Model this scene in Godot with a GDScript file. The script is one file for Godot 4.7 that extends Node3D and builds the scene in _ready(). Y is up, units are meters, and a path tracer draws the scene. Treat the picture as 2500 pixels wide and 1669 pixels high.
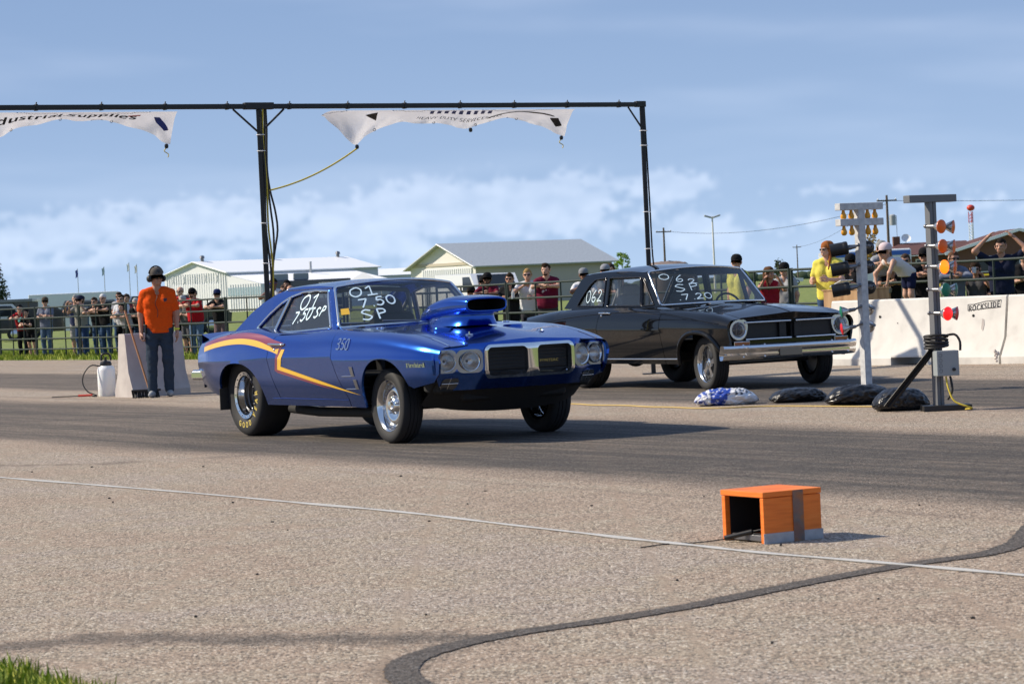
extends Node3D
# A drag strip on an old airfield: two cars leave the line, an official and a crowd behind pipe panels watch. Metres, y up.

var names := {}
var M := {}
var rng := RandomNumberGenerator.new()
var fuzz := FastNoiseLite.new()

func _ready() -> void:
	rng.seed = 7
	fuzz.seed = 5
	fuzz.frequency = 1.0
	fuzz.fractal_octaves = 3
	var cam := Camera3D.new()
	cam.name = "camera"
	add_child(cam)
	cam.transform = Transform3D(Basis(Vector3.RIGHT, deg_to_rad(-1.09)) * Basis(Vector3.BACK, deg_to_rad(-2.65)), Vector3(0, 1.22, 0))
	cam.fov = 14.40
	cam.near = 0.1
	cam.far = 6000.0
	cam.current = true
	var lens := CameraAttributesPhysical.new()
	lens.frustum_focal_length = 94.99
	lens.frustum_near = 0.1
	lens.frustum_far = 6000.0
	lens.frustum_focus_distance = 25.0
	lens.exposure_aperture = 11.0
	cam.attributes = lens
	sky()
	var sun := DirectionalLight3D.new()
	sun.name = "sun"
	add_child(sun)
	var to_sun := Vector3(-0.988, 0.0, -0.158).normalized() * cos(deg_to_rad(37.5)) + Vector3.UP * sin(deg_to_rad(37.5))
	sun.look_at_from_position(Vector3.ZERO, -to_sun)
	sun.light_energy = 1.5
	sun.light_color = Color(1.0, 0.95, 0.87)
	sun.light_angular_distance = 0.53
	sun.shadow_enabled = true
	materials()
	ground()
	blue_car()
	black_car()
	barriers()
	fences()
	gantry()
	start_lights()
	small_things()
	people()
	background()

func sky() -> void:
	var W := 4096
	var Hh := 2048
	var data := PackedByteArray()
	data.resize(W * Hh * 4)
	var big := FastNoiseLite.new()
	big.seed = 11
	big.frequency = 0.9
	big.fractal_octaves = 6
	big.fractal_gain = 0.55
	var thin := FastNoiseLite.new()
	thin.seed = 23
	thin.frequency = 0.55
	thin.fractal_octaves = 5
	# banks of cloud that stand along the northern horizon: azimuth, elevation, half sizes (degrees), strength
	var banks := [[-9.4, 1.55, 2.6, 0.5, 0.62], [-6.3, 1.75, 2.6, 0.45, 0.6], [-8.2, 1.1, 4.0, 0.42, 0.4], [-3.2, 1.35, 1.2, 0.75, 0.8], [-1.7, 1.85, 1.2, 0.5, 0.9], [-2.3, 0.9, 0.9, 0.4, 0.55], [0.2, 1.75, 2.2, 0.55, 0.75], [1.6, 1.55, 1.5, 0.5, 0.5], [3.3, 2.05, 0.8, 0.28, 0.9], [3.9, 1.05, 0.5, 0.35, 0.8], [4.6, 1.0, 0.4, 0.3, 0.6], [7.5, 1.8, 2.0, 0.12, 0.35], [6.0, 1.1, 2.2, 0.3, 0.25], [9.8, 1.3, 1.6, 0.3, 0.3]]
	for k in 26:
		banks.append([rng.randf_range(15, 345), rng.randf_range(0.9, 2.2), rng.randf_range(0.8, 3.5), rng.randf_range(0.3, 0.7), rng.randf_range(0.3, 0.9)])
	for row in range(0, 1024):
		var el := 90.0 - (row + 0.5) * 180.0 / Hh
		var near := []
		for b in banks:
			if abs(el - b[1]) < b[3] * 2.4:
				near.append(b)
		if el > 32.0:
			# thin even veil overhead
			for i in W:
				data[(row * W + i) * 4] = 255
				data[(row * W + i) * 4 + 1] = 250
				data[(row * W + i) * 4 + 2] = 245
				data[(row * W + i) * 4 + 3] = 60
			continue
		for i in W:
			var az := i * 360.0 / W
			if az > 180.0:
				az -= 360.0
			var d := 0.0
			for b in near:
				var da: float = abs(az - b[0])
				if da > 180.0:
					da = 360.0 - da
				var q: float = pow(da / b[2], 2) + pow((el - b[1]) / b[3], 2)
				if q < 5.0:
					d = max(d, b[4] * exp(-q * 0.8))
			var a := 0.0
			if d > 0.02:
				# heaped cloud: rounded lumps of several sizes
				var lump := 1.0 - 1.5 * absf(big.get_noise_2d(az * 0.62, el * 1.25)) - 0.7 * absf(big.get_noise_2d(az * 1.9 + 70.0, el * 3.6))
				a = smoothstep(0.34, 0.50, d * 0.95 + lump * 0.46 - 0.13)
			var streak: float = thin.get_noise_2d(az * 0.12 + el * 0.3, el * 0.85)
			var c := a * (0.70 + 0.45 * big.get_noise_2d(az * 1.3 + 40.0, el * 2.6)) + 0.34 * smoothstep(-0.1, 0.75, streak) * smoothstep(30.0, 10.0, el) + 0.235 * smoothstep(4.0, 32.0, el)
			var o := (row * W + i) * 4
			data[o] = 255
			data[o + 1] = 246
			data[o + 2] = 236
			data[o + 3] = clampi(int(c * 255.0), 0, 255)
	var cover := ImageTexture.create_from_image(Image.create_from_data(W, Hh, false, Image.FORMAT_RGBA8, data))
	var m := ProceduralSkyMaterial.new()
	m.sky_top_color = Color(0.41, 0.52, 0.69)
	m.sky_horizon_color = Color(0.66, 0.755, 0.87)
	m.sky_curve = 0.065
	m.ground_horizon_color = Color(0.50, 0.52, 0.50)
	m.ground_bottom_color = Color(0.35, 0.33, 0.30)
	m.sun_angle_max = 60.0
	m.sun_curve = 0.12
	m.sky_cover = cover
	m.sky_cover_modulate = Color(1, 1, 1, 0.20)
	var s := Sky.new()
	s.sky_material = m
	var e := Environment.new()
	e.background_mode = Environment.BG_SKY
	e.sky = s
	e.tonemap_mode = Environment.TONE_MAPPER_LINEAR
	e.tonemap_exposure = 1.25
	e.sdfgi_enabled = true
	e.ssao_enabled = true
	e.ssil_enabled = true
	var w := WorldEnvironment.new()
	w.name = "air"
	w.environment = e
	add_child(w)

func gloss(m: StandardMaterial3D, coat := 1.0, rough := 0.02) -> StandardMaterial3D:
	m.clearcoat_enabled = true
	m.clearcoat = coat
	m.clearcoat_roughness = rough
	return m

func pane(r: float, g: float, b: float, a: float) -> StandardMaterial3D:
	var m := mat(r, g, b, 0.02)
	m.albedo_color.a = a
	m.transparency = BaseMaterial3D.TRANSPARENCY_ALPHA
	return m

func materials() -> void:
	M.bluepaint = gloss(mat(0.016, 0.10, 0.47, 0.20, 1.0), 0.8)
	M.maroonpaint = gloss(mat(0.21, 0.02, 0.05, 0.35, 0.1))
	M.yellowpaint = gloss(mat(0.80, 0.46, 0.02, 0.4))
	M.blackpaint = mat(0.004, 0.0045, 0.006, 0.025)
	M.lampsilver = mat(0.60, 0.58, 0.55, 0.24, 0.9)
	M.chrome = mat(0.78, 0.79, 0.80, 0.05, 1.0)
	M.dirtychrome = mat(0.22, 0.20, 0.17, 0.35, 1.0)
	M.satin = mat(0.62, 0.63, 0.64, 0.22, 1.0)
	M.polished = mat(0.72, 0.73, 0.74, 0.12, 1.0)
	M.castmetal = mat(0.23, 0.23, 0.24, 0.42, 0.9)
	M.blackchrome = mat(0.05, 0.05, 0.055, 0.2, 0.9)
	M.gold = mat(0.35, 0.27, 0.09, 0.3, 0.8)
	M.rubber = mat(0.018, 0.018, 0.019, 0.75)
	M.blacktrim = mat(0.012, 0.012, 0.013, 0.5)
	M.underbody = mat(0.010, 0.010, 0.010, 0.8)
	M.void_black = mat(0.004, 0.004, 0.005, 0.9)
	M.greyseat = mat(0.20, 0.20, 0.20, 0.8)
	M.cagegrey = mat(0.30, 0.31, 0.32, 0.4, 0.3)
	M.chalk = mat(0.58, 0.74, 0.84, 0.8)
	M.tyreyellow = mat(0.60, 0.46, 0.10, 0.8)
	M.amberlens = gloss(mat(0.36, 0.075, 0.01, 0.2))
	M.darklens = gloss(mat(0.06, 0.065, 0.07, 0.2, 0.3))
	M.tint = pane(0.07, 0.08, 0.09, 0.40)
	M.tint_front = pane(0.022, 0.030, 0.030, 0.34)
	M.clearglass = pane(0.10, 0.12, 0.12, 0.12)
	M.lampglass = pane(0.8, 0.85, 0.9, 0.06)
	M.merge(more_materials())

# ---------------------------------------------------------------- ground
func seg_dist(p: Vector2, line: PackedVector2Array) -> float:
	var best := 1e9
	for i in line.size() - 1:
		best = min(best, p.distance_squared_to(Geometry2D.get_closest_point_to_segment(p, line[i], line[i + 1])))
	return sqrt(best)

func ground() -> void:
	# the old runway, chip-sealed: a sheet in track coordinates whose vertex colours carry rubber laid down by the cars
	var ss := PackedFloat32Array()
	var x := -420.0
	while x < 60.0:
		ss.append(x)
		x += 12.0 if x < -110 else (1.0 if x < -62 else (0.3 if x < -15.5 else (0.05 if x < -5.0 else (0.5 if x < 4 else 8.0))))
	var ts := PackedFloat32Array()
	x = 3.25
	while x < 25.2:
		ts.append(x)
		x += 0.04 if x < 8.4 else 0.085
	var streak := FastNoiseLite.new()
	streak.seed = 31
	streak.frequency = 1.0
	streak.fractal_octaves = 4
	var blotch := FastNoiseLite.new()
	blotch.seed = 37
	blotch.frequency = 0.35
	blotch.fractal_octaves = 4
	var skid := PackedVector2Array(smooth_line([Vector2(2.55, -13.1), Vector2(2.36, -12.5), Vector2(2.20, -11.95), Vector2(1.98, -11.55), Vector2(1.63, -11.28), Vector2(1.2, -10.85), Vector2(0.65, -10.2), Vector2(0.30, -9.87), Vector2(0.03, -9.66), Vector2(-0.2, -9.42), Vector2(-0.36, -9.12), Vector2(-0.41, -8.85), Vector2(-0.37, -8.5), Vector2(-0.2, -8.1)], 3))
	var skid2 := PackedVector2Array([Vector2(-1.95, -9.84), Vector2(-1.62, -10.05), Vector2(-1.35, -9.95), Vector2(-1.1, -9.84), Vector2(-0.7, -9.72), Vector2(-0.2, -9.55)])
	var skid3 := PackedVector2Array([Vector2(-4.6, -22.6), Vector2(-4.15, -21.75), Vector2(-3.3, -21.4), Vector2(-2.5, -21.55), Vector2(-1.6, -22.0)])
	var mb := MB.new()
	mb.colored = true
	for s in ss:
		for t in ts:
			var p := track(s, t)
			var k := 0.0
			# the two lanes: groove, then tyre bands
			for lane in [[11.3, 1.0], [17.7, 0.97]]:
				var dt: float = t - lane[0]
				var wob := streak.get_noise_2d(s * 0.12, t * 0.4) * 0.35
				var fade: float = lerpf(0.86, 1.0, smoothstep(-26.0, -19.0, s + (5.0 if lane[0] > 15 else 0.0)))
				k = max(k, lane[1] * fade * 0.93 * smoothstep(2.5, 1.7, abs(dt + wob)))
				for off in [-0.72, 0.72]:
					k = max(k, lane[1] * fade * smoothstep(0.62, 0.2, abs(dt - off + wob * 0.4)))
			k *= 0.9 + 0.34 * streak.get_noise_2d(s * 0.16, t * 8.0) + 0.16 * streak.get_noise_2d(s * 2.5, t * 5.0)
			for b in [[9.35, 0.10, 0.35], [8.75, 0.07, 0.25], [14.1, 0.14, 0.3], [20.6, 0.1, 0.4], [22.3, 0.12, 0.35], [15.6, 0.08, 0.3], [23.6, 0.1, 0.3]]:
				k = max(k, b[2] * smoothstep(b[1], b[1] * 0.3, abs(t - b[0] - 0.1 * streak.get_noise_2d(s * 0.06, b[0] * 7.0))) * smoothstep(-0.25, 0.2, streak.get_noise_2d(s * 0.05, b[0] * 3.0 + 9.0)))
			if s > -24.0 and s < -15.0 and t < 10.6 and t > 6.5:
				k = max(k, 0.5 * smoothstep(0.11, 0.04, seg_dist(Vector2(p.x, p.z), skid3)))
			if s > -15.6 and s < -4.8 and t < 8.4:
				var q := Vector2(p.x, p.z)
				var d1 := seg_dist(q, skid)
				if d1 < 0.2:
					k = max(k, 0.3 * smoothstep(0.13, 0.05, d1 + 0.03 * streak.get_noise_2d(p.x * 9.0, p.z * 9.0)))
				var d2 := seg_dist(q, skid2)
				if d2 < 0.4:
					k = max(k, 0.66 * smoothstep(0.26, 0.02, d2 + 0.12 * streak.get_noise_2d(p.x * 5.0, p.z * 5.0)))
			k = clamp(k, 0.0, 0.92)
			var b2 := 1.0 + 0.16 * blotch.get_noise_2d(p.x, p.z) + 0.10 * blotch.get_noise_2d(p.x * 6.0 + 50.0, p.z * 6.0)
			mb.col = Color(b2 * 1.05, b2 * 0.995, b2 * 0.93).lerp(Color(0.115, 0.128, 0.145), k)
			mb.vert(p, Vector3.UP)
	var w := ts.size()
	for i in ss.size() - 1:
		for j in w - 1:
			mb.quad(i * w + j, (i + 1) * w + j, (i + 1) * w + j + 1, i * w + j + 1)
	var m := grained([[0.0, 0.10, 0.22, 0.38, 0.52, 0.66, 0.80, 0.92, 1.0], [[0.035, 0.03, 0.025], [0.08, 0.066, 0.054], [0.19, 0.152, 0.118], [0.31, 0.245, 0.19], [0.39, 0.295, 0.22], [0.27, 0.222, 0.18], [0.41, 0.335, 0.265], [0.55, 0.475, 0.395], [0.78, 0.71, 0.62]]], 0.12, 0.95, 0.93, 0.3, 1, FastNoiseLite.TYPE_CELLULAR, true)
	for t in [m.albedo_texture, m.heightmap_texture]:
		t.width = 1024
		t.height = 1024
		t.noise.fractal_type = FastNoiseLite.FRACTAL_NONE
	m.albedo_texture.noise.cellular_return_type = FastNoiseLite.RETURN_CELL_VALUE
	m.heightmap_texture.noise.cellular_return_type = FastNoiseLite.RETURN_DISTANCE
	m.heightmap_flip_texture = true
	m.vertex_color_use_as_albedo = true
	structure("runway", mb, m)
	# the crisp curved tyre mark, a skin of rubber on the chips
	var line := smooth_line(Array(skid), 6)
	var tm := MB.new()
	var prev := []
	for i in line.size():
		var q: Vector2 = line[i]
		var dr: Vector2 = (line[mini(i + 1, line.size() - 1)] - line[maxi(i - 1, 0)]).normalized()
		var sd := Vector2(-dr.y, dr.x)
		var wl := 0.058 + 0.012 * streak.get_noise_1d(i * 0.5) + 0.006 * streak.get_noise_1d(i * 3.1)
		var wr := 0.058 + 0.012 * streak.get_noise_1d(i * 0.5 + 60.0) + 0.006 * streak.get_noise_1d(i * 3.1 + 90.0)
		var a := q + sd * wl
		var b := q - sd * wr
		var now := [tm.vert(Vector3(a.x, 0.004, a.y), Vector3.UP), tm.vert(Vector3(b.x, 0.004, b.y), Vector3.UP)]
		if prev:
			tm.quad(prev[0], prev[1], now[1], now[0])
		prev = now
	var sm: StandardMaterial3D = m.duplicate()
	sm.vertex_color_use_as_albedo = false
	sm.albedo_color = Color(0.27, 0.28, 0.30).linear_to_srgb()
	structure("tyre_mark", tm, sm)
	var f := MB.new()
	f.face([Vector3(-3000, -0.02, 400), Vector3(3000, -0.02, 400), Vector3(3000, -0.02, -4500), Vector3(-3000, -0.02, -4500)], Vector3.UP)
	structure("field", f, grained([[0.0, 0.4, 0.6, 1.0], [[0.07, 0.10, 0.018], [0.13, 0.18, 0.03], [0.18, 0.22, 0.04], [0.26, 0.26, 0.09]]], 0.02, 0.12, 0.95, 2.0, 5, FastNoiseLite.TYPE_SIMPLEX_SMOOTH, true))

# ---------------------------------------------------------------- mesh builder
class MB:
	var v := PackedVector3Array()
	var n := PackedVector3Array()
	var c := PackedColorArray()
	var ix := PackedInt32Array()
	var colored := false
	var col := Color.WHITE

	func vert(p: Vector3, nn: Vector3) -> int:
		v.append(p)
		n.append(nn)
		c.append(col)
		return v.size() - 1

	func tri(a: int, b: int, d: int) -> void:
		var g := (v[b] - v[a]).cross(v[d] - v[a])
		if g.length_squared() < 1e-16:
			return
		ix.append(a)
		if g.dot(n[a] + n[b] + n[d]) > 0.0:
			ix.append(d)
			ix.append(b)
		else:
			ix.append(b)
			ix.append(d)

	func quad(a: int, b: int, d: int, e: int) -> void:
		tri(a, b, d)
		tri(a, d, e)

	func face(pts: Array, nn: Vector3) -> void:
		var k: Array[int] = []
		for p in pts:
			k.append(vert(p, nn))
		for i in range(1, pts.size() - 1):
			tri(k[0], k[i], k[i + 1])

	func box(T: Transform3D, size: Vector3, bev := 0.0) -> void:
		var h := size / 2.0
		var b: float = min(bev, min(h.x, min(h.y, h.z)) * 0.98)
		if b <= 0.0:
			b = min(h.x, min(h.y, h.z)) * 0.04
		var id := {}
		for ax in 3:
			for s in [-1, 1]:
				for a in [-1, 1]:
					for d in [-1, 1]:
						var p := Vector3.ZERO
						p[ax] = s * h[ax]
						p[(ax + 1) % 3] = a * (h[(ax + 1) % 3] - b)
						p[(ax + 2) % 3] = d * (h[(ax + 2) % 3] - b)
						var nn := Vector3.ZERO
						nn[ax] = s
						id[[ax, s, a, d]] = vert(T * p, (T.basis * nn).normalized())
		for ax in 3:
			for s in [-1, 1]:
				quad(id[[ax, s, -1, -1]], id[[ax, s, 1, -1]], id[[ax, s, 1, 1]], id[[ax, s, -1, 1]])
		for ax in 3:
			for s in [-1, 1]:
				for a in [-1, 1]:
					# edge between face ax(s) and face ax+1(a): along ax+2
					var bx := (ax + 1) % 3
					quad(id[[ax, s, a, -1]], id[[ax, s, a, 1]], id[[bx, a, 1, s]], id[[bx, a, -1, s]])
		for s in [-1, 1]:
			for a in [-1, 1]:
				for d in [-1, 1]:
					tri(id[[0, s, a, d]], id[[1, a, d, s]], id[[2, d, s, a]])

	func tube(pts: Array, rad, sides := 8, caps := true, closed := false) -> void:
		var m := pts.size()
		var up := Vector3.UP
		var rings := []
		for i in m:
			var p: Vector3 = pts[i]
			var a: Vector3 = pts[(i - 1 + m) % m] if (closed or i > 0) else p
			var b: Vector3 = pts[(i + 1) % m] if (closed or i < m - 1) else p
			var t := (b - a).normalized()
			var s := up - t * up.dot(t)
			if s.length() < 0.05:
				s = Vector3.RIGHT - t * t.x
				if s.length() < 0.05:
					s = Vector3.BACK - t * t.z
			s = s.normalized()
			up = s
			var w := t.cross(s)
			var r: float = rad[i] if rad is Array else rad
			var ring: Array[int] = []
			for k in sides:
				var an := TAU * k / sides
				var d := s * cos(an) + w * sin(an)
				ring.append(vert(p + d * r, d))
			rings.append(ring)
			if caps and not closed and (i == 0 or i == m - 1):
				var nn := -t if i == 0 else t
				var q: Array[int] = []
				for k in sides:
					q.append(vert(v[ring[k]], nn))
				for k in range(1, sides - 1):
					tri(q[0], q[k], q[k + 1])
		for i in (m if closed else m - 1):
			var A: Array = rings[i]
			var B: Array = rings[(i + 1) % m]
			for k in sides:
				var l := (k + 1) % sides
				quad(A[k], A[l], B[l], B[k])

	# profile of Vector2(radius, height) turned round T's y axis
	func lathe(prof: Array, segs: int, T: Transform3D, sharp := 0.75) -> void:
		var m := prof.size()
		var sn := []
		for i in m - 1:
			var d: Vector2 = prof[i + 1] - prof[i]
			sn.append(Vector2(d.y, -d.x).normalized())
		for i in m - 1:
			var na: Vector2 = sn[i]
			var nb: Vector2 = sn[i]
			if i > 0 and sn[i].dot(sn[i - 1]) > sharp:
				na = (sn[i] + sn[i - 1]).normalized()
			if i < m - 2 and sn[i].dot(sn[i + 1]) > sharp:
				nb = (sn[i] + sn[i + 1]).normalized()
			var pa: Vector2 = prof[i]
			var pb: Vector2 = prof[i + 1]
			var ra: Array[int] = []
			var rb: Array[int] = []
			for k in segs + 1:
				var an := TAU * k / segs
				var e := Vector3(cos(an), 0, sin(an))
				ra.append(vert(T * (e * pa.x + Vector3(0, pa.y, 0)), (T.basis * (e * na.x + Vector3(0, na.y, 0))).normalized()))
				rb.append(vert(T * (e * pb.x + Vector3(0, pb.y, 0)), (T.basis * (e * nb.x + Vector3(0, nb.y, 0))).normalized()))
			for k in segs:
				quad(ra[k], ra[k + 1], rb[k + 1], rb[k])

	func ball(T: Transform3D, segs := 12, rings := 8) -> void:
		var nb := T.basis.inverse().transposed()
		var id := []
		for j in rings + 1:
			var th := PI * j / rings
			var row: Array[int] = []
			for k in segs + 1:
				var an := TAU * k / segs
				var d := Vector3(sin(th) * cos(an), cos(th), sin(th) * sin(an))
				row.append(vert(T * d, (nb * d).normalized()))
			id.append(row)
		for j in rings:
			for k in segs:
				quad(id[j][k], id[j][k + 1], id[j + 1][k + 1], id[j + 1][k])

	# polygon in xy, extruded along z from -depth/2 to depth/2
	func prism(poly: PackedVector2Array, depth: float, T: Transform3D, smooth := 0.8) -> void:
		var idx := Geometry2D.triangulate_polygon(poly)
		for s in [-1.0, 1.0]:
			var nn := (T.basis * Vector3(0, 0, s)).normalized()
			var k: Array[int] = []
			for p in poly:
				k.append(vert(T * Vector3(p.x, p.y, s * depth / 2), nn))
			for i in range(0, idx.size(), 3):
				tri(k[idx[i]], k[idx[i + 1]], k[idx[i + 2]])
		var m := poly.size()
		var en := []
		var sg := -1.0 if Geometry2D.is_polygon_clockwise(poly) else 1.0
		for i in m:
			var d := poly[(i + 1) % m] - poly[i]
			en.append(Vector2(d.y, -d.x).normalized() * sg)
		for i in m:
			var j := (i + 1) % m
			var na: Vector2 = en[i]
			var nb: Vector2 = en[i]
			if en[i].dot(en[(i - 1 + m) % m]) > smooth:
				na = (en[i] + en[(i - 1 + m) % m]).normalized()
			if en[i].dot(en[j]) > smooth:
				nb = (en[i] + en[j]).normalized()
			var A := T.basis * Vector3(na.x, na.y, 0)
			var B := T.basis * Vector3(nb.x, nb.y, 0)
			var a := vert(T * Vector3(poly[i].x, poly[i].y, -depth / 2), A.normalized())
			var b := vert(T * Vector3(poly[j].x, poly[j].y, -depth / 2), B.normalized())
			var d2 := vert(T * Vector3(poly[j].x, poly[j].y, depth / 2), B.normalized())
			var e := vert(T * Vector3(poly[i].x, poly[i].y, depth / 2), A.normalized())
			quad(a, b, d2, e)

	# grid of points fn(u, v), u and v in 0..1
	func grid(nu: int, nv: int, fn: Callable, hint := Vector3.ZERO) -> void:
		var P := []
		for i in nu + 1:
			var row := PackedVector3Array()
			for j in nv + 1:
				row.append(fn.call(float(i) / nu, float(j) / nv))
			P.append(row)
		var id := []
		for i in nu + 1:
			var row: Array[int] = []
			for j in nv + 1:
				var du: Vector3 = P[min(i + 1, nu)][j] - P[max(i - 1, 0)][j]
				var dv: Vector3 = P[i][min(j + 1, nv)] - P[i][max(j - 1, 0)]
				var nn := du.cross(dv).normalized()
				if hint != Vector3.ZERO and nn.dot(hint) < 0.0:
					nn = -nn
				row.append(vert(P[i][j], nn))
			id.append(row)
		for i in nu:
			for j in nv:
				quad(id[i][j], id[i + 1][j], id[i + 1][j + 1], id[i][j + 1])

	# a polygon with holes laid on the surface fn(Vector2) -> Vector3, cut into cells of size step; off lifts it, skirt turns its rim inwards
	func panel(poly: PackedVector2Array, fn: Callable, step: Vector2, hint: Vector3, off := 0.0, skirt := 0.0, holes := []) -> void:
		if Geometry2D.is_polygon_clockwise(poly):
			poly.reverse()
		var lo := poly[0]
		var hi := poly[0]
		for p in poly:
			lo = lo.min(p)
			hi = hi.max(p)
		var cache := {}
		var nx := int(ceil((hi.x - lo.x) / step.x))
		var ny := int(ceil((hi.y - lo.y) / step.y))
		var eps := step * 0.02
		var put := func(p: Vector2) -> int:
			var key := Vector2i((p * 20000.0).round())
			if cache.has(key):
				return cache[key]
			var q: Vector3 = fn.call(p)
			var nn: Vector3 = (fn.call(p + Vector2(eps.x, 0)) - fn.call(p - Vector2(eps.x, 0))).cross(fn.call(p + Vector2(0, eps.y)) - fn.call(p - Vector2(0, eps.y))).normalized()
			if nn.dot(hint) < 0.0:
				nn = -nn
			var k := vert(q + nn * off, nn)
			cache[key] = k
			return k
		for i in nx:
			for j in ny:
				var a := lo + Vector2(i, j) * step
				var cell := PackedVector2Array([a, a + Vector2(step.x, 0), a + step, a + Vector2(0, step.y)])
				var pieces := Geometry2D.intersect_polygons(cell, poly)
				for h in holes:
					var rest: Array[PackedVector2Array] = []
					for q in pieces:
						rest.append_array(Geometry2D.clip_polygons(q, h))
					pieces = rest
				for q in pieces:
					if q.size() < 3 or Geometry2D.is_polygon_clockwise(q):
						continue
					if q.size() == 4:
						quad(put.call(q[0]), put.call(q[1]), put.call(q[2]), put.call(q[3]))
					else:
						var t := Geometry2D.triangulate_polygon(q)
						for k in range(0, t.size(), 3):
							tri(put.call(q[t[k]]), put.call(q[t[k + 1]]), put.call(q[t[k + 2]]))
		if skirt > 0.0:
			for ring in [poly] + holes:
				var m: int = ring.size()
				for i in m:
					var p: Vector2 = ring[i]
					var q: Vector2 = ring[(i + 1) % m]
					var A: int = put.call(p)
					var B: int = put.call(q)
					var out := (v[B] - v[A]).cross(n[A]).normalized()
					if ring != poly:
						out = -out
					var a := vert(v[A], out)
					var b := vert(v[B], out)
					var d := vert(v[B] - n[B] * skirt, out)
					var e := vert(v[A] - n[A] * skirt, out)
					quad(a, b, d, e)

	func add(o: MB, T: Transform3D, tint = null) -> void:
		var nb := T.basis.inverse().transposed()
		var base := v.size()
		for i in o.v.size():
			v.append(T * o.v[i])
			n.append((nb * o.n[i]).normalized())
			c.append(o.c[i] if tint == null else tint)
		for i in range(0, o.ix.size(), 3):
			tri(base + o.ix[i], base + o.ix[i + 1], base + o.ix[i + 2])

	func mesh() -> ArrayMesh:
		var arr := []
		arr.resize(Mesh.ARRAY_MAX)
		arr[Mesh.ARRAY_VERTEX] = v
		arr[Mesh.ARRAY_NORMAL] = n
		if colored:
			arr[Mesh.ARRAY_COLOR] = c
		arr[Mesh.ARRAY_INDEX] = ix
		var m := ArrayMesh.new()
		m.add_surface_from_arrays(Mesh.PRIMITIVE_TRIANGLES, arr)
		return m


# ---------------------------------------------------------------- scene helpers
func numbered(called: String) -> String:
	var k: int = names.get(called, -1) + 1
	names[called] = k
	return called if k == 0 else "%s_%03d" % [called, k]

func tag(o: Node3D, label: String, category: String, group := "") -> Node3D:
	o.set_meta("label", label)
	o.set_meta("category", category)
	if group:
		o.set_meta("group", group)
	return o

func thing(called: String, label: String, category: String, at := Vector3.ZERO, turn := 0.0, group := "") -> Node3D:
	var o := Node3D.new()
	o.name = numbered(called)
	add_child(o)
	o.position = at
	o.rotation.y = turn
	return tag(o, label, category, group)

func obj(called: String, m, mat: Material, parent: Node = null, at := Vector3.ZERO) -> MeshInstance3D:
	var o := MeshInstance3D.new()
	o.mesh = m.mesh() if m is MB else m
	o.material_override = mat
	o.position = at
	if parent == null:
		o.name = numbered(called)
		add_child(o)
	else:
		o.name = called
		parent.add_child(o, true)
	return o

func structure(called: String, m, mat: Material) -> MeshInstance3D:
	var o := obj(called, m, mat)
	o.set_meta("kind", "structure")
	return o

func mat(r: float, g: float, b: float, rough := 0.6, metal := 0.0) -> StandardMaterial3D:
	var m := StandardMaterial3D.new()
	m.albedo_color = Color(r, g, b).linear_to_srgb()
	m.roughness = rough
	m.metallic = metal
	return m

func noise_tex(freq: float, ramp: Array, size := 512, kind := FastNoiseLite.TYPE_SIMPLEX_SMOOTH, oct := 4, sd := 1) -> NoiseTexture2D:
	var f := FastNoiseLite.new()
	f.noise_type = kind
	f.frequency = freq
	f.fractal_octaves = oct
	f.seed = sd
	var t := NoiseTexture2D.new()
	t.width = size
	t.height = size
	t.seamless = true
	t.noise = f
	t.generate_mipmaps = false
	if ramp:
		var g := Gradient.new()
		g.offsets = PackedFloat32Array(ramp[0])
		var cs := PackedColorArray()
		for q in ramp[1]:
			cs.append(Color(q[0], q[1], q[2]).linear_to_srgb())
		g.colors = cs
		t.color_ramp = g
	return t

# a material whose colour varies with a noise, laid from three sides at `per` repeats a metre
func grained(ramp: Array, freq: float, per: float, rough := 0.85, bump := 0.0, oct := 4, kind := FastNoiseLite.TYPE_SIMPLEX_SMOOTH, world := false) -> StandardMaterial3D:
	var m := StandardMaterial3D.new()
	m.roughness = rough
	m.albedo_texture = noise_tex(freq, ramp, 512, kind, oct, 3)
	m.uv1_triplanar = true
	m.uv1_world_triplanar = world
	m.uv1_scale = Vector3.ONE * per
	if bump != 0.0:
		m.heightmap_enabled = true
		m.heightmap_scale = bump
		m.heightmap_texture = noise_tex(freq, [], 512, kind, oct, 3)
	return m

func at(p: Vector3, turn := 0.0) -> Transform3D:
	return Transform3D(Basis(Vector3.UP, turn), p)

func along(a: Vector3, b: Vector3) -> Transform3D:
	# y axis from a to b, origin half way
	var y := (b - a).normalized()
	var x := y.cross(Vector3.BACK if abs(y.z) < 0.9 else Vector3.RIGHT).normalized()
	return Transform3D(Basis(x, y, x.cross(y)), (a + b) / 2)

func dense(poly: Array, most: float) -> PackedVector2Array:
	var out := PackedVector2Array()
	for i in poly.size():
		var a: Vector2 = poly[i]
		var b: Vector2 = poly[(i + 1) % poly.size()]
		var k := int(ceil(a.distance_to(b) / most))
		for j in k:
			out.append(a.lerp(b, float(j) / k))
	return out

func smooth_line(pts: Array, per := 6) -> Array:
	var out := []
	var m := pts.size()
	for i in m - 1:
		var a = pts[i]
		var b = pts[i + 1]
		var p = pts[max(i - 1, 0)]
		var q = pts[min(i + 2, m - 1)]
		for j in per:
			out.append(a.cubic_interpolate(b, p, q, float(j) / per))
	out.append(pts[m - 1])
	return out

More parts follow.
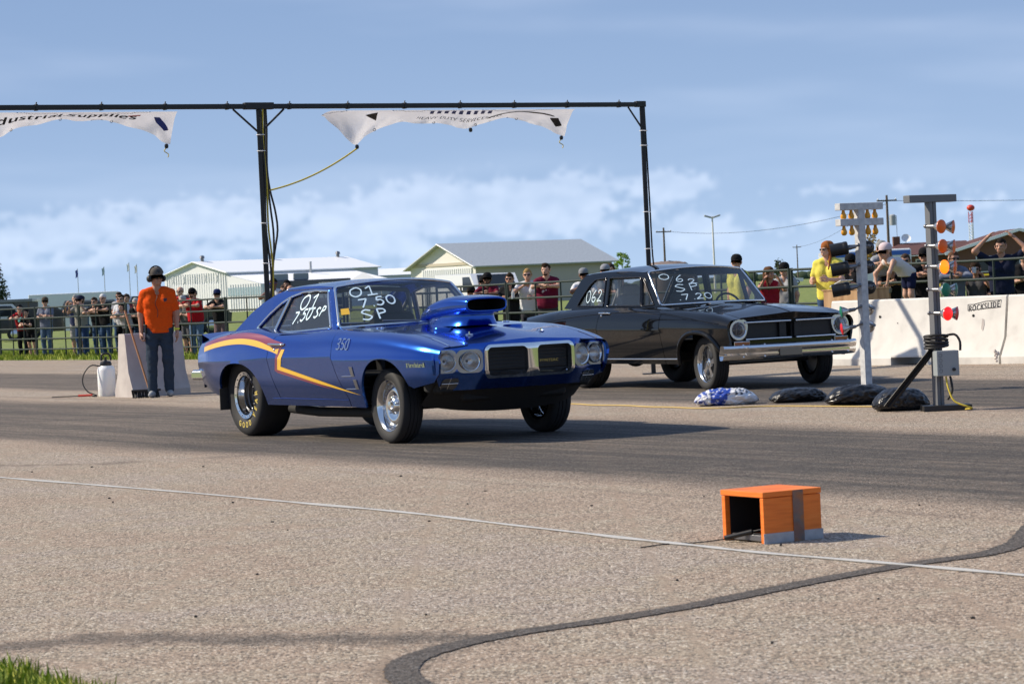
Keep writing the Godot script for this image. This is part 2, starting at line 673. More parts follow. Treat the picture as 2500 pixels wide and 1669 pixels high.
# lettering laid on a surface: fn maps text-space metres (x right, y up) to a point; nn is its normal hint
func lettering(text: String, high: float, fn: Callable, nn: Vector3, bold := false, lift := 0.0, serif := false) -> MB:
	var t := TextMesh.new()
	t.text = text
	var f := SystemFont.new()
	f.font_names = PackedStringArray(["Droid Serif" if serif else "Droid Sans"])
	f.font_weight = 700 if bold else 400
	t.font = f
	t.font_size = 48
	t.pixel_size = high / 35.0
	t.depth = 0.0
	t.curve_step = 2.0
	var arr := t.surface_get_arrays(0)
	var mb := MB.new()
	var vs: PackedVector3Array = arr[Mesh.ARRAY_VERTEX]
	var idx = arr[Mesh.ARRAY_INDEX]
	for p in vs:
		var q: Vector3 = fn.call(Vector2(p.x, p.y))
		mb.vert(q + nn * lift, nn)
	if idx == null:
		for i in range(0, vs.size(), 3):
			mb.tri(i, i + 1, i + 2)
	else:
		for i in range(0, idx.size(), 3):
			mb.tri(idx[i], idx[i + 1], idx[i + 2])
	return mb

# brush strokes (polylines in a flat space) as flat ribbons on the surface fn
func strokes(lines: Array, width: float, fn: Callable, hint: Vector3, lift: float) -> MB:
	var mb := MB.new()
	for l in lines:
		var pl := PackedVector2Array(smooth_line(l, 5) if l.size() > 2 else l)
		for q in Geometry2D.offset_polyline(pl, width / 2, Geometry2D.JOIN_ROUND, Geometry2D.END_ROUND):
			if not Geometry2D.is_polygon_clockwise(q):
				var holes := []
				for h in Geometry2D.offset_polyline(pl, width / 2, Geometry2D.JOIN_ROUND, Geometry2D.END_ROUND):
					if Geometry2D.is_polygon_clockwise(h):
						holes.append(h)
				mb.panel(q, fn, Vector2(0.03, 0.03), hint, lift, 0.0, holes)
	return mb

func track(s: float, t: float, y := 0.0) -> Vector3:
	return Vector3(s * 0.515 + t * 0.857, y, s * 0.857 - t * 0.515)

# ---------------------------------------------------------------- cars
# local axes of a car: x forwards, y up, z to its own right; the front axle is near x = 0
class Loft:
	var xs := PackedFloat32Array()
	var rows := []
	var crease := 2

	func _init(table: Array) -> void:
		for r in table:
			xs.append(r[0])
			var p := PackedVector2Array()
			for q in r.slice(1):
				p.append(Vector2(q[0], q[1]))
			rows.append(p)

	func ctl(i: int, k: int, w: float) -> Vector2:
		var m := xs.size()
		var a: Vector2 = rows[i][k]
		var b: Vector2 = rows[i + 1][k]
		var p: Vector2 = rows[i - 1][k] if i > 0 else a * 2 - b
		var q: Vector2 = rows[i + 2][k] if i + 2 < m else b * 2 - a
		var ta: float = xs[i + 1] - xs[i]
		var tp: float = (xs[i - 1] - xs[i]) if i > 0 else -ta
		var tq: float = (xs[i + 2] - xs[i]) if i + 2 < m else 2 * ta
		return Vector2(cubic_interpolate_in_time(a.x, b.x, p.x, q.x, w, ta, tp, tq), cubic_interpolate_in_time(a.y, b.y, p.y, q.y, w, ta, tp, tq))

	# x along the car, v along the section from the sill (0) to the middle of the bonnet (7); returns (z, y)
	func zy(x: float, v: float) -> Vector2:
		var i := 0
		while i < xs.size() - 2 and x < xs[i + 1]:
			i += 1
		var w := (x - xs[i]) / (xs[i + 1] - xs[i])
		var last: int = rows[0].size() - 1
		var k := clampi(int(floor(v)), 0, last - 1)
		var t := v - k
		var a := ctl(i, k, w)
		var b := ctl(i, k + 1, w)
		var p := a * 2 - b if (k == 0 or k == crease) else ctl(i, k - 1, w)
		var q := b * 2 - a if (k + 1 == crease) else (Vector2(-ctl(i, last - 1, w).x, ctl(i, last - 1, w).y) if k + 1 == last else ctl(i, k + 2, w))
		return a.cubic_interpolate(b, p, q, t)

	func on(x: float, v: float, side: float) -> Vector3:
		var q := zy(x, v)
		return Vector3(x, q.y, q.x * side)

	func v_of_y(x: float, y: float, top := 5.0) -> float:
		var a := -0.6
		var b := top
		for i in 16:
			var m := (a + b) / 2
			if zy(x, m).y < y:
				a = m
			else:
				b = m
		return (a + b) / 2

	# a polygon given as (x, y) on the flank turned into (x, v)
	func flank(poly: PackedVector2Array) -> PackedVector2Array:
		var out := PackedVector2Array()
		for p in poly:
			out.append(Vector2(p.x, v_of_y(p.x, p.y)))
		return out

func arch(cx: float, cy: float, a: float, b: float, from: float, to: float, k := 22) -> Array:
	var out := []
	for i in k + 1:
		var t := deg_to_rad(lerpf(from, to, float(i) / k))
		var e := 0.86
		out.append(Vector2(cx + a * sign(cos(t)) * pow(abs(cos(t)), e), cy + b * pow(abs(sin(t)), e)))
	return out

func tyre(r: float, rim: float, w: float, slick: bool) -> MB:
	var mb := MB.new()
	var h := w / 2
	var s := r - rim
	var prof := [Vector2(rim - 0.004, -h * 0.78), Vector2(rim + 0.012, -h * 0.86), Vector2(rim + s * 0.35, -h * 1.0), Vector2(rim + s * 0.62, -h * 1.0), Vector2(r - s * 0.13, -h * 0.93), Vector2(r - 0.008, -h * 0.8), Vector2(r, -h * 0.62)]
	if not slick:
		for g in [-0.36, 0.0, 0.36]:
			prof.append_array([Vector2(r, h * (g - 0.04)), Vector2(r - 0.007, h * (g - 0.03)), Vector2(r - 0.007, h * (g + 0.03)), Vector2(r, h * (g + 0.04))])
	else:
		prof.append(Vector2(r + 0.001, 0))
	prof.append_array([Vector2(r, h * 0.62), Vector2(r - 0.008, h * 0.8), Vector2(r - s * 0.13, h * 0.93), Vector2(rim + s * 0.62, h * 1.0), Vector2(rim + s * 0.35, h * 1.0), Vector2(rim + 0.012, h * 0.86), Vector2(rim - 0.004, h * 0.78)])
	prof.reverse()
	mb.lathe(prof, 56, Transform3D(Basis(Vector3.RIGHT, PI / 2), Vector3.ZERO), 0.55)
	return mb

# wheel at c, its outer face towards z * side
func wheel(car: Node3D, c: Vector3, r: float, rim: float, w: float, side: float, style: String, turn := 0.0) -> Node3D:
	var wh := Node3D.new()
	wh.name = "wheel"
	car.add_child(wh, true)
	wh.position = c
	wh.rotation.y = (0.0 if side > 0 else PI) + turn
	obj("tyre", tyre(r, rim, w, style == "ribbed"), M.rubber, wh)
	var B := Basis(Vector3.RIGHT, PI / 2)
	var T := Transform3D(B, Vector3.ZERO)
	var h := w / 2
	var mb := MB.new()
	if style == "ribbed":
		mb.lathe([Vector2(rim - 0.05, -h * 0.7), Vector2(rim - 0.045, h * 0.55), Vector2(rim - 0.03, h * 0.72), Vector2(rim - 0.03, h * 0.9), Vector2(rim + 0.004, h * 0.94), Vector2(rim + 0.01, h * 0.84)].map(func(q): return q), 48, T, 0.5)
		obj("rim", mb, M.polished, wh)
		var dr := MB.new()
		for i in 7:
			var y0 := h * 0.5 - i * 0.042
			dr.lathe([Vector2(rim - 0.062, y0 - 0.042), Vector2(rim - 0.05, y0 - 0.034), Vector2(rim - 0.05, y0 - 0.014), Vector2(rim - 0.062, y0)], 40, T, 0.95)
		dr.lathe([Vector2(rim - 0.055, -h * 0.62), Vector2(0.08, -h * 0.6), Vector2(0.075, -h * 0.2), Vector2(0.001, -h * 0.18)], 32, T)
		obj("barrel", dr, M.castmetal, wh)
		for i in 16:
			var bo := MB.new()
			var a := TAU * i / 16
			bo.ball(Transform3D(Basis.from_scale(Vector3(0.007, 0.007, 0.006)), Vector3(cos(a) * (rim - 0.013), sin(a) * (rim - 0.013), h * 0.92)), 8, 6)
			obj("rim_bolt", bo, M.castmetal, wh)
	else:
		mb.lathe([Vector2(rim - 0.03, -h * 0.7), Vector2(rim - 0.03, h * 0.2), Vector2(rim - 0.022, h * 0.6), Vector2(rim - 0.008, h * 0.78), Vector2(rim + 0.006, h * 0.86), Vector2(rim + 0.01, h * 0.74)], 48, T, 0.5)
		obj("rim", mb, M.polished, wh)
		var ce := MB.new()
		if style == "disc":
			ce.lathe([Vector2(rim - 0.03, h * 0.3), Vector2(rim - 0.05, h * 0.32), Vector2(rim - 0.075, h * 0.44), Vector2(rim - 0.1, h * 0.34), Vector2(0.075, h * 0.3), Vector2(0.062, h * 0.5), Vector2(0.04, h * 0.56), Vector2(0.036, h * 0.78), Vector2(0.001, h * 0.8)], 44, T, 0.6)
			for i in 5:
				var a := TAU * i / 5 + 0.3
				ce.ball(Transform3D(Basis.from_scale(Vector3(0.012, 0.012, 0.02)), Vector3(cos(a) * 0.068, sin(a) * 0.068, h * 0.36)), 8, 6)
			for i in 30:
				var a := TAU * i / 30
				ce.ball(Transform3D(Basis.from_scale(Vector3(0.005, 0.005, 0.005)), Vector3(cos(a) * (rim - 0.042), sin(a) * (rim - 0.042), h * 0.33)), 6, 5)
			obj("centre_disc", ce, M.polished, wh)
		else:
			ce.lathe([Vector2(0.066, h * 0.2), Vector2(0.066, h * 0.46), Vector2(0.03, h * 0.52), Vector2(0.028, h * 0.66), Vector2(0.001, h * 0.68)], 28, T)
			for i in 5:
				var a := TAU * i / 5 + 0.2
				var d := Vector3(cos(a), sin(a), 0)
				var e := Vector3(-sin(a), cos(a), 0)
				var bs := Basis(d, e, Vector3.BACK)
				ce.prism(PackedVector2Array([Vector2(0.04, -0.03), Vector2(0.09, -0.022), Vector2(rim - 0.028, -0.04), Vector2(rim - 0.028, 0.04), Vector2(0.09, 0.022), Vector2(0.04, 0.03)]), 0.03, Transform3D(bs, Vector3(0, 0, h * 0.3)))
			obj("spokes", ce, M.polished, wh)
			var bk := MB.new()
			bk.lathe([Vector2(rim - 0.03, -h * 0.1), Vector2(0.001, -h * 0.08)], 32, T)
			obj("brake_disc", bk, M.castmetal, wh)
	return wh

func ring_of(poly: Array, fn: Callable, lift: Vector3, r: float, sides := 6) -> MB:
	var mb := MB.new()
	var pts := []
	for p in dense(poly, 0.05):
		pts.append(fn.call(p) + lift)
	mb.tube(pts, r, sides, false, true)
	return mb

func rounded(x0: float, y0: float, x1: float, y1: float, r: float, k := 5) -> PackedVector2Array:
	var out := PackedVector2Array()
	for q in [[x1 - r, y1 - r, 0.0], [x0 + r, y1 - r, 90.0], [x0 + r, y0 + r, 180.0], [x1 - r, y0 + r, 270.0]]:
		for i in k + 1:
			var a := deg_to_rad(q[2] + 90.0 * i / k)
			out.append(Vector2(q[0] + r * cos(a), q[1] + r * sin(a)))
	return out

const GLYPH := {
	"0": [[[0.3, 1.0], [0.06, 0.78], [0.04, 0.3], [0.25, 0.0], [0.5, 0.2], [0.56, 0.66], [0.42, 0.95], [0.22, 0.98]]],
	"1": [[[0.05, 0.75], [0.3, 1.0]], [[0.3, 1.0], [0.28, 0.02]], [[0.05, 0.0], [0.55, 0.04]]],
	"2": [[[0.05, 0.78], [0.25, 1.0], [0.5, 0.82], [0.36, 0.45], [0.05, 0.04], [0.34, 0.1], [0.6, 0.02]]],
	"5": [[[0.52, 0.98], [0.16, 0.96]], [[0.16, 0.96], [0.1, 0.58]], [[0.1, 0.58], [0.36, 0.62], [0.52, 0.34], [0.32, 0.02], [0.04, 0.12]]],
	"6": [[[0.48, 1.0], [0.16, 0.62], [0.06, 0.22], [0.28, 0.0], [0.5, 0.18], [0.42, 0.42], [0.14, 0.36]]],
	"7": [[[0.04, 0.94], [0.55, 0.98]], [[0.55, 0.98], [0.26, 0.0]]],
	"S": [[[0.52, 0.9], [0.26, 1.0], [0.08, 0.76], [0.3, 0.52], [0.5, 0.28], [0.3, 0.02], [0.04, 0.12]]],
	"P": [[[0.1, 0.0], [0.12, 0.98]], [[0.12, 0.98], [0.44, 0.92], [0.48, 0.64], [0.14, 0.5]]],
	".": [[[0.16, 0.02], [0.22, 0.04]]],
}

# hand-painted figures: text from the point o, letters h tall, advance w, slope dy per letter
func painted(text: String, o: Vector2, h: float, w: float, lean := 0.1, rise := 0.0) -> Array:
	var out := []
	var x := o.x
	var y := o.y
	for ch in text:
		if GLYPH.has(ch):
			for l in GLYPH[ch]:
				var line := []
				for p in l:
					line.append(Vector2(x + (p[0] * w / 0.6 * 0.8) + p[1] * h * lean, y + p[1] * h))
				out.append(line)
		x += w * (0.45 if ch == "." else 1.0)
		y += rise
	return out

func headlamp(car: Node3D, c: Vector3, r: float, yaw: float, pitch := 0.0) -> void:
	var lamp := Node3D.new()
	lamp.name = "headlight"
	car.add_child(lamp, true)
	lamp.position = c
	lamp.rotation = Vector3(0, yaw, pitch)
	var T := Transform3D(Basis(Vector3.FORWARD, PI / 2), Vector3.ZERO)  # y axis to +x
	var mb := MB.new()
	mb.lathe([Vector2(r * 1.16, -0.05), Vector2(r * 1.2, 0.0), Vector2(r * 1.14, 0.012), Vector2(r * 1.04, 0.008), Vector2(r, -0.01)].map(func(q): return q), 32, T, 0.4)
	obj("bezel", mb, M.chrome, lamp)
	var b := MB.new()
	b.lathe([Vector2(r, -0.012), Vector2(r * 0.8, -0.045), Vector2(r * 0.4, -0.07), Vector2(0.012, -0.075)], 28, T)
	obj("reflector", b, M.lampsilver, lamp)
	var l := MB.new()
	var prof := []
	for i in 7:
		var t := float(i) / 6
		prof.append(Vector2(max(0.0005, r * cos(t * PI / 2)), -0.008 + 0.026 * sin(t * PI / 2)))
	l.lathe(prof, 28, T)
	obj("lens", l, M.lampglass, lamp)

func seat(car: Node3D, p: Vector3, m: Material) -> void:
	var mb := MB.new()
	mb.box(at(p + Vector3(0, 0.06, 0)), Vector3(0.46, 0.14, 0.46), 0.05)
	mb.box(Transform3D(Basis(Vector3.BACK, 0.22), p + Vector3(-0.27, 0.36, 0)), Vector3(0.12, 0.62, 0.46), 0.05)
	mb.box(Transform3D(Basis(Vector3.BACK, 0.22), p + Vector3(-0.36, 0.7, 0)), Vector3(0.09, 0.16, 0.26), 0.04)
	obj("seat", mb, m, car)

func cage(car: Node3D, x0: float, x1: float, y0: float, y1: float, z: float, m: Material) -> void:
	var mb := MB.new()
	mb.tube(smooth_line([Vector3(x1, y0, z), Vector3(x1, y1 - 0.12, z * 0.92), Vector3(x1, y1, z * 0.7), Vector3(x1, y1, -z * 0.7), Vector3(x1, y1 - 0.12, -z * 0.92), Vector3(x1, y0, -z)], 5), 0.02, 8)
	mb.tube([Vector3(x1, y1 - 0.2, -z * 0.9), Vector3(x1, y0 + 0.1, z * 0.9)], 0.02, 8)
	for s in [-1.0, 1.0]:
		mb.tube([Vector3(x1, y1 - 0.1, s * z * 0.9), Vector3(x1 - 0.75, y0 + 0.05, s * z * 0.75)], 0.018, 8)
		mb.tube([Vector3(x1, y0 + 0.35, s * z), Vector3(x0, y0 + 0.05, s * z)], 0.018, 8)
	obj("roll_cage", mb, m, car)

func steering(car: Node3D, p: Vector3) -> void:
	var mb := MB.new()
	var T := Transform3D(Basis(Vector3.BACK, 0.35), p)
	var pts := []
	for i in 24:
		var a := TAU * i / 24
		pts.append(T * Vector3(0, sin(a) * 0.18, cos(a) * 0.18))
	mb.tube(pts, 0.013, 8, false, true)
	for a in [0.5, 2.6, 4.7]:
		mb.tube([T * Vector3.ZERO, T * Vector3(0, sin(a) * 0.18, cos(a) * 0.18)], 0.01, 6)
	mb.tube([T * Vector3.ZERO, T * Vector3(0.4, -0.12, 0)], 0.016, 6)
	obj("steering_wheel", mb, M.blacktrim, car)

# flanks, bonnet, boot lid shared by both cars; d holds the numbers
func shell(car: Node3D, L: Loft, d: Dictionary, paint: Material) -> void:
	for side in [1.0, -1.0]:
		var fn := func(p: Vector2) -> Vector3: return L.on(p.x, p.y, side)
		var hint := Vector3(0, 0.25, side)
		var st := Vector2(0.045, 0.2)
		# front fender
		var f: Array = d.fender.call()
		var mb := MB.new()
		mb.panel(L.flank(dense(f, 0.045)), fn, st, hint, 0.0, 0.022)
		var a := L.flank(dense([Vector2(d.cowl, d.cowl_y), Vector2(d.nose, d.nose_y), Vector2(d.nose, d.nose_y - 0.002)], 0.05))
		# top of the fender, up to the bonnet seam
		var top := PackedVector2Array()
		for i in 21:
			top.append(Vector2(lerpf(d.cowl, d.nose, i / 20.0), 4.985))
		for i in 21:
			top.append(Vector2(lerpf(d.nose, d.cowl, i / 20.0), L.v_of_y(lerpf(d.nose, d.cowl, i / 20.0), d.split.call(lerpf(d.nose, d.cowl, i / 20.0)))))
		mb.panel(top, fn, st, Vector3(0, 1, side * 0.3), 0.0, 0.0)
		obj("fender", mb, paint, car)
		var dm := MB.new()
		dm.panel(L.flank(dense(d.door, 0.05)), fn, st, hint, 0.0, 0.022)
		obj("door", dm, paint, car)
		var q := MB.new()
		q.panel(L.flank(dense(d.quarter.call(), 0.045)), fn, st, hint, 0.0, 0.022)
		var tq := PackedVector2Array()
		for i in 21:
			tq.append(Vector2(lerpf(d.boot_front - 0.0, d.tail, i / 20.0), 4.985))
		for i in 21:
			var xx := lerpf(d.tail, d.boot_front, i / 20.0)
			tq.append(Vector2(xx, L.v_of_y(xx, d.split.call(xx))))
		q.panel(tq, fn, st, Vector3(0, 1, side * 0.3), 0.0, 0.0)
		obj("quarter_panel", q, paint, car)
		# inner skins so that nothing shows through the gaps
		var inn := MB.new()
		inn.grid(24, 3, func(u, w): return L.on(lerpf(d.door[0].x - 0.3, d.cowl + 0.16, u), lerpf(0.1, 4.6, w), side) - Vector3(0, 0, side * 0.03), hint)
		obj("inner_panel", inn, M.blacktrim, car)
	var hood := MB.new()
	for side in [1.0, -1.0]:
		var fn := func(p: Vector2) -> Vector3: return L.on(p.x, p.y, side)
		hood.panel(PackedVector2Array([Vector2(d.hood_back, 5.02), Vector2(d.nose, 5.02), Vector2(d.nose, 7.0), Vector2(d.hood_back + 0.06, 7.0)]), fn, Vector2(0.05, 0.2), Vector3.UP, 0.0, 0.01)
	obj("bonnet", hood, paint, car)
	var boot := MB.new()
	for side in [1.0, -1.0]:
		var fn := func(p: Vector2) -> Vector3: return L.on(p.x, p.y, side)
		boot.panel(PackedVector2Array([Vector2(d.tail, 5.02), Vector2(d.boot_front, 5.02), Vector2(d.boot_front, 7.0), Vector2(d.tail, 7.0)]), fn, Vector2(0.05, 0.25), Vector3.UP, 0.0, 0.01)
	obj("boot_lid", boot, paint, car)
	var cw := MB.new()
	var cr := MB.new()
	for side in [1.0, -1.0]:
		var fn := func(p: Vector2) -> Vector3: return L.on(p.x, p.y, side) - Vector3(0, 0.012, 0)
		cw.panel(PackedVector2Array([Vector2(d.hood_back - 0.45, 4.6), Vector2(d.hood_back + 0.05, 4.6), Vector2(d.hood_back + 0.08, 7.0), Vector2(d.hood_back - 0.45, 7.0)]), fn, Vector2(0.06, 0.3), Vector3.UP)
		cr.panel(PackedVector2Array([Vector2(d.boot_front - 0.02, 4.6), Vector2(d.boot_front + 0.25, 4.6), Vector2(d.boot_front + 0.25, 7.0), Vector2(d.boot_front - 0.02, 7.0)]), fn, Vector2(0.06, 0.3), Vector3.UP)
	obj("cowl", cw, paint, car)
	obj("rear_shelf", cr, paint, car)
	# underbody
	var ub := MB.new()
	ub.box(at(Vector3((d.tail + d.nose) / 2 - 0.05, d.sill + 0.16, 0)), Vector3(d.nose - d.tail - 0.25, 0.22, 1.0), 0.03)
	ub.box(at(Vector3(d.door[0].x * 0.5 + d.cowl * 0.5, d.sill + 0.1, 0)), Vector3(1.45, 0.14, 1.62), 0.03)
	ub.box(at(Vector3(d.nose - 0.3, d.sill + 0.3, 0)), Vector3(0.3, 0.35, 1.45), 0.03)
	ub.box(at(Vector3(-0.1, 0.62, 0)), Vector3(1.1, 0.36, 0.96), 0.03)
	ub.box(at(Vector3(d.tail + 0.28, 0.58, 0)), Vector3(0.4, 0.34, 1.5), 0.03)
	ub.box(at(Vector3(d.rear, 0.62, 0)), Vector3(0.9, 0.4, 0.9), 0.03)
	obj("underbody", ub, M.underbody, car)
	var ax := MB.new()
	ax.tube([Vector3(0, 0.30, -0.66), Vector3(0, 0.30, 0.66)], 0.035, 8)
	obj("front_axle", ax, M.castmetal, car)
	ax = MB.new()
	ax.tube([Vector3(d.rear, 0.36, -0.66), Vector3(d.rear, 0.36, 0.66)], 0.05, 8)
	ax.ball(Transform3D(Basis.from_scale(Vector3(0.15, 0.14, 0.15)), Vector3(d.rear, 0.36, 0)), 14, 10)
	obj("rear_axle", ax, M.castmetal, car)

func greenhouse(car: Node3D, d: Dictionary, paint: Material) -> void:
	for side in [1.0, -1.0]:
		var G := func(p: Vector2) -> Vector3: return Vector3(p.x, p.y, side * d.zg.call(p.x, p.y))
		var Gi := func(p: Vector2) -> Vector3: return Vector3(p.x, p.y, side * (d.zg.call(p.x, p.y) - 0.018))
		var hint := Vector3(0, 0.3, side)
		var holes := []
		for w in d.windows:
			holes.append(PackedVector2Array(w))
		var fr := MB.new()
		fr.panel(dense(d.outer, 0.05), G, Vector2(0.07, 0.05), hint, 0.0, 0.03, holes)
		obj("window_pillars", fr, paint, car)
		for w in d.windows:
			var gl := MB.new()
			gl.panel(PackedVector2Array(w), Gi, Vector2(0.12, 0.1), hint)
			var pane := obj("side_window", gl, d.glass, car)
			obj("window_trim", ring_of(w, G, Vector3(0, 0, side * 0.002), d.trim_r, 6), d.trim, pane)
	# windscreen and rear window: ruled between a lower and an upper curve
	for e in [["windscreen", d.ws_low, d.ws_top], ["rear_window", d.rw_low, d.rw_top]]:
		var W: Callable = screen_fn(e[1], e[2])
		var gl := MB.new()
		gl.panel(rounded(-0.99, 0.0, 0.99, 1.0, 0.04), W, Vector2(0.12, 0.12), Vector3(1 if e[0] == "windscreen" else -1, 0.8, 0))
		var pane := obj(e[0], gl, d.glass_front, car)
		obj("chrome_trim", ring_of(Array(rounded(-1.0, -0.01, 1.0, 1.01, 0.05)), W, Vector3(0, 0.004, 0), 0.013, 6), M.chrome, pane)
	var rf := MB.new()
	var pl := PackedVector2Array()
	for i in 13:
		var z := lerpf(-1, 1, i / 12.0)
		pl.append(Vector2(d.ws_top[0] + d.ws_top[3] * (1 - z * z) - 0.02, z))
	for i in 13:
		var z := lerpf(1, -1, i / 12.0)
		pl.append(Vector2(d.rw_top[0] + d.rw_top[3] * (1 - z * z) + 0.02, z))
	rf.panel(pl, d.roof, Vector2(0.08, 0.12), Vector3.UP, 0.0, 0.02)
	obj("roof", rf, paint, car)

# curve = [x at the corner, y at the corner, half width, x bulge in the middle, y bulge]
func screen_fn(lo: Array, hi: Array) -> Callable:
	return func(p: Vector2) -> Vector3:
		var k := 1 - p.x * p.x
		var a := Vector3(lo[0] + lo[3] * k, lo[1] + lo[4] * k, -p.x * lo[2])
		var b := Vector3(hi[0] + hi[3] * k, hi[1] + hi[4] * k, -p.x * hi[2])
		var q := a.lerp(b, p.y)
		return q + Vector3(0.0, 0.035 * p.y * (1 - p.y), 0)

func blue_car() -> void:
	var car := thing("race_car", "metallic blue coupe with bonnet scoop and maroon and yellow side stripe", "car", Vector3(-0.36, 0, -22.8), deg_to_rad(31.0 - 90.0))
	var paint: Material = M.bluepaint
	var L := Loft.new([
		[0.90, [0.74, 0.43], [0.785, 0.55], [0.818, 0.700], [0.805, 0.745], [0.775, 0.778], [0.70, 0.792], [0.35, 0.808], [0.0, 0.828]],
		[0.74, [0.785, 0.41], [0.838, 0.55], [0.868, 0.708], [0.855, 0.768], [0.81, 0.815], [0.70, 0.83], [0.35, 0.845], [0.0, 0.868]],
		[0.45, [0.82, 0.38], [0.875, 0.53], [0.905, 0.714], [0.888, 0.805], [0.82, 0.868], [0.70, 0.885], [0.35, 0.892], [0.0, 0.918]],
		[0.10, [0.84, 0.34], [0.895, 0.51], [0.922, 0.718], [0.905, 0.835], [0.83, 0.908], [0.70, 0.922], [0.35, 0.922], [0.0, 0.948]],
		[-0.35, [0.85, 0.29], [0.905, 0.50], [0.93, 0.718], [0.91, 0.85], [0.835, 0.928], [0.70, 0.945], [0.35, 0.955], [0.0, 0.975]],
		[-0.80, [0.85, 0.285], [0.905, 0.50], [0.93, 0.717], [0.91, 0.86], [0.84, 0.945], [0.74, 0.962], [0.35, 0.98], [0.0, 0.995]],
		[-1.40, [0.85, 0.285], [0.905, 0.50], [0.93, 0.716], [0.905, 0.85], [0.85, 0.925], [0.77, 0.94], [0.40, 0.95], [0.0, 0.95]],
		[-1.95, [0.85, 0.285], [0.905, 0.50], [0.932, 0.708], [0.912, 0.855], [0.87, 0.925], [0.78, 0.945], [0.40, 0.95], [0.0, 0.95]],
		[-2.45, [0.85, 0.30], [0.912, 0.48], [0.945, 0.672], [0.93, 0.865], [0.885, 0.95], [0.76, 0.985], [0.40, 0.995], [0.0, 1.0]],
		[-2.95, [0.85, 0.32], [0.91, 0.48], [0.94, 0.668], [0.918, 0.845], [0.872, 0.93], [0.75, 0.96], [0.40, 0.975], [0.0, 0.98]],
		[-3.35, [0.82, 0.36], [0.88, 0.50], [0.905, 0.665], [0.888, 0.815], [0.845, 0.895], [0.74, 0.92], [0.40, 0.938], [0.0, 0.945]],
		[-3.66, [0.76, 0.42], [0.815, 0.53], [0.845, 0.66], [0.835, 0.765], [0.79, 0.855], [0.72, 0.885], [0.40, 0.905], [0.0, 0.91]],
	])
	var split := func(x: float) -> float: return L.zy(x, 3.6).y
	var d := {
		"nose": 0.90, "nose_y": 0.78, "tail": -3.66, "cowl": -0.745, "cowl_y": 0.93, "hood_back": -0.50, "boot_front": -2.86, "sill": 0.285, "rear": -2.745, "split": split,
		"door": [Vector2(-1.86, 0.362), Vector2(-0.56, 0.366), Vector2(-0.70, 0.58), Vector2(-0.765, 0.718), Vector2(-0.748, 0.85), Vector2(-0.74, 0.942), Vector2(-1.30, 0.925), Vector2(-1.86, 0.916), Vector2(-1.95, 0.84), Vector2(-1.995, 0.72), Vector2(-1.955, 0.578)],
	}
	d.fender = func() -> Array:
		var out := [Vector2(-0.545, 0.30), Vector2(-0.30, 0.296)]
		out.append_array(arch(0.10, 0.30, 0.40, 0.405, 180, 24))
		out.append_array([Vector2(0.53, 0.465), Vector2(0.62, 0.48), Vector2(0.80, 0.51), Vector2(0.875, 0.58), Vector2(0.90, 0.66), Vector2(0.90, 0.745)])
		for i in 21:
			var x := lerpf(0.90, -0.74, i / 20.0)
			out.append(Vector2(x, split.call(x)))
		out.append_array([Vector2(-0.742, 0.85), Vector2(-0.758, 0.718), Vector2(-0.692, 0.58), Vector2(-0.552, 0.366)])
		return out
	d.quarter = func() -> Array:
		var out := [Vector2(-1.868, 0.30)]
		out.append(Vector2(-0.56, 0.30))
		out.append_array([Vector2(-0.56, 0.355), Vector2(-1.868, 0.354), Vector2(-1.962, 0.578), Vector2(-2.003, 0.72), Vector2(-1.958, 0.84), Vector2(-1.87, 0.916)])
		for i in 21:
			var x := lerpf(-1.88, -3.66, i / 20.0)
			out.append(Vector2(x, split.call(x)))
		out.append_array([Vector2(-3.66, 0.46), Vector2(-3.45, 0.42), Vector2(-3.2, 0.37), Vector2(-3.08, 0.31)])
		out.append_array(arch(-2.64, 0.30, 0.47, 0.375, 180, 0))
		return out
	shell(car, L, d, paint)
	# remaining upper door strip between the door skin and the window sill
	for side in [1.0, -1.0]:
		var fn := func(p: Vector2) -> Vector3: return L.on(p.x, p.y, side)
		var mb := MB.new()
		var pl := PackedVector2Array()
		for i in 25:
			var x := lerpf(-0.74, -2.9, i / 24.0)
			pl.append(Vector2(x, 5.3))
		for i in 25:
			var x := lerpf(-2.9, -0.74, i / 24.0)
			pl.append(Vector2(x, L.v_of_y(x, d.split.call(x) if (x < -1.87) else 0.93) - 0.05))
		mb.panel(pl, fn, Vector2(0.06, 0.2), Vector3(0, 1, side * 0.3), -0.002)
		obj("window_ledge", mb, paint, car)
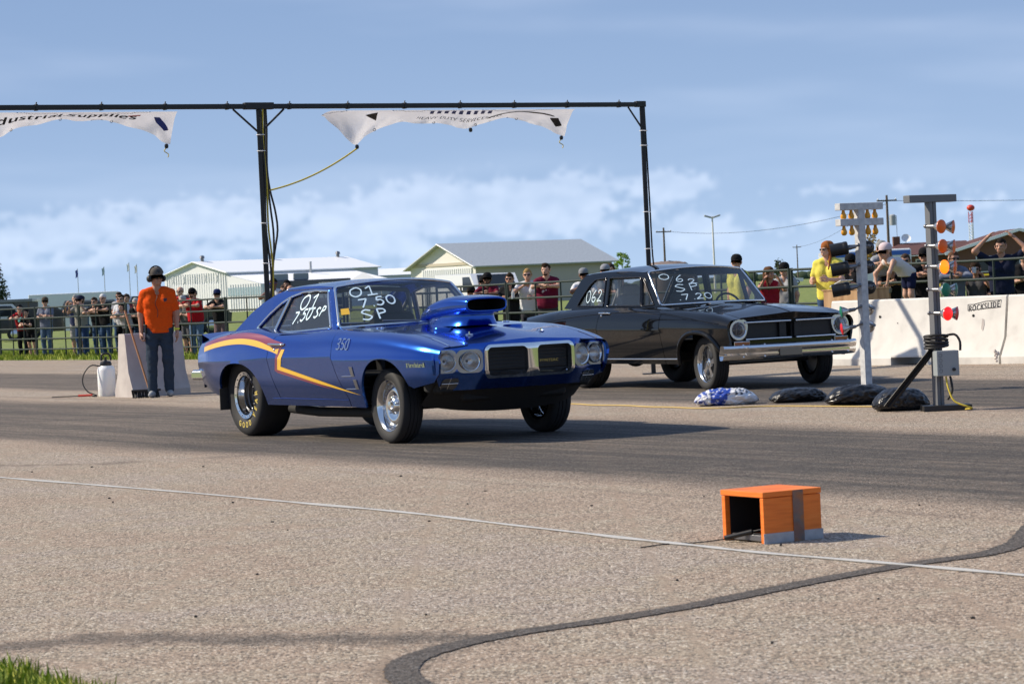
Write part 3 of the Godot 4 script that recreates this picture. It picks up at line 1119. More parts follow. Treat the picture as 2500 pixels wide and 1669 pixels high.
	greenhouse(car, {
		"zg": func(x: float, y: float) -> float: return 0.757 - 0.40 * (y - 0.93) - 0.22 * pow(max(0.0, y - 1.22), 1.3) - 0.05 * max(0.0, -2.4 - x) - 0.03 * max(0.0, x + 1.2),
		"outer": [Vector2(-0.97, 0.945), Vector2(-1.28, 1.322), Vector2(-1.6, 1.338), Vector2(-1.9, 1.338), Vector2(-2.15, 1.325), Vector2(-2.36, 1.288), Vector2(-2.62, 1.21), Vector2(-2.84, 1.115), Vector2(-2.98, 1.03), Vector2(-3.1, 0.955), Vector2(-2.6, 0.93), Vector2(-1.6, 0.92)],
		"windows": [
			[Vector2(-1.09, 0.968), Vector2(-1.355, 1.288), Vector2(-1.6, 1.298), Vector2(-1.85, 1.288), Vector2(-2.05, 1.252), Vector2(-2.175, 0.938), Vector2(-1.7, 0.945)],
			[Vector2(-2.068, 1.248), Vector2(-2.2, 1.2), Vector2(-2.38, 1.105), Vector2(-2.57, 0.985), Vector2(-2.42, 0.962), Vector2(-2.19, 0.938)],
		],
		"glass": M.tint, "glass_front": M.tint_front, "trim": M.chrome, "trim_r": 0.012,
		"ws_low": [-0.985, 0.965, 0.715, 0.30, 0.02], "ws_top": [-1.29, 1.312, 0.585, 0.10, 0.045],
		"rw_low": [-2.95, 0.965, 0.66, -0.06, 0.02], "rw_top": [-2.2, 1.312, 0.585, -0.03, 0.04],
		"roof": func(p: Vector2) -> Vector3: return Vector3(p.x, 1.318 + (0.066 - 0.055 * pow((p.x + 1.72) / 0.62, 2)) * (1 - pow(abs(p.y), 2.4)), -p.y * 0.602),
	}, paint)
	var H := func(x: float, z: float) -> Vector3:
		# a point on the bonnet
		var a := 5.0
		var b := 7.0
		for i in 14:
			var m := (a + b) / 2
			if L.zy(x, m).x > abs(z):
				a = m
			else:
				b = m
		return L.on(x, a, 1.0 if z >= 0 else -1.0)
	# nose: an endura face with the grille opening cut out
	var F := func(p: Vector2) -> Vector3:
		var z := p.x
		var y := p.y
		var k: float = abs(z)
		var x := 0.955 - 0.125 * smoothstep(0.40, 0.70, k) + 0.03 * smoothstep(0.79, 0.838, k) + 0.05 * exp(-pow(k / 0.12, 2)) - 1.15 * pow(max(0.0, 0.57 - y), 1.15) - 0.5 * pow(max(0.0, y - 0.755), 1.5)
		return Vector3(x, y, z)
	var grille_hole := rounded(-0.425, 0.535, 0.425, 0.788, 0.05)
	var cuts := [grille_hole]
	for s in [1.0, -1.0]:
		for e in [[0.712, 0.672], [0.528, 0.668]]:
			var ci := PackedVector2Array()
			for i in 20:
				ci.append(Vector2(s * e[0] + cos(TAU * i / 20) * 0.078, e[1] + sin(TAU * i / 20) * 0.078))
			cuts.append(ci)
	var nose := MB.new()
	var edge := [Vector2(-0.62, 0.435), Vector2(0.62, 0.435), Vector2(0.74, 0.475), Vector2(0.81, 0.57), Vector2(0.838, 0.69), Vector2(0.826, 0.74), Vector2(0.78, 0.782), Vector2(0.6, 0.802), Vector2(0.35, 0.814), Vector2(0.0, 0.834), Vector2(-0.35, 0.814), Vector2(-0.6, 0.802), Vector2(-0.78, 0.782), Vector2(-0.826, 0.74), Vector2(-0.838, 0.69), Vector2(-0.81, 0.57), Vector2(-0.74, 0.475)]
	nose.panel(dense(edge, 0.05), F, Vector2(0.03, 0.04), Vector3(1, 0.1, 0), 0.0, 0.025, cuts)
	obj("nose", nose, paint, car)
	# chrome surround with its two openings
	var gr := MB.new()
	var o1 := rounded(0.042, 0.554, 0.398, 0.768, 0.04)
	var o2 := rounded(-0.398, 0.554, -0.042, 0.768, 0.04)
	gr.panel(rounded(-0.424, 0.533, 0.424, 0.79, 0.055), F, Vector2(0.035, 0.03), Vector3(1, 0, 0), 0.022, 0.06, [o1, o2])
	obj("grille_surround", gr, M.chrome, car)
	for o in [o1, o2]:
		var gp := MB.new()
		gp.panel(Geometry2D.offset_polygon(o, 0.012)[0], F, Vector2(0.06, 0.05), Vector3(1, 0, 0), -0.05)
		var g := obj("grille", gp, M.blacktrim, car)
		for i in 7:
			var y := 0.575 + i * 0.028
			var sl := MB.new()
			var zc: float = (o[0].x + o[8].x) / 2
			sl.tube([F.call(Vector2(zc - 0.165, y)) - Vector3(0.035, 0, 0), F.call(Vector2(zc, y)) - Vector3(0.035, 0, 0), F.call(Vector2(zc + 0.165, y)) - Vector3(0.035, 0, 0)], 0.0035, 5)
			obj("slat", sl, M.blacktrim, g)
	obj("grille_lettering", lettering("PONTIAC", 0.022, func(p): return F.call(Vector2(-0.2 - p.x * 1.5, 0.64 + p.y)) - Vector3(0.026, 0, 0), Vector3.RIGHT, true), M.gold, car)
	for s in [1.0, -1.0]:
		for e in [[0.712, 0.672, 0.30], [0.528, 0.668, 0.14]]:
			var p: Vector3 = F.call(Vector2(s * e[0], e[1]))
			var bz := MB.new()
			var fn := func(q: Vector2) -> Vector3: return F.call(Vector2(s * e[0] + q.x, e[1] + q.y))
			var cir := PackedVector2Array()
			for i in 24:
				cir.append(Vector2(cos(TAU * i / 24), sin(TAU * i / 24)) * 0.078)
			bz.panel(rounded(-0.094, -0.094, 0.094, 0.094, 0.05), fn, Vector2(0.03, 0.03), Vector3.RIGHT, 0.012, 0.03, [cir])
			obj("lamp_bezel", bz, M.darkbezel, car)
			headlamp(car, p + Vector3(0.006, 0, 0), 0.07, -s * e[2])
		var ts := MB.new()
		var tf := func(q: Vector2) -> Vector3: return F.call(Vector2(s * 0.66 + q.x, 0.492 + q.y))
		ts.panel(rounded(-0.068, -0.046, 0.068, 0.046, 0.03), tf, Vector2(0.04, 0.04), Vector3.RIGHT, 0.006, 0.01)
		var tl := obj("turn_signal", ts, M.darklens, car)
		var cr := MB.new()
		cr.tube([tf.call(Vector2(-0.066, 0)) + Vector3(0.012, 0, 0), tf.call(Vector2(0.066, 0)) + Vector3(0.012, 0, 0)], 0.004, 5)
		cr.tube([tf.call(Vector2(0, -0.044)) + Vector3(0.012, 0, 0), tf.call(Vector2(0, 0.044)) + Vector3(0.012, 0, 0)], 0.004, 5)
		obj("crossbar", cr, M.chrome, tl)
	var va := MB.new()
	va.grid(20, 4, func(u, w): return Vector3(0.84 - 0.16 * pow(abs(u * 2 - 1), 3) - 0.24 * w, 0.46 - 0.22 * w + 0.05 * w * pow(abs(u * 2 - 1), 2) + 0.03 * pow(abs(u * 2 - 1), 4), lerpf(-0.74, 0.74, u)), Vector3(1, -0.6, 0))
	obj("valance", va, M.underbody, car)
	# bonnet scoop
	var ringat := func(x: float, hw: float, y0: float, y1: float) -> Array:
		var out := []
		for i in 36:
			var a := TAU * i / 36
			var ca := cos(a)
			var sa := sin(a)
			out.append(Vector3(x, (y0 + y1) / 2 + (y1 - y0) / 2 * sign(sa) * pow(abs(sa), 0.62), hw * sign(ca) * pow(abs(ca), 0.5)))
		return out
	var ST := [[-0.50, 0.17, 0.99, 1.00], [-0.46, 0.2, 0.985, 1.06], [-0.36, 0.215, 0.99, 1.125], [-0.2, 0.222, 1.0, 1.17], [0.0, 0.222, 1.02, 1.195], [0.18, 0.212, 1.038, 1.192], [0.3, 0.2, 1.048, 1.18], [0.315, 0.192, 1.056, 1.172]]
	var sc := MB.new()
	sc.grid(28, 36, func(u, w):
		var f: float = u * (ST.size() - 1)
		var i := mini(int(f), ST.size() - 2)
		var q := []
		for k in 4:
			q.append(cubic_interpolate(ST[i][k], ST[i + 1][k], ST[max(i - 1, 0)][k], ST[min(i + 2, ST.size() - 1)][k], f - i))
		return ringat.call(q[0], q[1], q[2], q[3])[int(round(w * 36)) % 36], Vector3.ZERO)
	for i in sc.v.size():
		if sc.n[i].dot(sc.v[i] - Vector3(sc.v[i].x - 0.03, 1.09, 0)) < 0:
			sc.n[i] = -sc.n[i]
	var fixed := MB.new()
	fixed.add(sc, Transform3D())
	var sp := obj("bonnet_scoop", fixed, paint, car)
	var lip := MB.new()
	lip.tube(ringat.call(0.312, 0.19, 1.06, 1.168), 0.009, 6, false, true)
	obj("lip", lip, paint, sp)
	var inner := MB.new()
	inner.grid(6, 36, func(u, w): return ringat.call(lerpf(0.31, 0.05, u), lerpf(0.186, 0.15, u), lerpf(1.062, 1.075, u), lerpf(1.166, 1.15, u))[int(round(w * 36)) % 36], Vector3.ZERO)
	inner.face(ringat.call(0.06, 0.15, 1.07, 1.15), Vector3.RIGHT)
	obj("intake", inner, M.void_black, sp)
	var nk := MB.new()
	nk.grid(8, 36, func(u, w):
		var a: float = TAU * w
		var k: float = 1.0 + 0.16 * pow(1 - u, 2) + 0.08 * u * u
		return Vector3(-0.12 + 0.335 * k * sign(cos(a)) * pow(abs(cos(a)), 0.6), lerpf(0.945, 1.06, u), 0.185 * k * sign(sin(a)) * pow(abs(sin(a)), 0.6)), Vector3.ZERO)
	for i in nk.v.size():
		if nk.n[i].dot(nk.v[i] - Vector3(-0.13, 1.0, 0)) < 0:
			nk.n[i] = -nk.n[i]
	var nkf := MB.new()
	nkf.add(nk, Transform3D())
	obj("scoop_base", nkf, paint, sp)
	for s in [1.0, -1.0]:
		var hs := MB.new()
		var base: Vector3 = H.call(0.16, s * 0.34)
		hs.lathe([Vector2(0.095, -0.03), Vector2(0.09, 0.018), Vector2(0.078, 0.03), Vector2(0.066, 0.02), Vector2(0.06, -0.02)], 26, Transform3D(Basis(Vector3(0.8, 0, 0), Vector3(0.15, 0.6, 0), Vector3(0, 0, 1)), base))
		var h := obj("bonnet_vent", hs, paint, car)
		var hi := MB.new()
		hi.lathe([Vector2(0.066, 0.012), Vector2(0.03, 0.004), Vector2(0.001, 0.002)], 22, Transform3D(Basis(Vector3(0.8, 0, 0), Vector3(0.15, 0.6, 0), Vector3(0, 0, 1)), base))
		obj("opening", hi, M.void_black, h)
		var pn := MB.new()
		var pb: Vector3 = H.call(0.6, s * 0.345)
		for i in 6:
			var a := TAU * i / 6
			pn.ball(Transform3D(Basis(Vector3.UP, a) * Basis.from_scale(Vector3(0.014, 0.007, 0.006)), pb + Vector3(cos(a) * 0.018, 0.004, -sin(a) * 0.018)), 8, 6)
		pn.tube([pb, pb + Vector3(0, 0.03, 0)], 0.006, 8)
		obj("bonnet_pin", pn, M.chrome, car)
		var pw := MB.new()
		var pb2: Vector3 = H.call(-0.42, s * 0.62)
		for i in 5:
			var a := TAU * i / 5
			pw.ball(Transform3D(Basis(Vector3.UP, a) * Basis.from_scale(Vector3(0.016, 0.007, 0.006)), pb2 + Vector3(cos(a) * 0.018, 0.004, -sin(a) * 0.018)), 8, 6)
		obj("bonnet_pin", pw, M.chrome, car)
		# small chrome strips where bonnet meets fender
		var tp := MB.new()
		tp.tube([L.on(0.62, 4.99, s) + Vector3(0, 0.004, 0), L.on(0.76, 4.99, s) + Vector3(0, 0.004, 0), L.on(0.88, 4.99, s) + Vector3(0, 0.004, 0)], 0.006, 6)
		obj("trim_strip", tp, M.chrome, car)
		var wp := MB.new()
		wp.tube([Vector3(-0.66, 1.0, s * 0.1), Vector3(-0.74, 1.012, s * 0.42)], 0.008, 6)
		obj("wiper", wp, M.castmetal, car)
	# stripes laid on the flanks
	for side in [1.0, -1.0]:
		var fn := func(p: Vector2) -> Vector3: return L.on(p.x, p.y, side)
		var hint := Vector3(0, 0.25, side)
		var my := [Vector2(-3.44, 0.856), Vector2(-3.10, 0.906), Vector2(-2.79, 0.938), Vector2(-2.474, 0.949), Vector2(-2.166, 0.928), Vector2(-1.89, 0.88)]
		var yt := [Vector2(-3.44, 0.822), Vector2(-3.10, 0.862), Vector2(-2.79, 0.889), Vector2(-2.474, 0.896), Vector2(-2.166, 0.870), Vector2(-1.83, 0.794)]
		var yb := [Vector2(-3.42, 0.778), Vector2(-3.105, 0.816), Vector2(-2.777, 0.841), Vector2(-2.484, 0.846), Vector2(-2.246, 0.827), Vector2(-1.946, 0.783), Vector2(-1.787, 0.752)]
		var m1 := smooth_line(my)
		m1.append_array([Vector2(-1.652, 0.843), Vector2(-1.72, 0.80), Vector2(-1.77, 0.722), Vector2(-1.79, 0.632), Vector2(-1.745, 0.609), Vector2(-1.0, 0.487), Vector2(-0.82, 0.452), Vector2(-1.0, 0.472), Vector2(-1.805, 0.588), Vector2(-1.867, 0.61), Vector2(-1.82, 0.74), Vector2(-1.79, 0.80)])
		var b1 := smooth_line(yt)
		b1.reverse()
		m1.append_array(b1)
		var mm := MB.new()
		mm.panel(L.flank(dense(m1, 0.05)), fn, Vector2(0.05, 0.1), hint, 0.0012)
		obj("maroon_stripe", mm, M.maroonpaint, car)
		var y1 := smooth_line(yt)
		y1.append_array([Vector2(-1.764, 0.803)])
		var b2 := smooth_line(yb)
		b2.reverse()
		y1.append_array(b2)
		var ym := MB.new()
		ym.panel(L.flank(dense(y1, 0.05)), fn, Vector2(0.05, 0.1), hint, 0.0022)
		ym.panel(L.flank(dense([Vector2(-1.714, 0.795), Vector2(-1.652, 0.795), Vector2(-1.705, 0.722), Vector2(-1.738, 0.644), Vector2(-1.0, 0.521), Vector2(-0.321, 0.403), Vector2(-1.0, 0.491), Vector2(-1.811, 0.618), Vector2(-1.78, 0.722)], 0.05)), fn, Vector2(0.05, 0.1), hint, 0.0024)
		obj("yellow_stripe", ym, M.yellowpaint, car)
		# emblem and figures
		var mir := -1.0 if side < 0 else 1.0
		obj("model_emblem", lettering("Firebird", 0.034, func(p): return L.on(0.63 + p.x * 1.25 * mir, L.v_of_y(0.63 + p.x * mir, 0.652 + p.y), side) + Vector3(0, 0, side * 0.006), Vector3(0, 0, side), true, 0.0, true), M.chrome, car)
		obj("engine_figures", lettering("350", 0.10, func(p): return L.on(-0.535 + p.x * mir + p.y * 0.25 * mir, L.v_of_y(-0.535, 0.832 + p.y), side) + Vector3(0, 0, side * 0.005), Vector3(0, 0.3, side).normalized(), false, 0.003), M.satin, car)
		var dh := MB.new()
		dh.tube([L.on(-1.93, L.v_of_y(-1.93, 0.843), side), L.on(-1.92, L.v_of_y(-1.92, 0.843), side) + Vector3(0, 0, side * 0.03), L.on(-1.7, L.v_of_y(-1.7, 0.838), side) + Vector3(0, 0, side * 0.03), L.on(-1.67, L.v_of_y(-1.67, 0.838), side)], 0.011, 8)
		dh.ball(Transform3D(Basis.from_scale(Vector3(0.014, 0.014, 0.01)), L.on(-1.85, L.v_of_y(-1.85, 0.79), side)), 10, 8)
		obj("door_handle", dh, M.chrome, car)
		for e in [[-0.405, 0.605, 0.62], [-0.36, 0.498, 0.51]]:
			var vm := MB.new()
			vm.panel(L.flank(PackedVector2Array([Vector2(e[0] - 0.035, e[1] + 0.038), Vector2(e[0] + 0.02, e[1] + 0.038), Vector2(e[0] + 0.04, e[1] - 0.04), Vector2(e[0] - 0.01, e[1] - 0.04)])), fn, Vector2(0.03, 0.1), hint, 0.006, 0.006)
			var vv := obj("fender_vent", vm, M.castmetal, car)
			var vl := MB.new()
			vl.tube([L.on(e[0] - 0.19, L.v_of_y(e[0] - 0.19, e[1] - 0.045), side), L.on(e[0] + 0.04, L.v_of_y(e[0], e[1] - 0.042), side)], 0.005, 6)
			obj("louvre_edge", vl, M.satin, vv)
		var fl := MB.new()
		fl.box(at(Vector3(-3.09, 0.34, side * 0.80)), Vector3(0.012, 0.2, 0.2), 0.004)
		obj("mud_flap", fl, M.rubber, car)
		var pipe := MB.new()
		pipe.tube([Vector3(-2.2, 0.25, side * 0.6), Vector3(-1.5, 0.235, side * 0.68), Vector3(-0.4, 0.245, side * 0.68)], 0.042, 12)
		obj("traction_bar", pipe, M.underbody, car)
		var rl := MB.new()
		rl.tube(range(12).map(func(i): return L.on(lerpf(-2.02, -0.56, i / 11.0), L.v_of_y(lerpf(-2.02, -0.56, i / 11.0), 0.36), side) + Vector3(0, 0, side * 0.002)), 0.004, 5)
		obj("sill_trim", rl, paint, car)
		wheel(car, Vector3(0, 0.312, side * 0.72), 0.312, 0.207, 0.19, side, "disc", -0.03)
		var rw := wheel(car, Vector3(-2.745, 0.375, side * 0.655), 0.375, 0.212, 0.33, side, "ribbed")
		for e in [["GOOD", 250.0], ["YEAR", 320.0]]:
			for k in 4:
				var a := deg_to_rad(e[1] + k * 15.0)
				var mid := Vector3(cos(a), sin(a), 0)
				var tang := Vector3(-sin(a), cos(a), 0)
				obj("lettering", lettering(e[0][k], 0.052, func(p): return mid * (0.272 - p.y) * 1.0 + tang * p.x + Vector3(0, 0, 0.167), Vector3.BACK, true), M.tyreyellow, rw)
	# tail: rear panel, bumper, spoiler lip
	var tp2 := MB.new()
	tp2.grid(16, 6, func(u, w): return Vector3(-3.66 - 0.03 * (1 - pow(u * 2 - 1, 2)), lerpf(0.44, 0.89, w), lerpf(-0.79, 0.79, u)), Vector3(-1, 0, 0))
	obj("tail_panel", tp2, paint, car)
	var rb := MB.new()
	rb.box(at(Vector3(-3.74, 0.56, 0)), Vector3(0.12, 0.1, 1.68), 0.04)
	for s in [1.0, -1.0]:
		rb.box(Transform3D(Basis(Vector3.UP, s * 0.35), Vector3(-3.68, 0.56, s * 0.83)), Vector3(0.2, 0.1, 0.06), 0.028)
	obj("rear_bumper", rb, M.chrome, car)
	var spl := MB.new()
	spl.grid(20, 5, func(u, w): return Vector3(-3.44 - 0.2 * w, 0.905 + 0.055 * w - 0.02 * pow(abs(u * 2 - 1), 4), lerpf(-0.8, 0.8, u)), Vector3.UP)
	spl.grid(20, 2, func(u, w): return Vector3(-3.64 + 0.012 * w, 0.96 - 0.08 * w - 0.02 * pow(abs(u * 2 - 1), 4), lerpf(-0.8, 0.8, u)), Vector3(-1, 0, 0))
	obj("spoiler", spl, paint, car)
	var bd := MB.new()
	bd.ball(Transform3D(Basis.from_scale(Vector3(0.03, 0.022, 0.006)), L.on(-3.57, L.v_of_y(-3.57, 0.6), 1.0)), 10, 8)
	obj("side_badge", bd, M.chrome, car)
	# cabin
	seat(car, Vector3(-1.72, 0.42, -0.38), M.blacktrim)
	seat(car, Vector3(-1.72, 0.42, 0.38), M.blacktrim)
	cage(car, -0.95, -2.05, 0.4, 1.28, 0.62, M.cagegrey)
	steering(car, Vector3(-1.2, 0.86, -0.38))
	var dash := MB.new()
	dash.box(at(Vector3(-0.92, 0.86, 0)), Vector3(0.3, 0.2, 1.3), 0.06)
	dash.box(at(Vector3(-1.6, 0.36, 0)), Vector3(1.9, 0.06, 1.4), 0.02)
	dash.box(at(Vector3(-2.35, 0.62, 0)), Vector3(0.08, 0.6, 1.4), 0.02)
	obj("dashboard", dash, M.blacktrim, car)
	# figures painted on the glass
	var zg := func(p: Vector2) -> Vector3: return Vector3(p.x, p.y, 0.757 - 0.40 * (p.y - 0.93) - 0.22 * pow(max(0.0, p.y - 1.22), 1.3) - 0.018)
	obj("window_figures", strokes(painted("01", Vector2(-1.86, 1.135), 0.125, 0.19, 0.3, 0.004) + painted("7.50", Vector2(-1.93, 1.01), 0.105, 0.105, 0.35, 0.012) + painted("SP", Vector2(-1.53, 1.06), 0.085, 0.10, 0.5, 0.012), 0.016, zg, Vector3(0, 0.3, 1), 0.004), M.chalk, car)
	var W := screen_fn([-0.985, 0.965, 0.715, 0.30, 0.02], [-1.29, 1.312, 0.585, 0.10, 0.045])
	var Wm := func(p: Vector2) -> Vector3: return W.call(Vector2(p.x / 0.66, p.y / 0.42))
	obj("windscreen_figures", strokes(painted("01", Vector2(-0.54, 0.285), 0.095, 0.14, 0.06, 0.002) + painted("7.50", Vector2(-0.50, 0.17), 0.085, 0.1, 0.12, 0.004) + painted("SP", Vector2(-0.5, 0.05), 0.095, 0.115, 0.0, 0.002), 0.013, Wm, Vector3(1, 0.8, 0), 0.004), M.chalk, car)
	var stk := MB.new()
	stk.panel(PackedVector2Array([Vector2(-0.635, 0.12), Vector2(-0.575, 0.12), Vector2(-0.575, 0.18), Vector2(-0.635, 0.18)]), Wm, Vector2(0.04, 0.04), Vector3(1, 0.8, 0), 0.004)
	obj("windscreen_sticker", stk, M.yellowpaint, car)

func black_car() -> void:
	var car := thing("race_car", "glossy black two-door sedan with chrome bumper and figures on its windscreen", "car", Vector3(2.79, 0, -30.7), deg_to_rad(28.4 - 90.0))
	var paint: Material = M.blackpaint
	var L := Loft.new([
		[0.68, [0.80, 0.46], [0.825, 0.56], [0.850, 0.690], [0.835, 0.735], [0.785, 0.778], [0.66, 0.79], [0.33, 0.815], [0.0, 0.842]],
		[0.40, [0.82, 0.38], [0.86, 0.53], [0.882, 0.694], [0.868, 0.765], [0.80, 0.838], [0.66, 0.845], [0.33, 0.87], [0.0, 0.898]],
		[-0.15, [0.83, 0.31], [0.87, 0.50], [0.892, 0.70], [0.875, 0.805], [0.80, 0.888], [0.66, 0.892], [0.33, 0.915], [0.0, 0.938]],
		[-0.70, [0.83, 0.287], [0.87, 0.50], [0.893, 0.706], [0.875, 0.83], [0.81, 0.912], [0.68, 0.925], [0.33, 0.948], [0.0, 0.965]],
		[-1.40, [0.83, 0.287], [0.87, 0.50], [0.893, 0.712], [0.875, 0.85], [0.825, 0.935], [0.745, 0.955], [0.35, 0.96], [0.0, 0.96]],
		[-2.20, [0.83, 0.29], [0.87, 0.50], [0.893, 0.72], [0.875, 0.86], [0.82, 0.945], [0.735, 0.968], [0.35, 0.975], [0.0, 0.975]],
		[-2.90, [0.83, 0.31], [0.87, 0.50], [0.893, 0.724], [0.875, 0.85], [0.815, 0.93], [0.71, 0.958], [0.35, 0.972], [0.0, 0.977]],
		[-3.50, [0.82, 0.34], [0.86, 0.50], [0.88, 0.718], [0.866, 0.82], [0.81, 0.895], [0.70, 0.925], [0.35, 0.94], [0.0, 0.945]],
		[-4.05, [0.78, 0.40], [0.82, 0.52], [0.84, 0.70], [0.83, 0.78], [0.78, 0.845], [0.70, 0.872], [0.35, 0.885], [0.0, 0.89]],
	])
	var split := func(x: float) -> float: return L.zy(x, 3.6).y
	var d := {
		"nose": 0.68, "nose_y": 0.78, "tail": -4.05, "cowl": -0.69, "cowl_y": 0.91, "hood_back": -0.60, "boot_front": -3.12, "sill": 0.285, "rear": -2.70, "split": split,
		"door": [Vector2(-2.04, 0.30), Vector2(-0.655, 0.297), Vector2(-0.66, 0.5), Vector2(-0.692, 0.706), Vector2(-0.68, 0.85), Vector2(-0.67, 0.915), Vector2(-1.4, 0.935), Vector2(-1.93, 0.938), Vector2(-2.05, 0.867), Vector2(-2.10, 0.72)],
	}
	d.fender = func() -> Array:
		var out := [Vector2(-0.645, 0.297), Vector2(-0.34, 0.296)]
		out.append_array(arch(0.09, 0.29, 0.43, 0.366, 180, 20))
		out.append_array([Vector2(0.58, 0.43), Vector2(0.68, 0.48), Vector2(0.68, 0.742)])
		for i in 21:
			var x := lerpf(0.68, -0.664, i / 20.0)
			out.append(Vector2(x, split.call(x)))
		out.append_array([Vector2(-0.684, 0.706), Vector2(-0.652, 0.5)])
		return out
	d.quarter = func() -> Array:
		var out := [Vector2(-2.05, 0.30), Vector2(-2.108, 0.72), Vector2(-2.058, 0.867), Vector2(-1.94, 0.938)]
		for i in 21:
			var x := lerpf(-1.96, -4.05, i / 20.0)
			out.append(Vector2(x, split.call(x)))
		out.append_array([Vector2(-4.05, 0.46), Vector2(-3.6, 0.40), Vector2(-3.16, 0.32)])
		out.append_array(arch(-2.70, 0.30, 0.43, 0.33, 180, 0))
		return out
	shell(car, L, d, paint)
	for side in [1.0, -1.0]:
		var fn := func(p: Vector2) -> Vector3: return L.on(p.x, p.y, side)
		var mb := MB.new()
		var pl := PackedVector2Array()
		for i in 25:
			pl.append(Vector2(lerpf(-0.67, -3.13, i / 24.0), 5.3))
		for i in 25:
			var x := lerpf(-3.13, -0.67, i / 24.0)
			pl.append(Vector2(x, L.v_of_y(x, d.split.call(x) if x < -1.94 else L.zy(x, 3.8).y)))
		mb.panel(pl, fn, Vector2(0.06, 0.2), Vector3(0, 1, side * 0.3), -0.002)
		obj("window_ledge", mb, paint, car)
	greenhouse(car, {
		"zg": func(x: float, y: float) -> float: return 0.748 - 0.17 * (y - 0.95) - 0.9 * pow(max(0.0, y - 1.3), 1.6) - 0.02 * max(0.0, -2.5 - x) - 0.06 * max(0.0, x + 1.2),
		"outer": [Vector2(-0.86, 0.95), Vector2(-1.27, 1.358), Vector2(-1.6, 1.376), Vector2(-2.0, 1.385), Vector2(-2.3, 1.382), Vector2(-2.52, 1.372), Vector2(-2.68, 1.345), Vector2(-2.78, 1.29), Vector2(-2.94, 1.13), Vector2(-3.13, 0.965), Vector2(-2.6, 0.94), Vector2(-1.6, 0.94)],
		"windows": [
			[Vector2(-1.30, 0.968), Vector2(-2.075, 0.98), Vector2(-2.06, 1.312), Vector2(-1.36, 1.302)],
			[Vector2(-1.02, 0.975), Vector2(-1.275, 0.968), Vector2(-1.335, 1.296), Vector2(-1.295, 1.29)],
			[Vector2(-2.165, 0.98), Vector2(-2.80, 0.988), Vector2(-2.70, 1.09), Vector2(-2.52, 1.24), Vector2(-2.40, 1.3), Vector2(-2.155, 1.312)],
		],
		"glass": M.clearglass, "glass_front": M.tint_front, "trim": M.blackchrome, "trim_r": 0.011,
		"ws_low": [-0.90, 0.968, 0.72, 0.24, 0.01], "ws_top": [-1.275, 1.352, 0.64, 0.11, 0.04],
		"rw_low": [-3.08, 0.975, 0.66, -0.08, 0.0], "rw_top": [-2.72, 1.335, 0.63, -0.05, 0.05],
		"roof": func(p: Vector2) -> Vector3: return Vector3(p.x, 1.362 + (0.085 - 0.05 * pow((p.x + 1.95) / 0.8, 2)) * (1 - pow(abs(p.y), 2.6)), -p.y * 0.66),
	}, paint)
	# front: bonnet lip, dark grille with chrome bars, lamps, bumper
	var F := func(z: float) -> float: return 0.70 - 0.10 * pow(abs(z) / 0.86, 3) + 0.03 * exp(-pow(z / 0.05, 2))
	var hl := MB.new()
	hl.grid(30, 4, func(u, w): return Vector3(F.call(lerpf(-0.66, 0.66, u)) - 0.03 * pow(1 - w, 1) + 0.01, lerpf(0.752, 0.80 + 0.045 * (1 - abs(u * 2 - 1)), w), lerpf(-0.66, 0.66, u)), Vector3.RIGHT)
	obj("bonnet_lip", hl, paint, car)
	var fc := MB.new()
	for s in [1.0, -1.0]:
		fc.grid(8, 8, func(u, w): return Vector3(F.call(lerpf(0.58, 0.84, u)) - 0.03 - 0.05 * pow(u, 3), lerpf(0.47, 0.785 - 0.05 * u * u, w), s * lerpf(0.58, 0.84, u)), Vector3.RIGHT)
	fc.grid(12, 2, func(u, w): return Vector3(0.66, lerpf(0.46, 0.552, w), lerpf(-0.6, 0.6, u)), Vector3.RIGHT)
	obj("front_panel", fc, paint, car)
	for s in [1.0, -1.0]:
		var gp := MB.new()
		gp.face([Vector3(0.625, 0.555, s * 0.03), Vector3(0.625, 0.555, s * 0.6), Vector3(0.625, 0.75, s * 0.6), Vector3(0.625, 0.75, s * 0.03)], Vector3.RIGHT)
		gp.box(at(Vector3(0.645, 0.65, s * 0.1)), Vector3(0.03, 0.17, 0.09), 0.005)
		var g := obj("grille", gp, M.blacktrim, car)
		for y in [0.558, 0.745]:
			var bar := MB.new()
			bar.tube(range(7).map(func(i): return Vector3(F.call(lerpf(0.03, 0.6, i / 6.0)), y, s * lerpf(0.03, 0.6, i / 6.0))), 0.012, 6)
			obj("grille_bar", bar, M.chrome, g)
		var lr := MB.new()
		var lc := Vector3(F.call(0.685) - 0.005, 0.668, s * 0.685)
		var shape := PackedVector2Array()
		for i in 28:
			var a := TAU * i / 28
			var r := 0.112 + 0.03 * pow(max(0.0, cos(a - (2.4 if s > 0 else 0.74))), 6.0)
			shape.append(Vector2(cos(a) * r, sin(a) * r))
		var cir := PackedVector2Array()
		for i in 24:
			cir.append(Vector2(cos(TAU * i / 24), sin(TAU * i / 24)) * 0.085)
		lr.panel(shape, func(p): return lc + Vector3(0.0 - 0.12 * abs(p.x) * 0.5, p.y, p.x), Vector2(0.04, 0.04), Vector3.RIGHT, 0.02, 0.05, [cir])
		obj("lamp_bezel", lr, M.satin, car)
		headlamp(car, lc + Vector3(0.014, 0, 0), 0.078, -s * 0.1)
		var ts := MB.new()
		ts.box(Transform3D(Basis(Vector3.UP, -s * 0.1), Vector3(0.672, 0.517, s * 0.665)), Vector3(0.04, 0.05, 0.2), 0.006)
		var tl := obj("turn_signal", ts, M.chrome, car)
		var tt := MB.new()
		tt.box(Transform3D(Basis(Vector3.UP, -s * 0.1), Vector3(0.69, 0.517, s * 0.665)), Vector3(0.02, 0.036, 0.18), 0.004)
		obj("amber_lens", tt, M.amberlens, tl)
		# wheel-arch lip and trim on the flank
		var lip := MB.new()
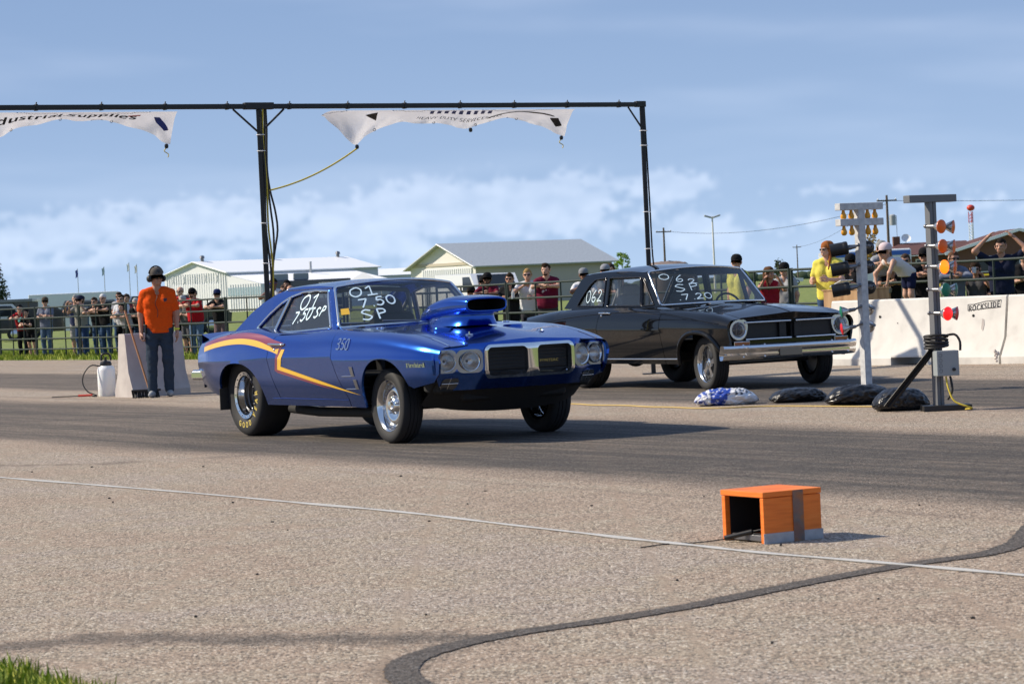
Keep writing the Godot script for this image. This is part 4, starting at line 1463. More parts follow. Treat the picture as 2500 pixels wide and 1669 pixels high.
		var ap := []
		for p in arch(0.09, 0.29, 0.43, 0.366, 180, 0, 30):
			ap.append(L.on(p.x, L.v_of_y(p.x, p.y), s) + Vector3(0, 0, s * 0.004))
		lip.tube(ap, 0.026, 10)
		obj("arch_lip", lip, paint, car)
		var tr := MB.new()
		tr.tube(range(16).map(func(i): return L.on(lerpf(-2.26, -0.33, i / 15.0), L.v_of_y(lerpf(-2.26, -0.33, i / 15.0), 0.355), s) + Vector3(0, 0, s * 0.004)), 0.012, 6)
		obj("sill_trim", tr, M.satin, car)
		var dh := MB.new()
		dh.tube([L.on(-2.03, 3.35, s), L.on(-2.02, 3.4, s) + Vector3(0, 0, s * 0.03), L.on(-1.83, 3.4, s) + Vector3(0, 0, s * 0.03), L.on(-1.81, 3.35, s)], 0.012, 8)
		dh.ball(Transform3D(Basis.from_scale(Vector3(0.016, 0.022, 0.014)), L.on(-2.0, 3.1, s)), 10, 8)
		obj("door_handle", dh, M.chrome, car)
		# swage line along the upper flank
		var sw := MB.new()
		sw.tube(range(20).map(func(i): return L.on(lerpf(-0.72, 0.52, i / 19.0), lerpf(3.55, 2.9, i / 19.0), s) + Vector3(0, 0, s * 0.001)), 0.006, 5)
		sw.tube(range(20).map(func(i): return L.on(lerpf(-3.4, -0.75, i / 19.0), lerpf(2.7, 3.75, pow(i / 19.0, 0.8)), s) + Vector3(0, 0, s * 0.001)), 0.006, 5)
		obj("swage_line", sw, paint, car)
		wheel(car, Vector3(0.10, 0.305, s * 0.70), 0.305, 0.207, 0.17, s, "star", -0.12)
		wheel(car, Vector3(-2.70, 0.345, s * 0.66), 0.345, 0.2, 0.27, s, "star")
	var bm := MB.new()
	var bp := func(u: float) -> Array:
		var z := lerpf(-0.89, 0.89, u)
		return [0.80 - 0.16 * pow(abs(z) / 0.89, 5) + 0.02 * (1 - abs(z)), z]
	bm.grid(48, 12, func(u, w):
		var e: Array = bp.call(u)
		var prof := [[-0.05, 0.495], [-0.01, 0.502], [0.02, 0.49], [0.026, 0.465], [0.012, 0.43], [0.0, 0.41], [0.012, 0.398], [0.0, 0.37], [-0.01, 0.345], [-0.04, 0.336], [-0.07, 0.34], [-0.08, 0.4], [-0.05, 0.495]]
		var q: Array = prof[int(round(w * 12))]
		return Vector3(e[0] + q[0], q[1], e[1]), Vector3.ZERO)
	for i in bm.v.size():
		var u := (bm.v[i].z + 0.89) / 1.78
		if bm.n[i].dot(bm.v[i] - Vector3(bp.call(u)[0] - 0.03, 0.42, bm.v[i].z)) < 0:
			bm.n[i] = -bm.n[i]
	var bmf := MB.new()
	bmf.add(bm, Transform3D())
	var bu := obj("front_bumper", bmf, M.chrome, car)
	var pm := MB.new()
	pm.box(at(Vector3(0.832, 0.405, 0.12)), Vector3(0.02, 0.09, 0.3), 0.008)
	obj("plate_dent", pm, M.dirtychrome, bu)
	for z in [-0.7, -0.45, 0.45, 0.7]:
		for y in [0.368, 0.5]:
			var bo := MB.new()
			bo.ball(Transform3D(Basis.from_scale(Vector3.ONE * 0.012), Vector3(bp.call((z + 0.89) / 1.78)[0] + 0.004, y, z)), 8, 6)
			obj("bumper_bolt", bo, M.chrome, bu)
	var tp2 := MB.new()
	tp2.grid(16, 6, func(u, w): return Vector3(-4.05 - 0.03 * (1 - pow(u * 2 - 1, 2)), lerpf(0.42, 0.87, w), lerpf(-0.8, 0.8, u)), Vector3(-1, 0, 0))
	obj("tail_panel", tp2, paint, car)
	var rb := MB.new()
	rb.box(at(Vector3(-4.12, 0.5, 0)), Vector3(0.1, 0.13, 1.7), 0.04)
	obj("rear_bumper", rb, M.chrome, car)
	var hb := MB.new()
	hb.tube(range(14).map(func(i): return L.on(lerpf(-0.55, 0.66, i / 13.0), 6.99, 1.0) + Vector3(0, -0.001, 0)), 0.007, 6)
	obj("bonnet_ridge", hb, paint, car)
	var em := MB.new()
	em.box(Transform3D(Basis(Vector3.BACK, -0.07), L.on(-0.52, 6.4, 1.0) + Vector3(0, 0.012, 0)), Vector3(0.05, 0.02, 0.2), 0.006)
	obj("cowl_badge", em, M.satin, car)
	seat(car, Vector3(-1.75, 0.45, -0.38), M.greyseat)
	seat(car, Vector3(-1.75, 0.45, 0.38), M.greyseat)
	cage(car, -0.85, -2.1, 0.4, 1.31, 0.6, M.cagegrey)
	steering(car, Vector3(-1.15, 0.9, -0.38))
	var dash := MB.new()
	dash.box(at(Vector3(-0.85, 0.86, 0)), Vector3(0.25, 0.16, 1.35), 0.05)
	dash.box(at(Vector3(-1.65, 0.38, 0)), Vector3(2.0, 0.06, 1.4), 0.02)
	dash.box(at(Vector3(-2.6, 0.64, 0)), Vector3(0.08, 0.6, 1.35), 0.02)
	obj("dashboard", dash, M.blacktrim, car)
	var zg := func(p: Vector2) -> Vector3: return Vector3(p.x, p.y, 0.748 - 0.17 * (p.y - 0.95) - 0.018)
	obj("window_figures", strokes(painted("062", Vector2(-2.62, 1.03), 0.14, 0.13, 0.1, 0.004), 0.012, zg, Vector3(0, 0.3, 1), 0.004), M.chalk, car)
	var W := screen_fn([-0.90, 0.968, 0.72, 0.24, 0.01], [-1.275, 1.352, 0.64, 0.11, 0.04])
	var Wm := func(p: Vector2) -> Vector3: return W.call(Vector2(p.x / 0.68, p.y / 0.5))
	obj("windscreen_figures", strokes(painted("0", Vector2(-0.58, 0.355), 0.085, 0.15, -0.1, 0.0) + painted("6", Vector2(-0.42, 0.30), 0.1, 0.12, 0.2, 0.0) + painted("2", Vector2(-0.28, 0.26), 0.07, 0.12, 0.0, 0.0) + painted("SP", Vector2(-0.48, 0.165), 0.1, 0.16, 0.1, 0.004) + painted(".7.20", Vector2(-0.5, 0.05), 0.075, 0.105, 0.1, 0.0), 0.010, Wm, Vector3(1, 0.8, 0), 0.004), M.chalk, car)

# ---------------------------------------------------------------- people
# a surface meshed from tapered capsules [a, b, ra, rb] joined smoothly, as surface nets on a grid of `cell`
func net(bones: Array, cell: float, k: float, wrinkle := 0.0, sd := 0.0, hem := -99.0) -> MB:
	var lo := Vector3(1e9, 1e9, 1e9)
	var hi := -lo
	for b in bones:
		var r: float = max(b[2], b[3]) + cell * 2 + wrinkle
		lo = lo.min(b[0] - Vector3.ONE * r).min(b[1] - Vector3.ONE * r)
		hi = hi.max(b[0] + Vector3.ONE * r).max(b[1] + Vector3.ONE * r)
	var nx := int((hi.x - lo.x) / cell) + 2
	var ny := int((hi.y - lo.y) / cell) + 2
	var nz := int((hi.z - lo.z) / cell) + 2
	var f := PackedFloat32Array()
	f.resize(nx * ny * nz)
	f.fill(9.0)
	for b in bones:
		var a: Vector3 = b[0]
		var d: Vector3 = b[1] - a
		var ra: float = b[2]
		var dr: float = b[3] - ra
		var inv := 1.0 / maxf(d.length_squared(), 1e-9)
		var m: float = maxf(b[2], b[3]) + k + cell * 1.5 + wrinkle
		var p0: Vector3 = (a.min(b[1]) - Vector3.ONE * m - lo) / cell
		var p1: Vector3 = (a.max(b[1]) + Vector3.ONE * m - lo) / cell
		for i in range(maxi(0, int(p0.x)), mini(nx, int(p1.x) + 2)):
			for j in range(maxi(0, int(p0.y)), mini(ny, int(p1.y) + 2)):
				var at0 := (i * ny + j) * nz
				for l in range(maxi(0, int(p0.z)), mini(nz, int(p1.z) + 2)):
					var q := lo + Vector3(i, j, l) * cell - a
					var t := clampf(q.dot(d) * inv, 0.0, 1.0)
					var e := (q - d * t).length() - ra - dr * t
					var o := f[at0 + l]
					var h := k - absf(e - o)
					f[at0 + l] = minf(e, o) - (h * h / (4.0 * k) if h > 0.0 else 0.0)
	if wrinkle > 0.0:
		for i in nx:
			for j in ny:
				for l in nz:
					var o := (i * ny + j) * nz + l
					if absf(f[o]) < cell * 2.5:
						var p := lo + Vector3(i, j, l) * cell
						f[o] += wrinkle * fuzz.get_noise_3d(p.x * 7.0 + sd, p.y * 9.0 + p.x * 5.0, p.z * 7.0)
	if hem > -90.0:
		for j in ny:
			var low := hem - (lo.y + j * cell)
			if low > -cell * 3:
				for i in nx:
					for l in nz:
						var o := (i * ny + j) * nz + l
						if f[o] < low:
							f[o] = low
	var mb := MB.new()
	var id := PackedInt32Array()
	id.resize(nx * ny * nz)
	id.fill(-1)
	var sx := ny * nz
	for i in nx - 1:
		for j in ny - 1:
			var base := (i * ny + j) * nz
			for l in nz - 1:
				var o := base + l
				var c0 := f[o]
				var c1 := f[o + 1]
				var c2 := f[o + nz]
				var c3 := f[o + nz + 1]
				var c4 := f[o + sx]
				var c5 := f[o + sx + 1]
				var c6 := f[o + sx + nz]
				var c7 := f[o + sx + nz + 1]
				var s := int(c0 < 0.0) + int(c1 < 0.0) + int(c2 < 0.0) + int(c3 < 0.0) + int(c4 < 0.0) + int(c5 < 0.0) + int(c6 < 0.0) + int(c7 < 0.0)
				if s == 0 or s == 8:
					continue
				var sum := Vector3.ZERO
				var cnt := 0
				for e in [[c0, c1, 0, 0, 0, 2], [c2, c3, 0, 1, 0, 2], [c4, c5, 1, 0, 0, 2], [c6, c7, 1, 1, 0, 2], [c0, c2, 0, 0, 0, 1], [c1, c3, 0, 0, 1, 1], [c4, c6, 1, 0, 0, 1], [c5, c7, 1, 0, 1, 1], [c0, c4, 0, 0, 0, 0], [c1, c5, 0, 0, 1, 0], [c2, c6, 0, 1, 0, 0], [c3, c7, 0, 1, 1, 0]]:
					if (e[0] < 0.0) != (e[1] < 0.0):
						var p := Vector3(e[2], e[3], e[4])
						p[e[5]] += e[0] / (e[0] - e[1])
						sum += p
						cnt += 1
				var g := Vector3(c4 + c5 + c6 + c7 - c0 - c1 - c2 - c3, c2 + c3 + c6 + c7 - c0 - c1 - c4 - c5, c1 + c3 + c5 + c7 - c0 - c2 - c4 - c6)
				id[o] = mb.vert(lo + (Vector3(i, j, l) + sum / cnt) * cell, g.normalized())
	for i in range(1, nx - 1):
		for j in range(1, ny - 1):
			for l in range(1, nz - 1):
				var o := (i * ny + j) * nz + l
				var c := f[o] < 0.0
				if c != (f[o + sx] < 0.0) and id[o] >= 0:
					mb.quad(id[o], id[o - nz], id[o - nz - 1], id[o - 1])
				if c != (f[o + nz] < 0.0) and id[o] >= 0:
					mb.quad(id[o], id[o - sx], id[o - sx - 1], id[o - 1])
				if c != (f[o + 1] < 0.0) and id[o] >= 0:
					mb.quad(id[o], id[o - sx], id[o - sx - nz], id[o - nz])
	return mb

var head_mesh: MB
var hand_mesh := {}

func make_head() -> void:
	# a head 0.235 m from chin to crown; origin at the top of the neck, face towards +z
	var B := []
	B.append([Vector3(0, 0.135, -0.02), Vector3(0, 0.14, 0.005), 0.080, 0.078])
	B.append([Vector3(0, 0.12, 0.02), Vector3(0, 0.06, 0.035), 0.062, 0.052])
	B.append([Vector3(0, 0.035, 0.052), Vector3(0, 0.022, 0.066), 0.036, 0.022])
	for s in [-1.0, 1.0]:
		B.append([Vector3(s * 0.05, 0.06, 0.01), Vector3(s * 0.024, 0.026, 0.05), 0.022, 0.02])
		B.append([Vector3(s * 0.038, 0.085, 0.068), Vector3(s * 0.046, 0.078, 0.06), 0.016, 0.014])
		B.append([Vector3(s * 0.03, 0.125, 0.078), Vector3(s * 0.042, 0.124, 0.07), 0.010, 0.010])
		B.append([Vector3(s * 0.078, 0.112, -0.012), Vector3(s * 0.076, 0.072, -0.004), 0.016, 0.010])
		B.append([Vector3(s * 0.083, 0.118, -0.018), Vector3(s * 0.083, 0.09, -0.02), 0.011, 0.010])
	B.append([Vector3(0, 0.116, 0.080), Vector3(0, 0.078, 0.1), 0.009, 0.013])
	B.append([Vector3(-0.012, 0.073, 0.09), Vector3(0.012, 0.073, 0.09), 0.011, 0.011])
	B.append([Vector3(-0.018, 0.046, 0.082), Vector3(0.018, 0.046, 0.082), 0.010, 0.010])
	B.append([Vector3(-0.015, 0.038, 0.08), Vector3(0.015, 0.038, 0.08), 0.010, 0.010])
	B.append([Vector3(0, -0.06, -0.025), Vector3(0, 0.06, -0.015), 0.056, 0.054])
	head_mesh = net(B, 0.0095, 0.016)

# a right hand: wrist at the origin, fingers towards -y, palm towards +z, thumb on +x; curl in radians per joint
func make_hand(key: String, curl: float) -> void:
	var B := [[Vector3(-0.022, -0.03, 0), Vector3(-0.026, -0.085, 0), 0.020, 0.017], [Vector3(0.018, -0.03, 0), Vector3(0.024, -0.085, 0), 0.020, 0.017], [Vector3(0, 0.02, 0), Vector3(0, -0.04, 0), 0.026, 0.026]]
	var roots := [[0.031, 0.068], [0.011, 0.075], [-0.011, 0.07], [-0.031, 0.056]]
	for q in roots:
		var p := Vector3(q[0], -0.088, 0)
		var a := curl * 0.6
		var ln: float = q[1]
		var r := 0.0095
		for k in 3:
			var e = p + Vector3(q[0] * 0.05, -cos(a), sin(a)).normalized() * ln * [0.46, 0.3, 0.24][k]
			B.append([p, e, r, r - 0.001])
			p = e
			r -= 0.0009
			a += curl
	var tp := Vector3(0.03, -0.03, 0.008)
	var t2 := tp + Vector3(0.028, -0.03, 0.012 + curl * 0.01)
	B.append([tp, t2, 0.014, 0.011])
	B.append([t2, t2 + Vector3(0.008 - curl * 0.02, -0.03, 0.008 + curl * 0.012), 0.011, 0.009])
	hand_mesh[key] = net(B, 0.0065, 0.006)

func skin(tone: int) -> Material:
	return M.skins[tone % M.skins.size()]

func cloth(c: Array) -> Material:
	var key := "cloth%s" % [c]
	if not M.has(key):
		var m := mat(c[0], c[1], c[2], 0.92)
		m.metallic_specular = 0.25
		M[key] = m
	return M[key]

# d: height, shirt, trousers colours, sleeve (0 none .. 1 long), shorts, hair, cap, glasses, joints for the arms (elbow, wrist), lean, head turn ...
# the figure is built at the origin facing +z, then stood at `where` facing `turn`
func person(where: Vector3, turn: float, d: Dictionary, label: String, group := "") -> Node3D:
	var o := thing("person", label, "person", where, turn, group)
	var H: float = d.get("h", 1.75)
	var u := H / 1.75
	var g: float = d.get("girth", 1.0)
	var cell: float = d.get("cell", 0.024)
	var lean: float = d.get("lean", 0.0)
	var sd: float = rng.randf() * 100.0
	var hips := Vector3(d.get("sway", 0.0), d.get("hip", 0.93), 0) * u + Vector3(0, d.get("foot_y", 0.0), 0)
	var up := Vector3(d.get("tilt", 0.0), cos(lean), sin(lean)).normalized()
	var fw := Vector3(0, -sin(lean), cos(lean))
	var chest := hips + up * 0.36 * u
	var neck := hips + up * 0.545 * u
	var head := neck + up * 0.045 * u + fw * 0.02
	var st: float = d.get("stance", 0.10)
	var B := []   # whole body
	var S := []   # upper garment
	var P := []   # lower garment
	var torso := []
	for s in [-1.0, 1.0]:
		torso.append([hips + Vector3(s * 0.075 * u, 0.02, 0), chest + Vector3(s * 0.085 * u, 0, 0), 0.095 * u * g, 0.108 * u * lerpf(1, g, 0.6)])
		torso.append([chest + Vector3(s * 0.085 * u, 0, 0), neck + Vector3(s * 0.10 * u, -0.055 * u, 0), 0.108 * u * lerpf(1, g, 0.6), 0.068 * u])
		torso.append([neck + Vector3(s * 0.02 * u, -0.015 * u, -0.01), neck + Vector3(s * 0.165 * u, -0.062 * u, 0), 0.05 * u, 0.053 * u])
	if g > 1.08:
		torso.append([hips + up * 0.08 + fw * 0.03 * g, hips + up * 0.2 + fw * 0.03 * g, 0.12 * u * g, 0.11 * u * g])
	B.append_array(torso)
	B.append([neck - up * 0.05, head + up * 0.03, 0.055 * u, 0.054 * u])
	for b in torso:
		S.append([b[0], b[1], b[2] + 0.012, b[3] + 0.010])
	for s in [-1.0, 1.0]:
		S.append([hips + Vector3(s * 0.058 * u, -0.16 * u, 0), hips + up * 0.2 * u + Vector3(s * 0.07 * u, 0, 0), 0.121 * u * g, 0.109 * u * g])
	S.append([hips + Vector3(0, -0.16 * u, 0.0), hips + up * 0.2 * u, 0.127 * u * g, 0.112 * u * g])
	# arms
	for k in 2:
		var s := -1.0 if k == 0 else 1.0
		var sh := neck + Vector3(s * 0.185 * u, -0.065 * u, 0)
		var arm: Array = d.get("arms", [[0.05, -0.28, -0.03, 0.02, -0.25, 0.06], [0.05, -0.28, -0.03, 0.02, -0.25, 0.06]])[k]
		var el := sh + Vector3(s * arm[0], arm[1], arm[2]) * u
		var wr := el + Vector3(s * arm[3], arm[4], arm[5]) * u
		B.append([sh, el, 0.052 * u * lerpf(1, g, 0.4), 0.041 * u])
		B.append([el, wr, 0.042 * u, 0.028 * u])
		var sl: float = d.get("sleeve", 0.5)
		if sl > 0.0:
			var e1 := sh.lerp(el, min(1.0, sl * 1.25))
			S.append([sh, e1, 0.062 * u * lerpf(1, g, 0.4), 0.06 * u if sl < 0.7 else 0.053 * u])
			if sl > 0.7:
				S.append([el, el.lerp(wr, 0.92), 0.053 * u, 0.04 * u])
		# hand
		var hk: String = d.get("hands", ["loose", "loose"])[k]
		var y := (el - wr).normalized()
		var pv: Vector3 = d.get("palms", [Vector3(1, 0, 0.2), Vector3(-1, 0, 0.2)])[k]
		var z := (pv - y * pv.dot(y)).normalized()
		if z.length() < 0.1:
			z = Vector3.RIGHT
		var x := y.cross(z)
		var bs := Basis(x, y, z)
		if s < 0:
			bs = Basis(-x, y, z)
		d["hand%d" % k] = [Basis(bs.x * u, bs.y * u, bs.z * u), wr, hk]
	# legs
	var legs: Array = d.get("legs", [[0.0, 0.02, 0.0], [0.0, 0.02, 0.0]])
	var feet := []
	for k in 2:
		var s := -1.0 if k == 0 else 1.0
		var hp := hips + Vector3(s * 0.09 * u, -0.02, 0)
		var ft := Vector3(s * st * u + legs[k][0] + hips.x * 0.4, 0.085 * u + d.get("foot_y", 0.0), legs[k][2] - 0.02)
		var kn := hp.lerp(ft, 0.5) + Vector3(s * 0.008, 0.02, legs[k][1] + 0.015)
		B.append([hp, kn, 0.088 * u * lerpf(1, g, 0.5), 0.057 * u])
		B.append([kn, kn.lerp(ft, 0.3) + Vector3(0, 0, -0.015), 0.055 * u, 0.056 * u])
		B.append([kn.lerp(ft, 0.3) + Vector3(0, 0, -0.015), ft, 0.056 * u, 0.038 * u])
		feet.append([ft, s])
		var low: float = d.get("shorts", 0.0)
		if low > 0.0:
			P.append([hp, hp.lerp(kn, low), 0.104 * u * lerpf(1, g, 0.5), 0.09 * u])
		else:
			P.append([hp, kn, 0.102 * u * lerpf(1, g, 0.5), 0.075 * u])
			P.append([kn, ft + Vector3(0, 0.015, 0), 0.075 * u, 0.066 * u])
	P.append([hips + Vector3(-0.06 * u, -0.03, 0), hips + Vector3(0.06 * u, -0.03, 0), 0.106 * u * g, 0.106 * u * g])
	P.append([hips + Vector3(0, 0.0, 0), hips + Vector3(0, 0.04 * u, 0), 0.106 * u * g, 0.104 * u * g])
	var body := net(B, cell, 0.035)
	for k in 2:
		var hd: Array = d["hand%d" % k]
		body.add(hand_mesh[hd[2]], Transform3D(hd[0], hd[1]))
	var look: float = d.get("look", 0.0)
	var nod: float = d.get("nod", 0.0)
	var hb := Basis(Vector3.UP, look) * Basis(Vector3.RIGHT, nod)
	var hs: float = d.get("head_scale", 1.0)
	var hT := Transform3D(hb.scaled(Vector3.ONE * hs * lerpf(u, 1.0, 0.6)), head)
	body.add(head_mesh, hT)
	obj("body", body, skin(d.get("tone", 0)), o)
	var ub := net(S, cell, 0.03, d.get("folds", 0.012), sd, hips.y - 0.055 * u)
	obj("shirt", ub, cloth(d.get("shirt", [0.1, 0.1, 0.1])), o)
	obj("shorts" if d.get("shorts", 0.0) > 0.0 else "trousers", net(P, cell, 0.03, d.get("folds", 0.012) * 1.1, sd + 9), cloth(d.get("trousers", [0.03, 0.05, 0.10])), o)
	for q in feet:
		var sm := MB.new()
		var ft: Vector3 = q[0]
		sm.add(net([[Vector3(0, 0.0, -0.03), Vector3(0, -0.035, 0.06), 0.048, 0.042], [Vector3(0, -0.04, 0.05), Vector3(0, -0.045, 0.15), 0.042, 0.034], [Vector3(0, -0.05, -0.04), Vector3(0, -0.05, 0.02), 0.036, 0.038]], 0.016, 0.02) if not M.has("shoe_mb") else M.shoe_mb, Transform3D(Basis(Vector3.UP, q[1] * 0.18).scaled(Vector3.ONE * u), ft))
		obj("shoe", sm, cloth(d.get("shoes", [0.05, 0.05, 0.055])), o)
	# eyes and brows, or sunglasses
	if d.get("glasses", 0) > 0:
		var gm := MB.new()
		for s in [-1.0, 1.0]:
			gm.ball(hT * Transform3D(Basis.from_scale(Vector3(0.03, 0.02, 0.011)), Vector3(s * 0.034, 0.108, 0.088)), 10, 6)
			gm.tube([hT * Vector3(s * 0.06, 0.112, 0.08), hT * Vector3(s * 0.082, 0.114, 0.03), hT * Vector3(s * 0.086, 0.114, -0.01)], 0.0045, 5)
		gm.tube([hT * Vector3(-0.02, 0.114, 0.094), hT * Vector3(0.02, 0.114, 0.094)], 0.005, 5)
		obj("sunglasses", gm, M.blueshades if d.glasses == 2 else M.shades, o)
	else:
		for s in [-1.0, 1.0]:
			var em := MB.new()
			em.ball(hT * Transform3D(Basis.from_scale(Vector3(0.013, 0.007, 0.006)), Vector3(s * 0.032, 0.108, 0.0825)), 8, 6)
			obj("eye", em, M.eyedark, o)
	var hc: Array = d.get("hair", [0.03, 0.02, 0.012])
	var style: String = d.get("style", "short")
	if style != "bald":
		var HB := []
		if style == "long" or style == "ponytail":
			HB = [[Vector3(0, 0.145, -0.03), Vector3(0, 0.155, 0.005), 0.092, 0.084], [Vector3(0, 0.11, -0.06), Vector3(0, -0.02, -0.075), 0.07, 0.06], [Vector3(0, -0.02, -0.075), Vector3(0.03, -0.2, -0.06), 0.06, 0.035]]
			for s in [-1.0, 1.0]:
				HB.append([Vector3(s * 0.056, 0.14, 0.01), Vector3(s * 0.07, 0.03, -0.015), 0.03, 0.024])
				HB.append([Vector3(s * 0.07, 0.03, -0.015), Vector3(s * 0.085, -0.19, 0.045), 0.024, 0.014])
			if style == "ponytail":
				HB = HB.slice(0, 2)
		else:
			HB = [[Vector3(0, 0.15, -0.032), Vector3(0, 0.162, 0.012), 0.080, 0.072], [Vector3(0, 0.12, -0.045), Vector3(0, 0.05, -0.055), 0.064, 0.048]]
			for s in [-1.0, 1.0]:
				HB.append([Vector3(s * 0.058, 0.15, 0.02), Vector3(s * 0.064, 0.085, -0.02), 0.028, 0.02])
			if style == "thick":
				HB.append([Vector3(-0.03, 0.2, 0.04), Vector3(0.03, 0.205, 0.03), 0.035, 0.035])
		var hm := MB.new()
		hm.add(net(HB, 0.0125, 0.02, 0.01, sd), hT)
		obj("hair", hm, cloth(hc), o)
	if d.get("beard", false):
		var bm := MB.new()
		var BB := [[Vector3(0, 0.018, 0.07), Vector3(0, 0.026, 0.078), 0.026, 0.02]]
		for s in [-1.0, 1.0]:
			BB.append([Vector3(s * 0.026, 0.026, 0.056), Vector3(s * 0.06, 0.065, 0.012), 0.022, 0.016])
			BB.append([Vector3(s * 0.022, 0.058, 0.085), Vector3(0, 0.06, 0.092), 0.008, 0.008])
		bm.add(net(BB, 0.011, 0.014, 0.008, sd), hT)
		obj("beard", bm, cloth(hc), o)
	if d.has("cap"):
		var cm := MB.new()
		var prof := [Vector2(0.099, -0.012), Vector2(0.102, 0.02), Vector2(0.094, 0.055), Vector2(0.07, 0.085), Vector2(0.035, 0.1), Vector2(0.001, 0.104)]
		prof.reverse()
		cm.lathe(prof, 20, hT * Transform3D(Basis(Vector3.RIGHT, -0.1).scaled(Vector3(0.93, 1, 1.06)), Vector3(0, 0.15, -0.012)))
		var cap := obj("cap", cm, cloth(d.cap), o)
		var br := MB.new()
		br.grid(10, 5, func(a, b):
			var an := lerpf(-1.25, 1.25, a)
			var r := lerpf(0.09, 0.178 - 0.03 * an * an, b)
			return hT * Vector3(sin(an) * lerpf(0.09, 0.098, b), 0.143 - 0.03 * b - 0.02 * an * an * b, cos(an) * r - 0.004), Vector3.ZERO)
		if d.get("brim", 1) == 1:
			for i in br.n.size():
				if br.n[i].y < 0:
					br.n[i] = -br.n[i]
			obj("brim", br, cloth(d.get("brim_color", d.cap)), cap)
	d["hT"] = hT
	d["neck"] = neck
	d["chest"] = chest
	d["hips"] = hips
	return o

const HANG := [[0.06, -0.28, -0.02, -0.01, -0.25, 0.06], [0.06, -0.28, -0.02, -0.01, -0.25, 0.06]]
const RAIL := [[0.06, -0.10, 0.24, -0.20, 0.03, 0.12], [0.06, -0.10, 0.24, -0.22, 0.0, 0.10]]
const CROSS := [[0.05, -0.24, 0.10, -0.22, 0.04, 0.10], [0.05, -0.24, 0.10, -0.22, 0.06, 0.09]]
const MOUTH := [[0.08, -0.12, 0.22, -0.2, 0.12, 0.0], [0.06, -0.2, 0.16, -0.12, -0.04, 0.18]]
const PHONE := [[0.1, -0.12, 0.2, -0.10, 0.2, 0.1], [0.1, -0.12, 0.2, -0.12, 0.2, 0.08]]
const ONHEAD := [[0.22, 0.16, 0.10, -0.2, 0.2, -0.06], [0.22, 0.16, 0.10, -0.2, 0.2, -0.06]]
const WRITE := [[0.05, -0.25, 0.06, -0.08, 0.0, 0.23], [0.05, -0.25, 0.06, -0.12, 0.02, 0.22]]

# a spectator behind the panels: s along the track, t across, top = height of the crown
func spectator(s: float, t: float, top: float, d: Dictionary, label: String, turn := -0.45) -> Node3D:
	d = d.duplicate()
	var lean: float = d.get("lean", 0.0)
	d.h = 1.75 * (top - d.get("foot_y", 0.0) - 0.205 - (0.02 if d.has("cap") else 0.0)) / (d.get("hip", 0.93) + 0.59 * cos(lean))
	return person(track(s, t, -0.012), turn, d, label, "spectators along the fence")

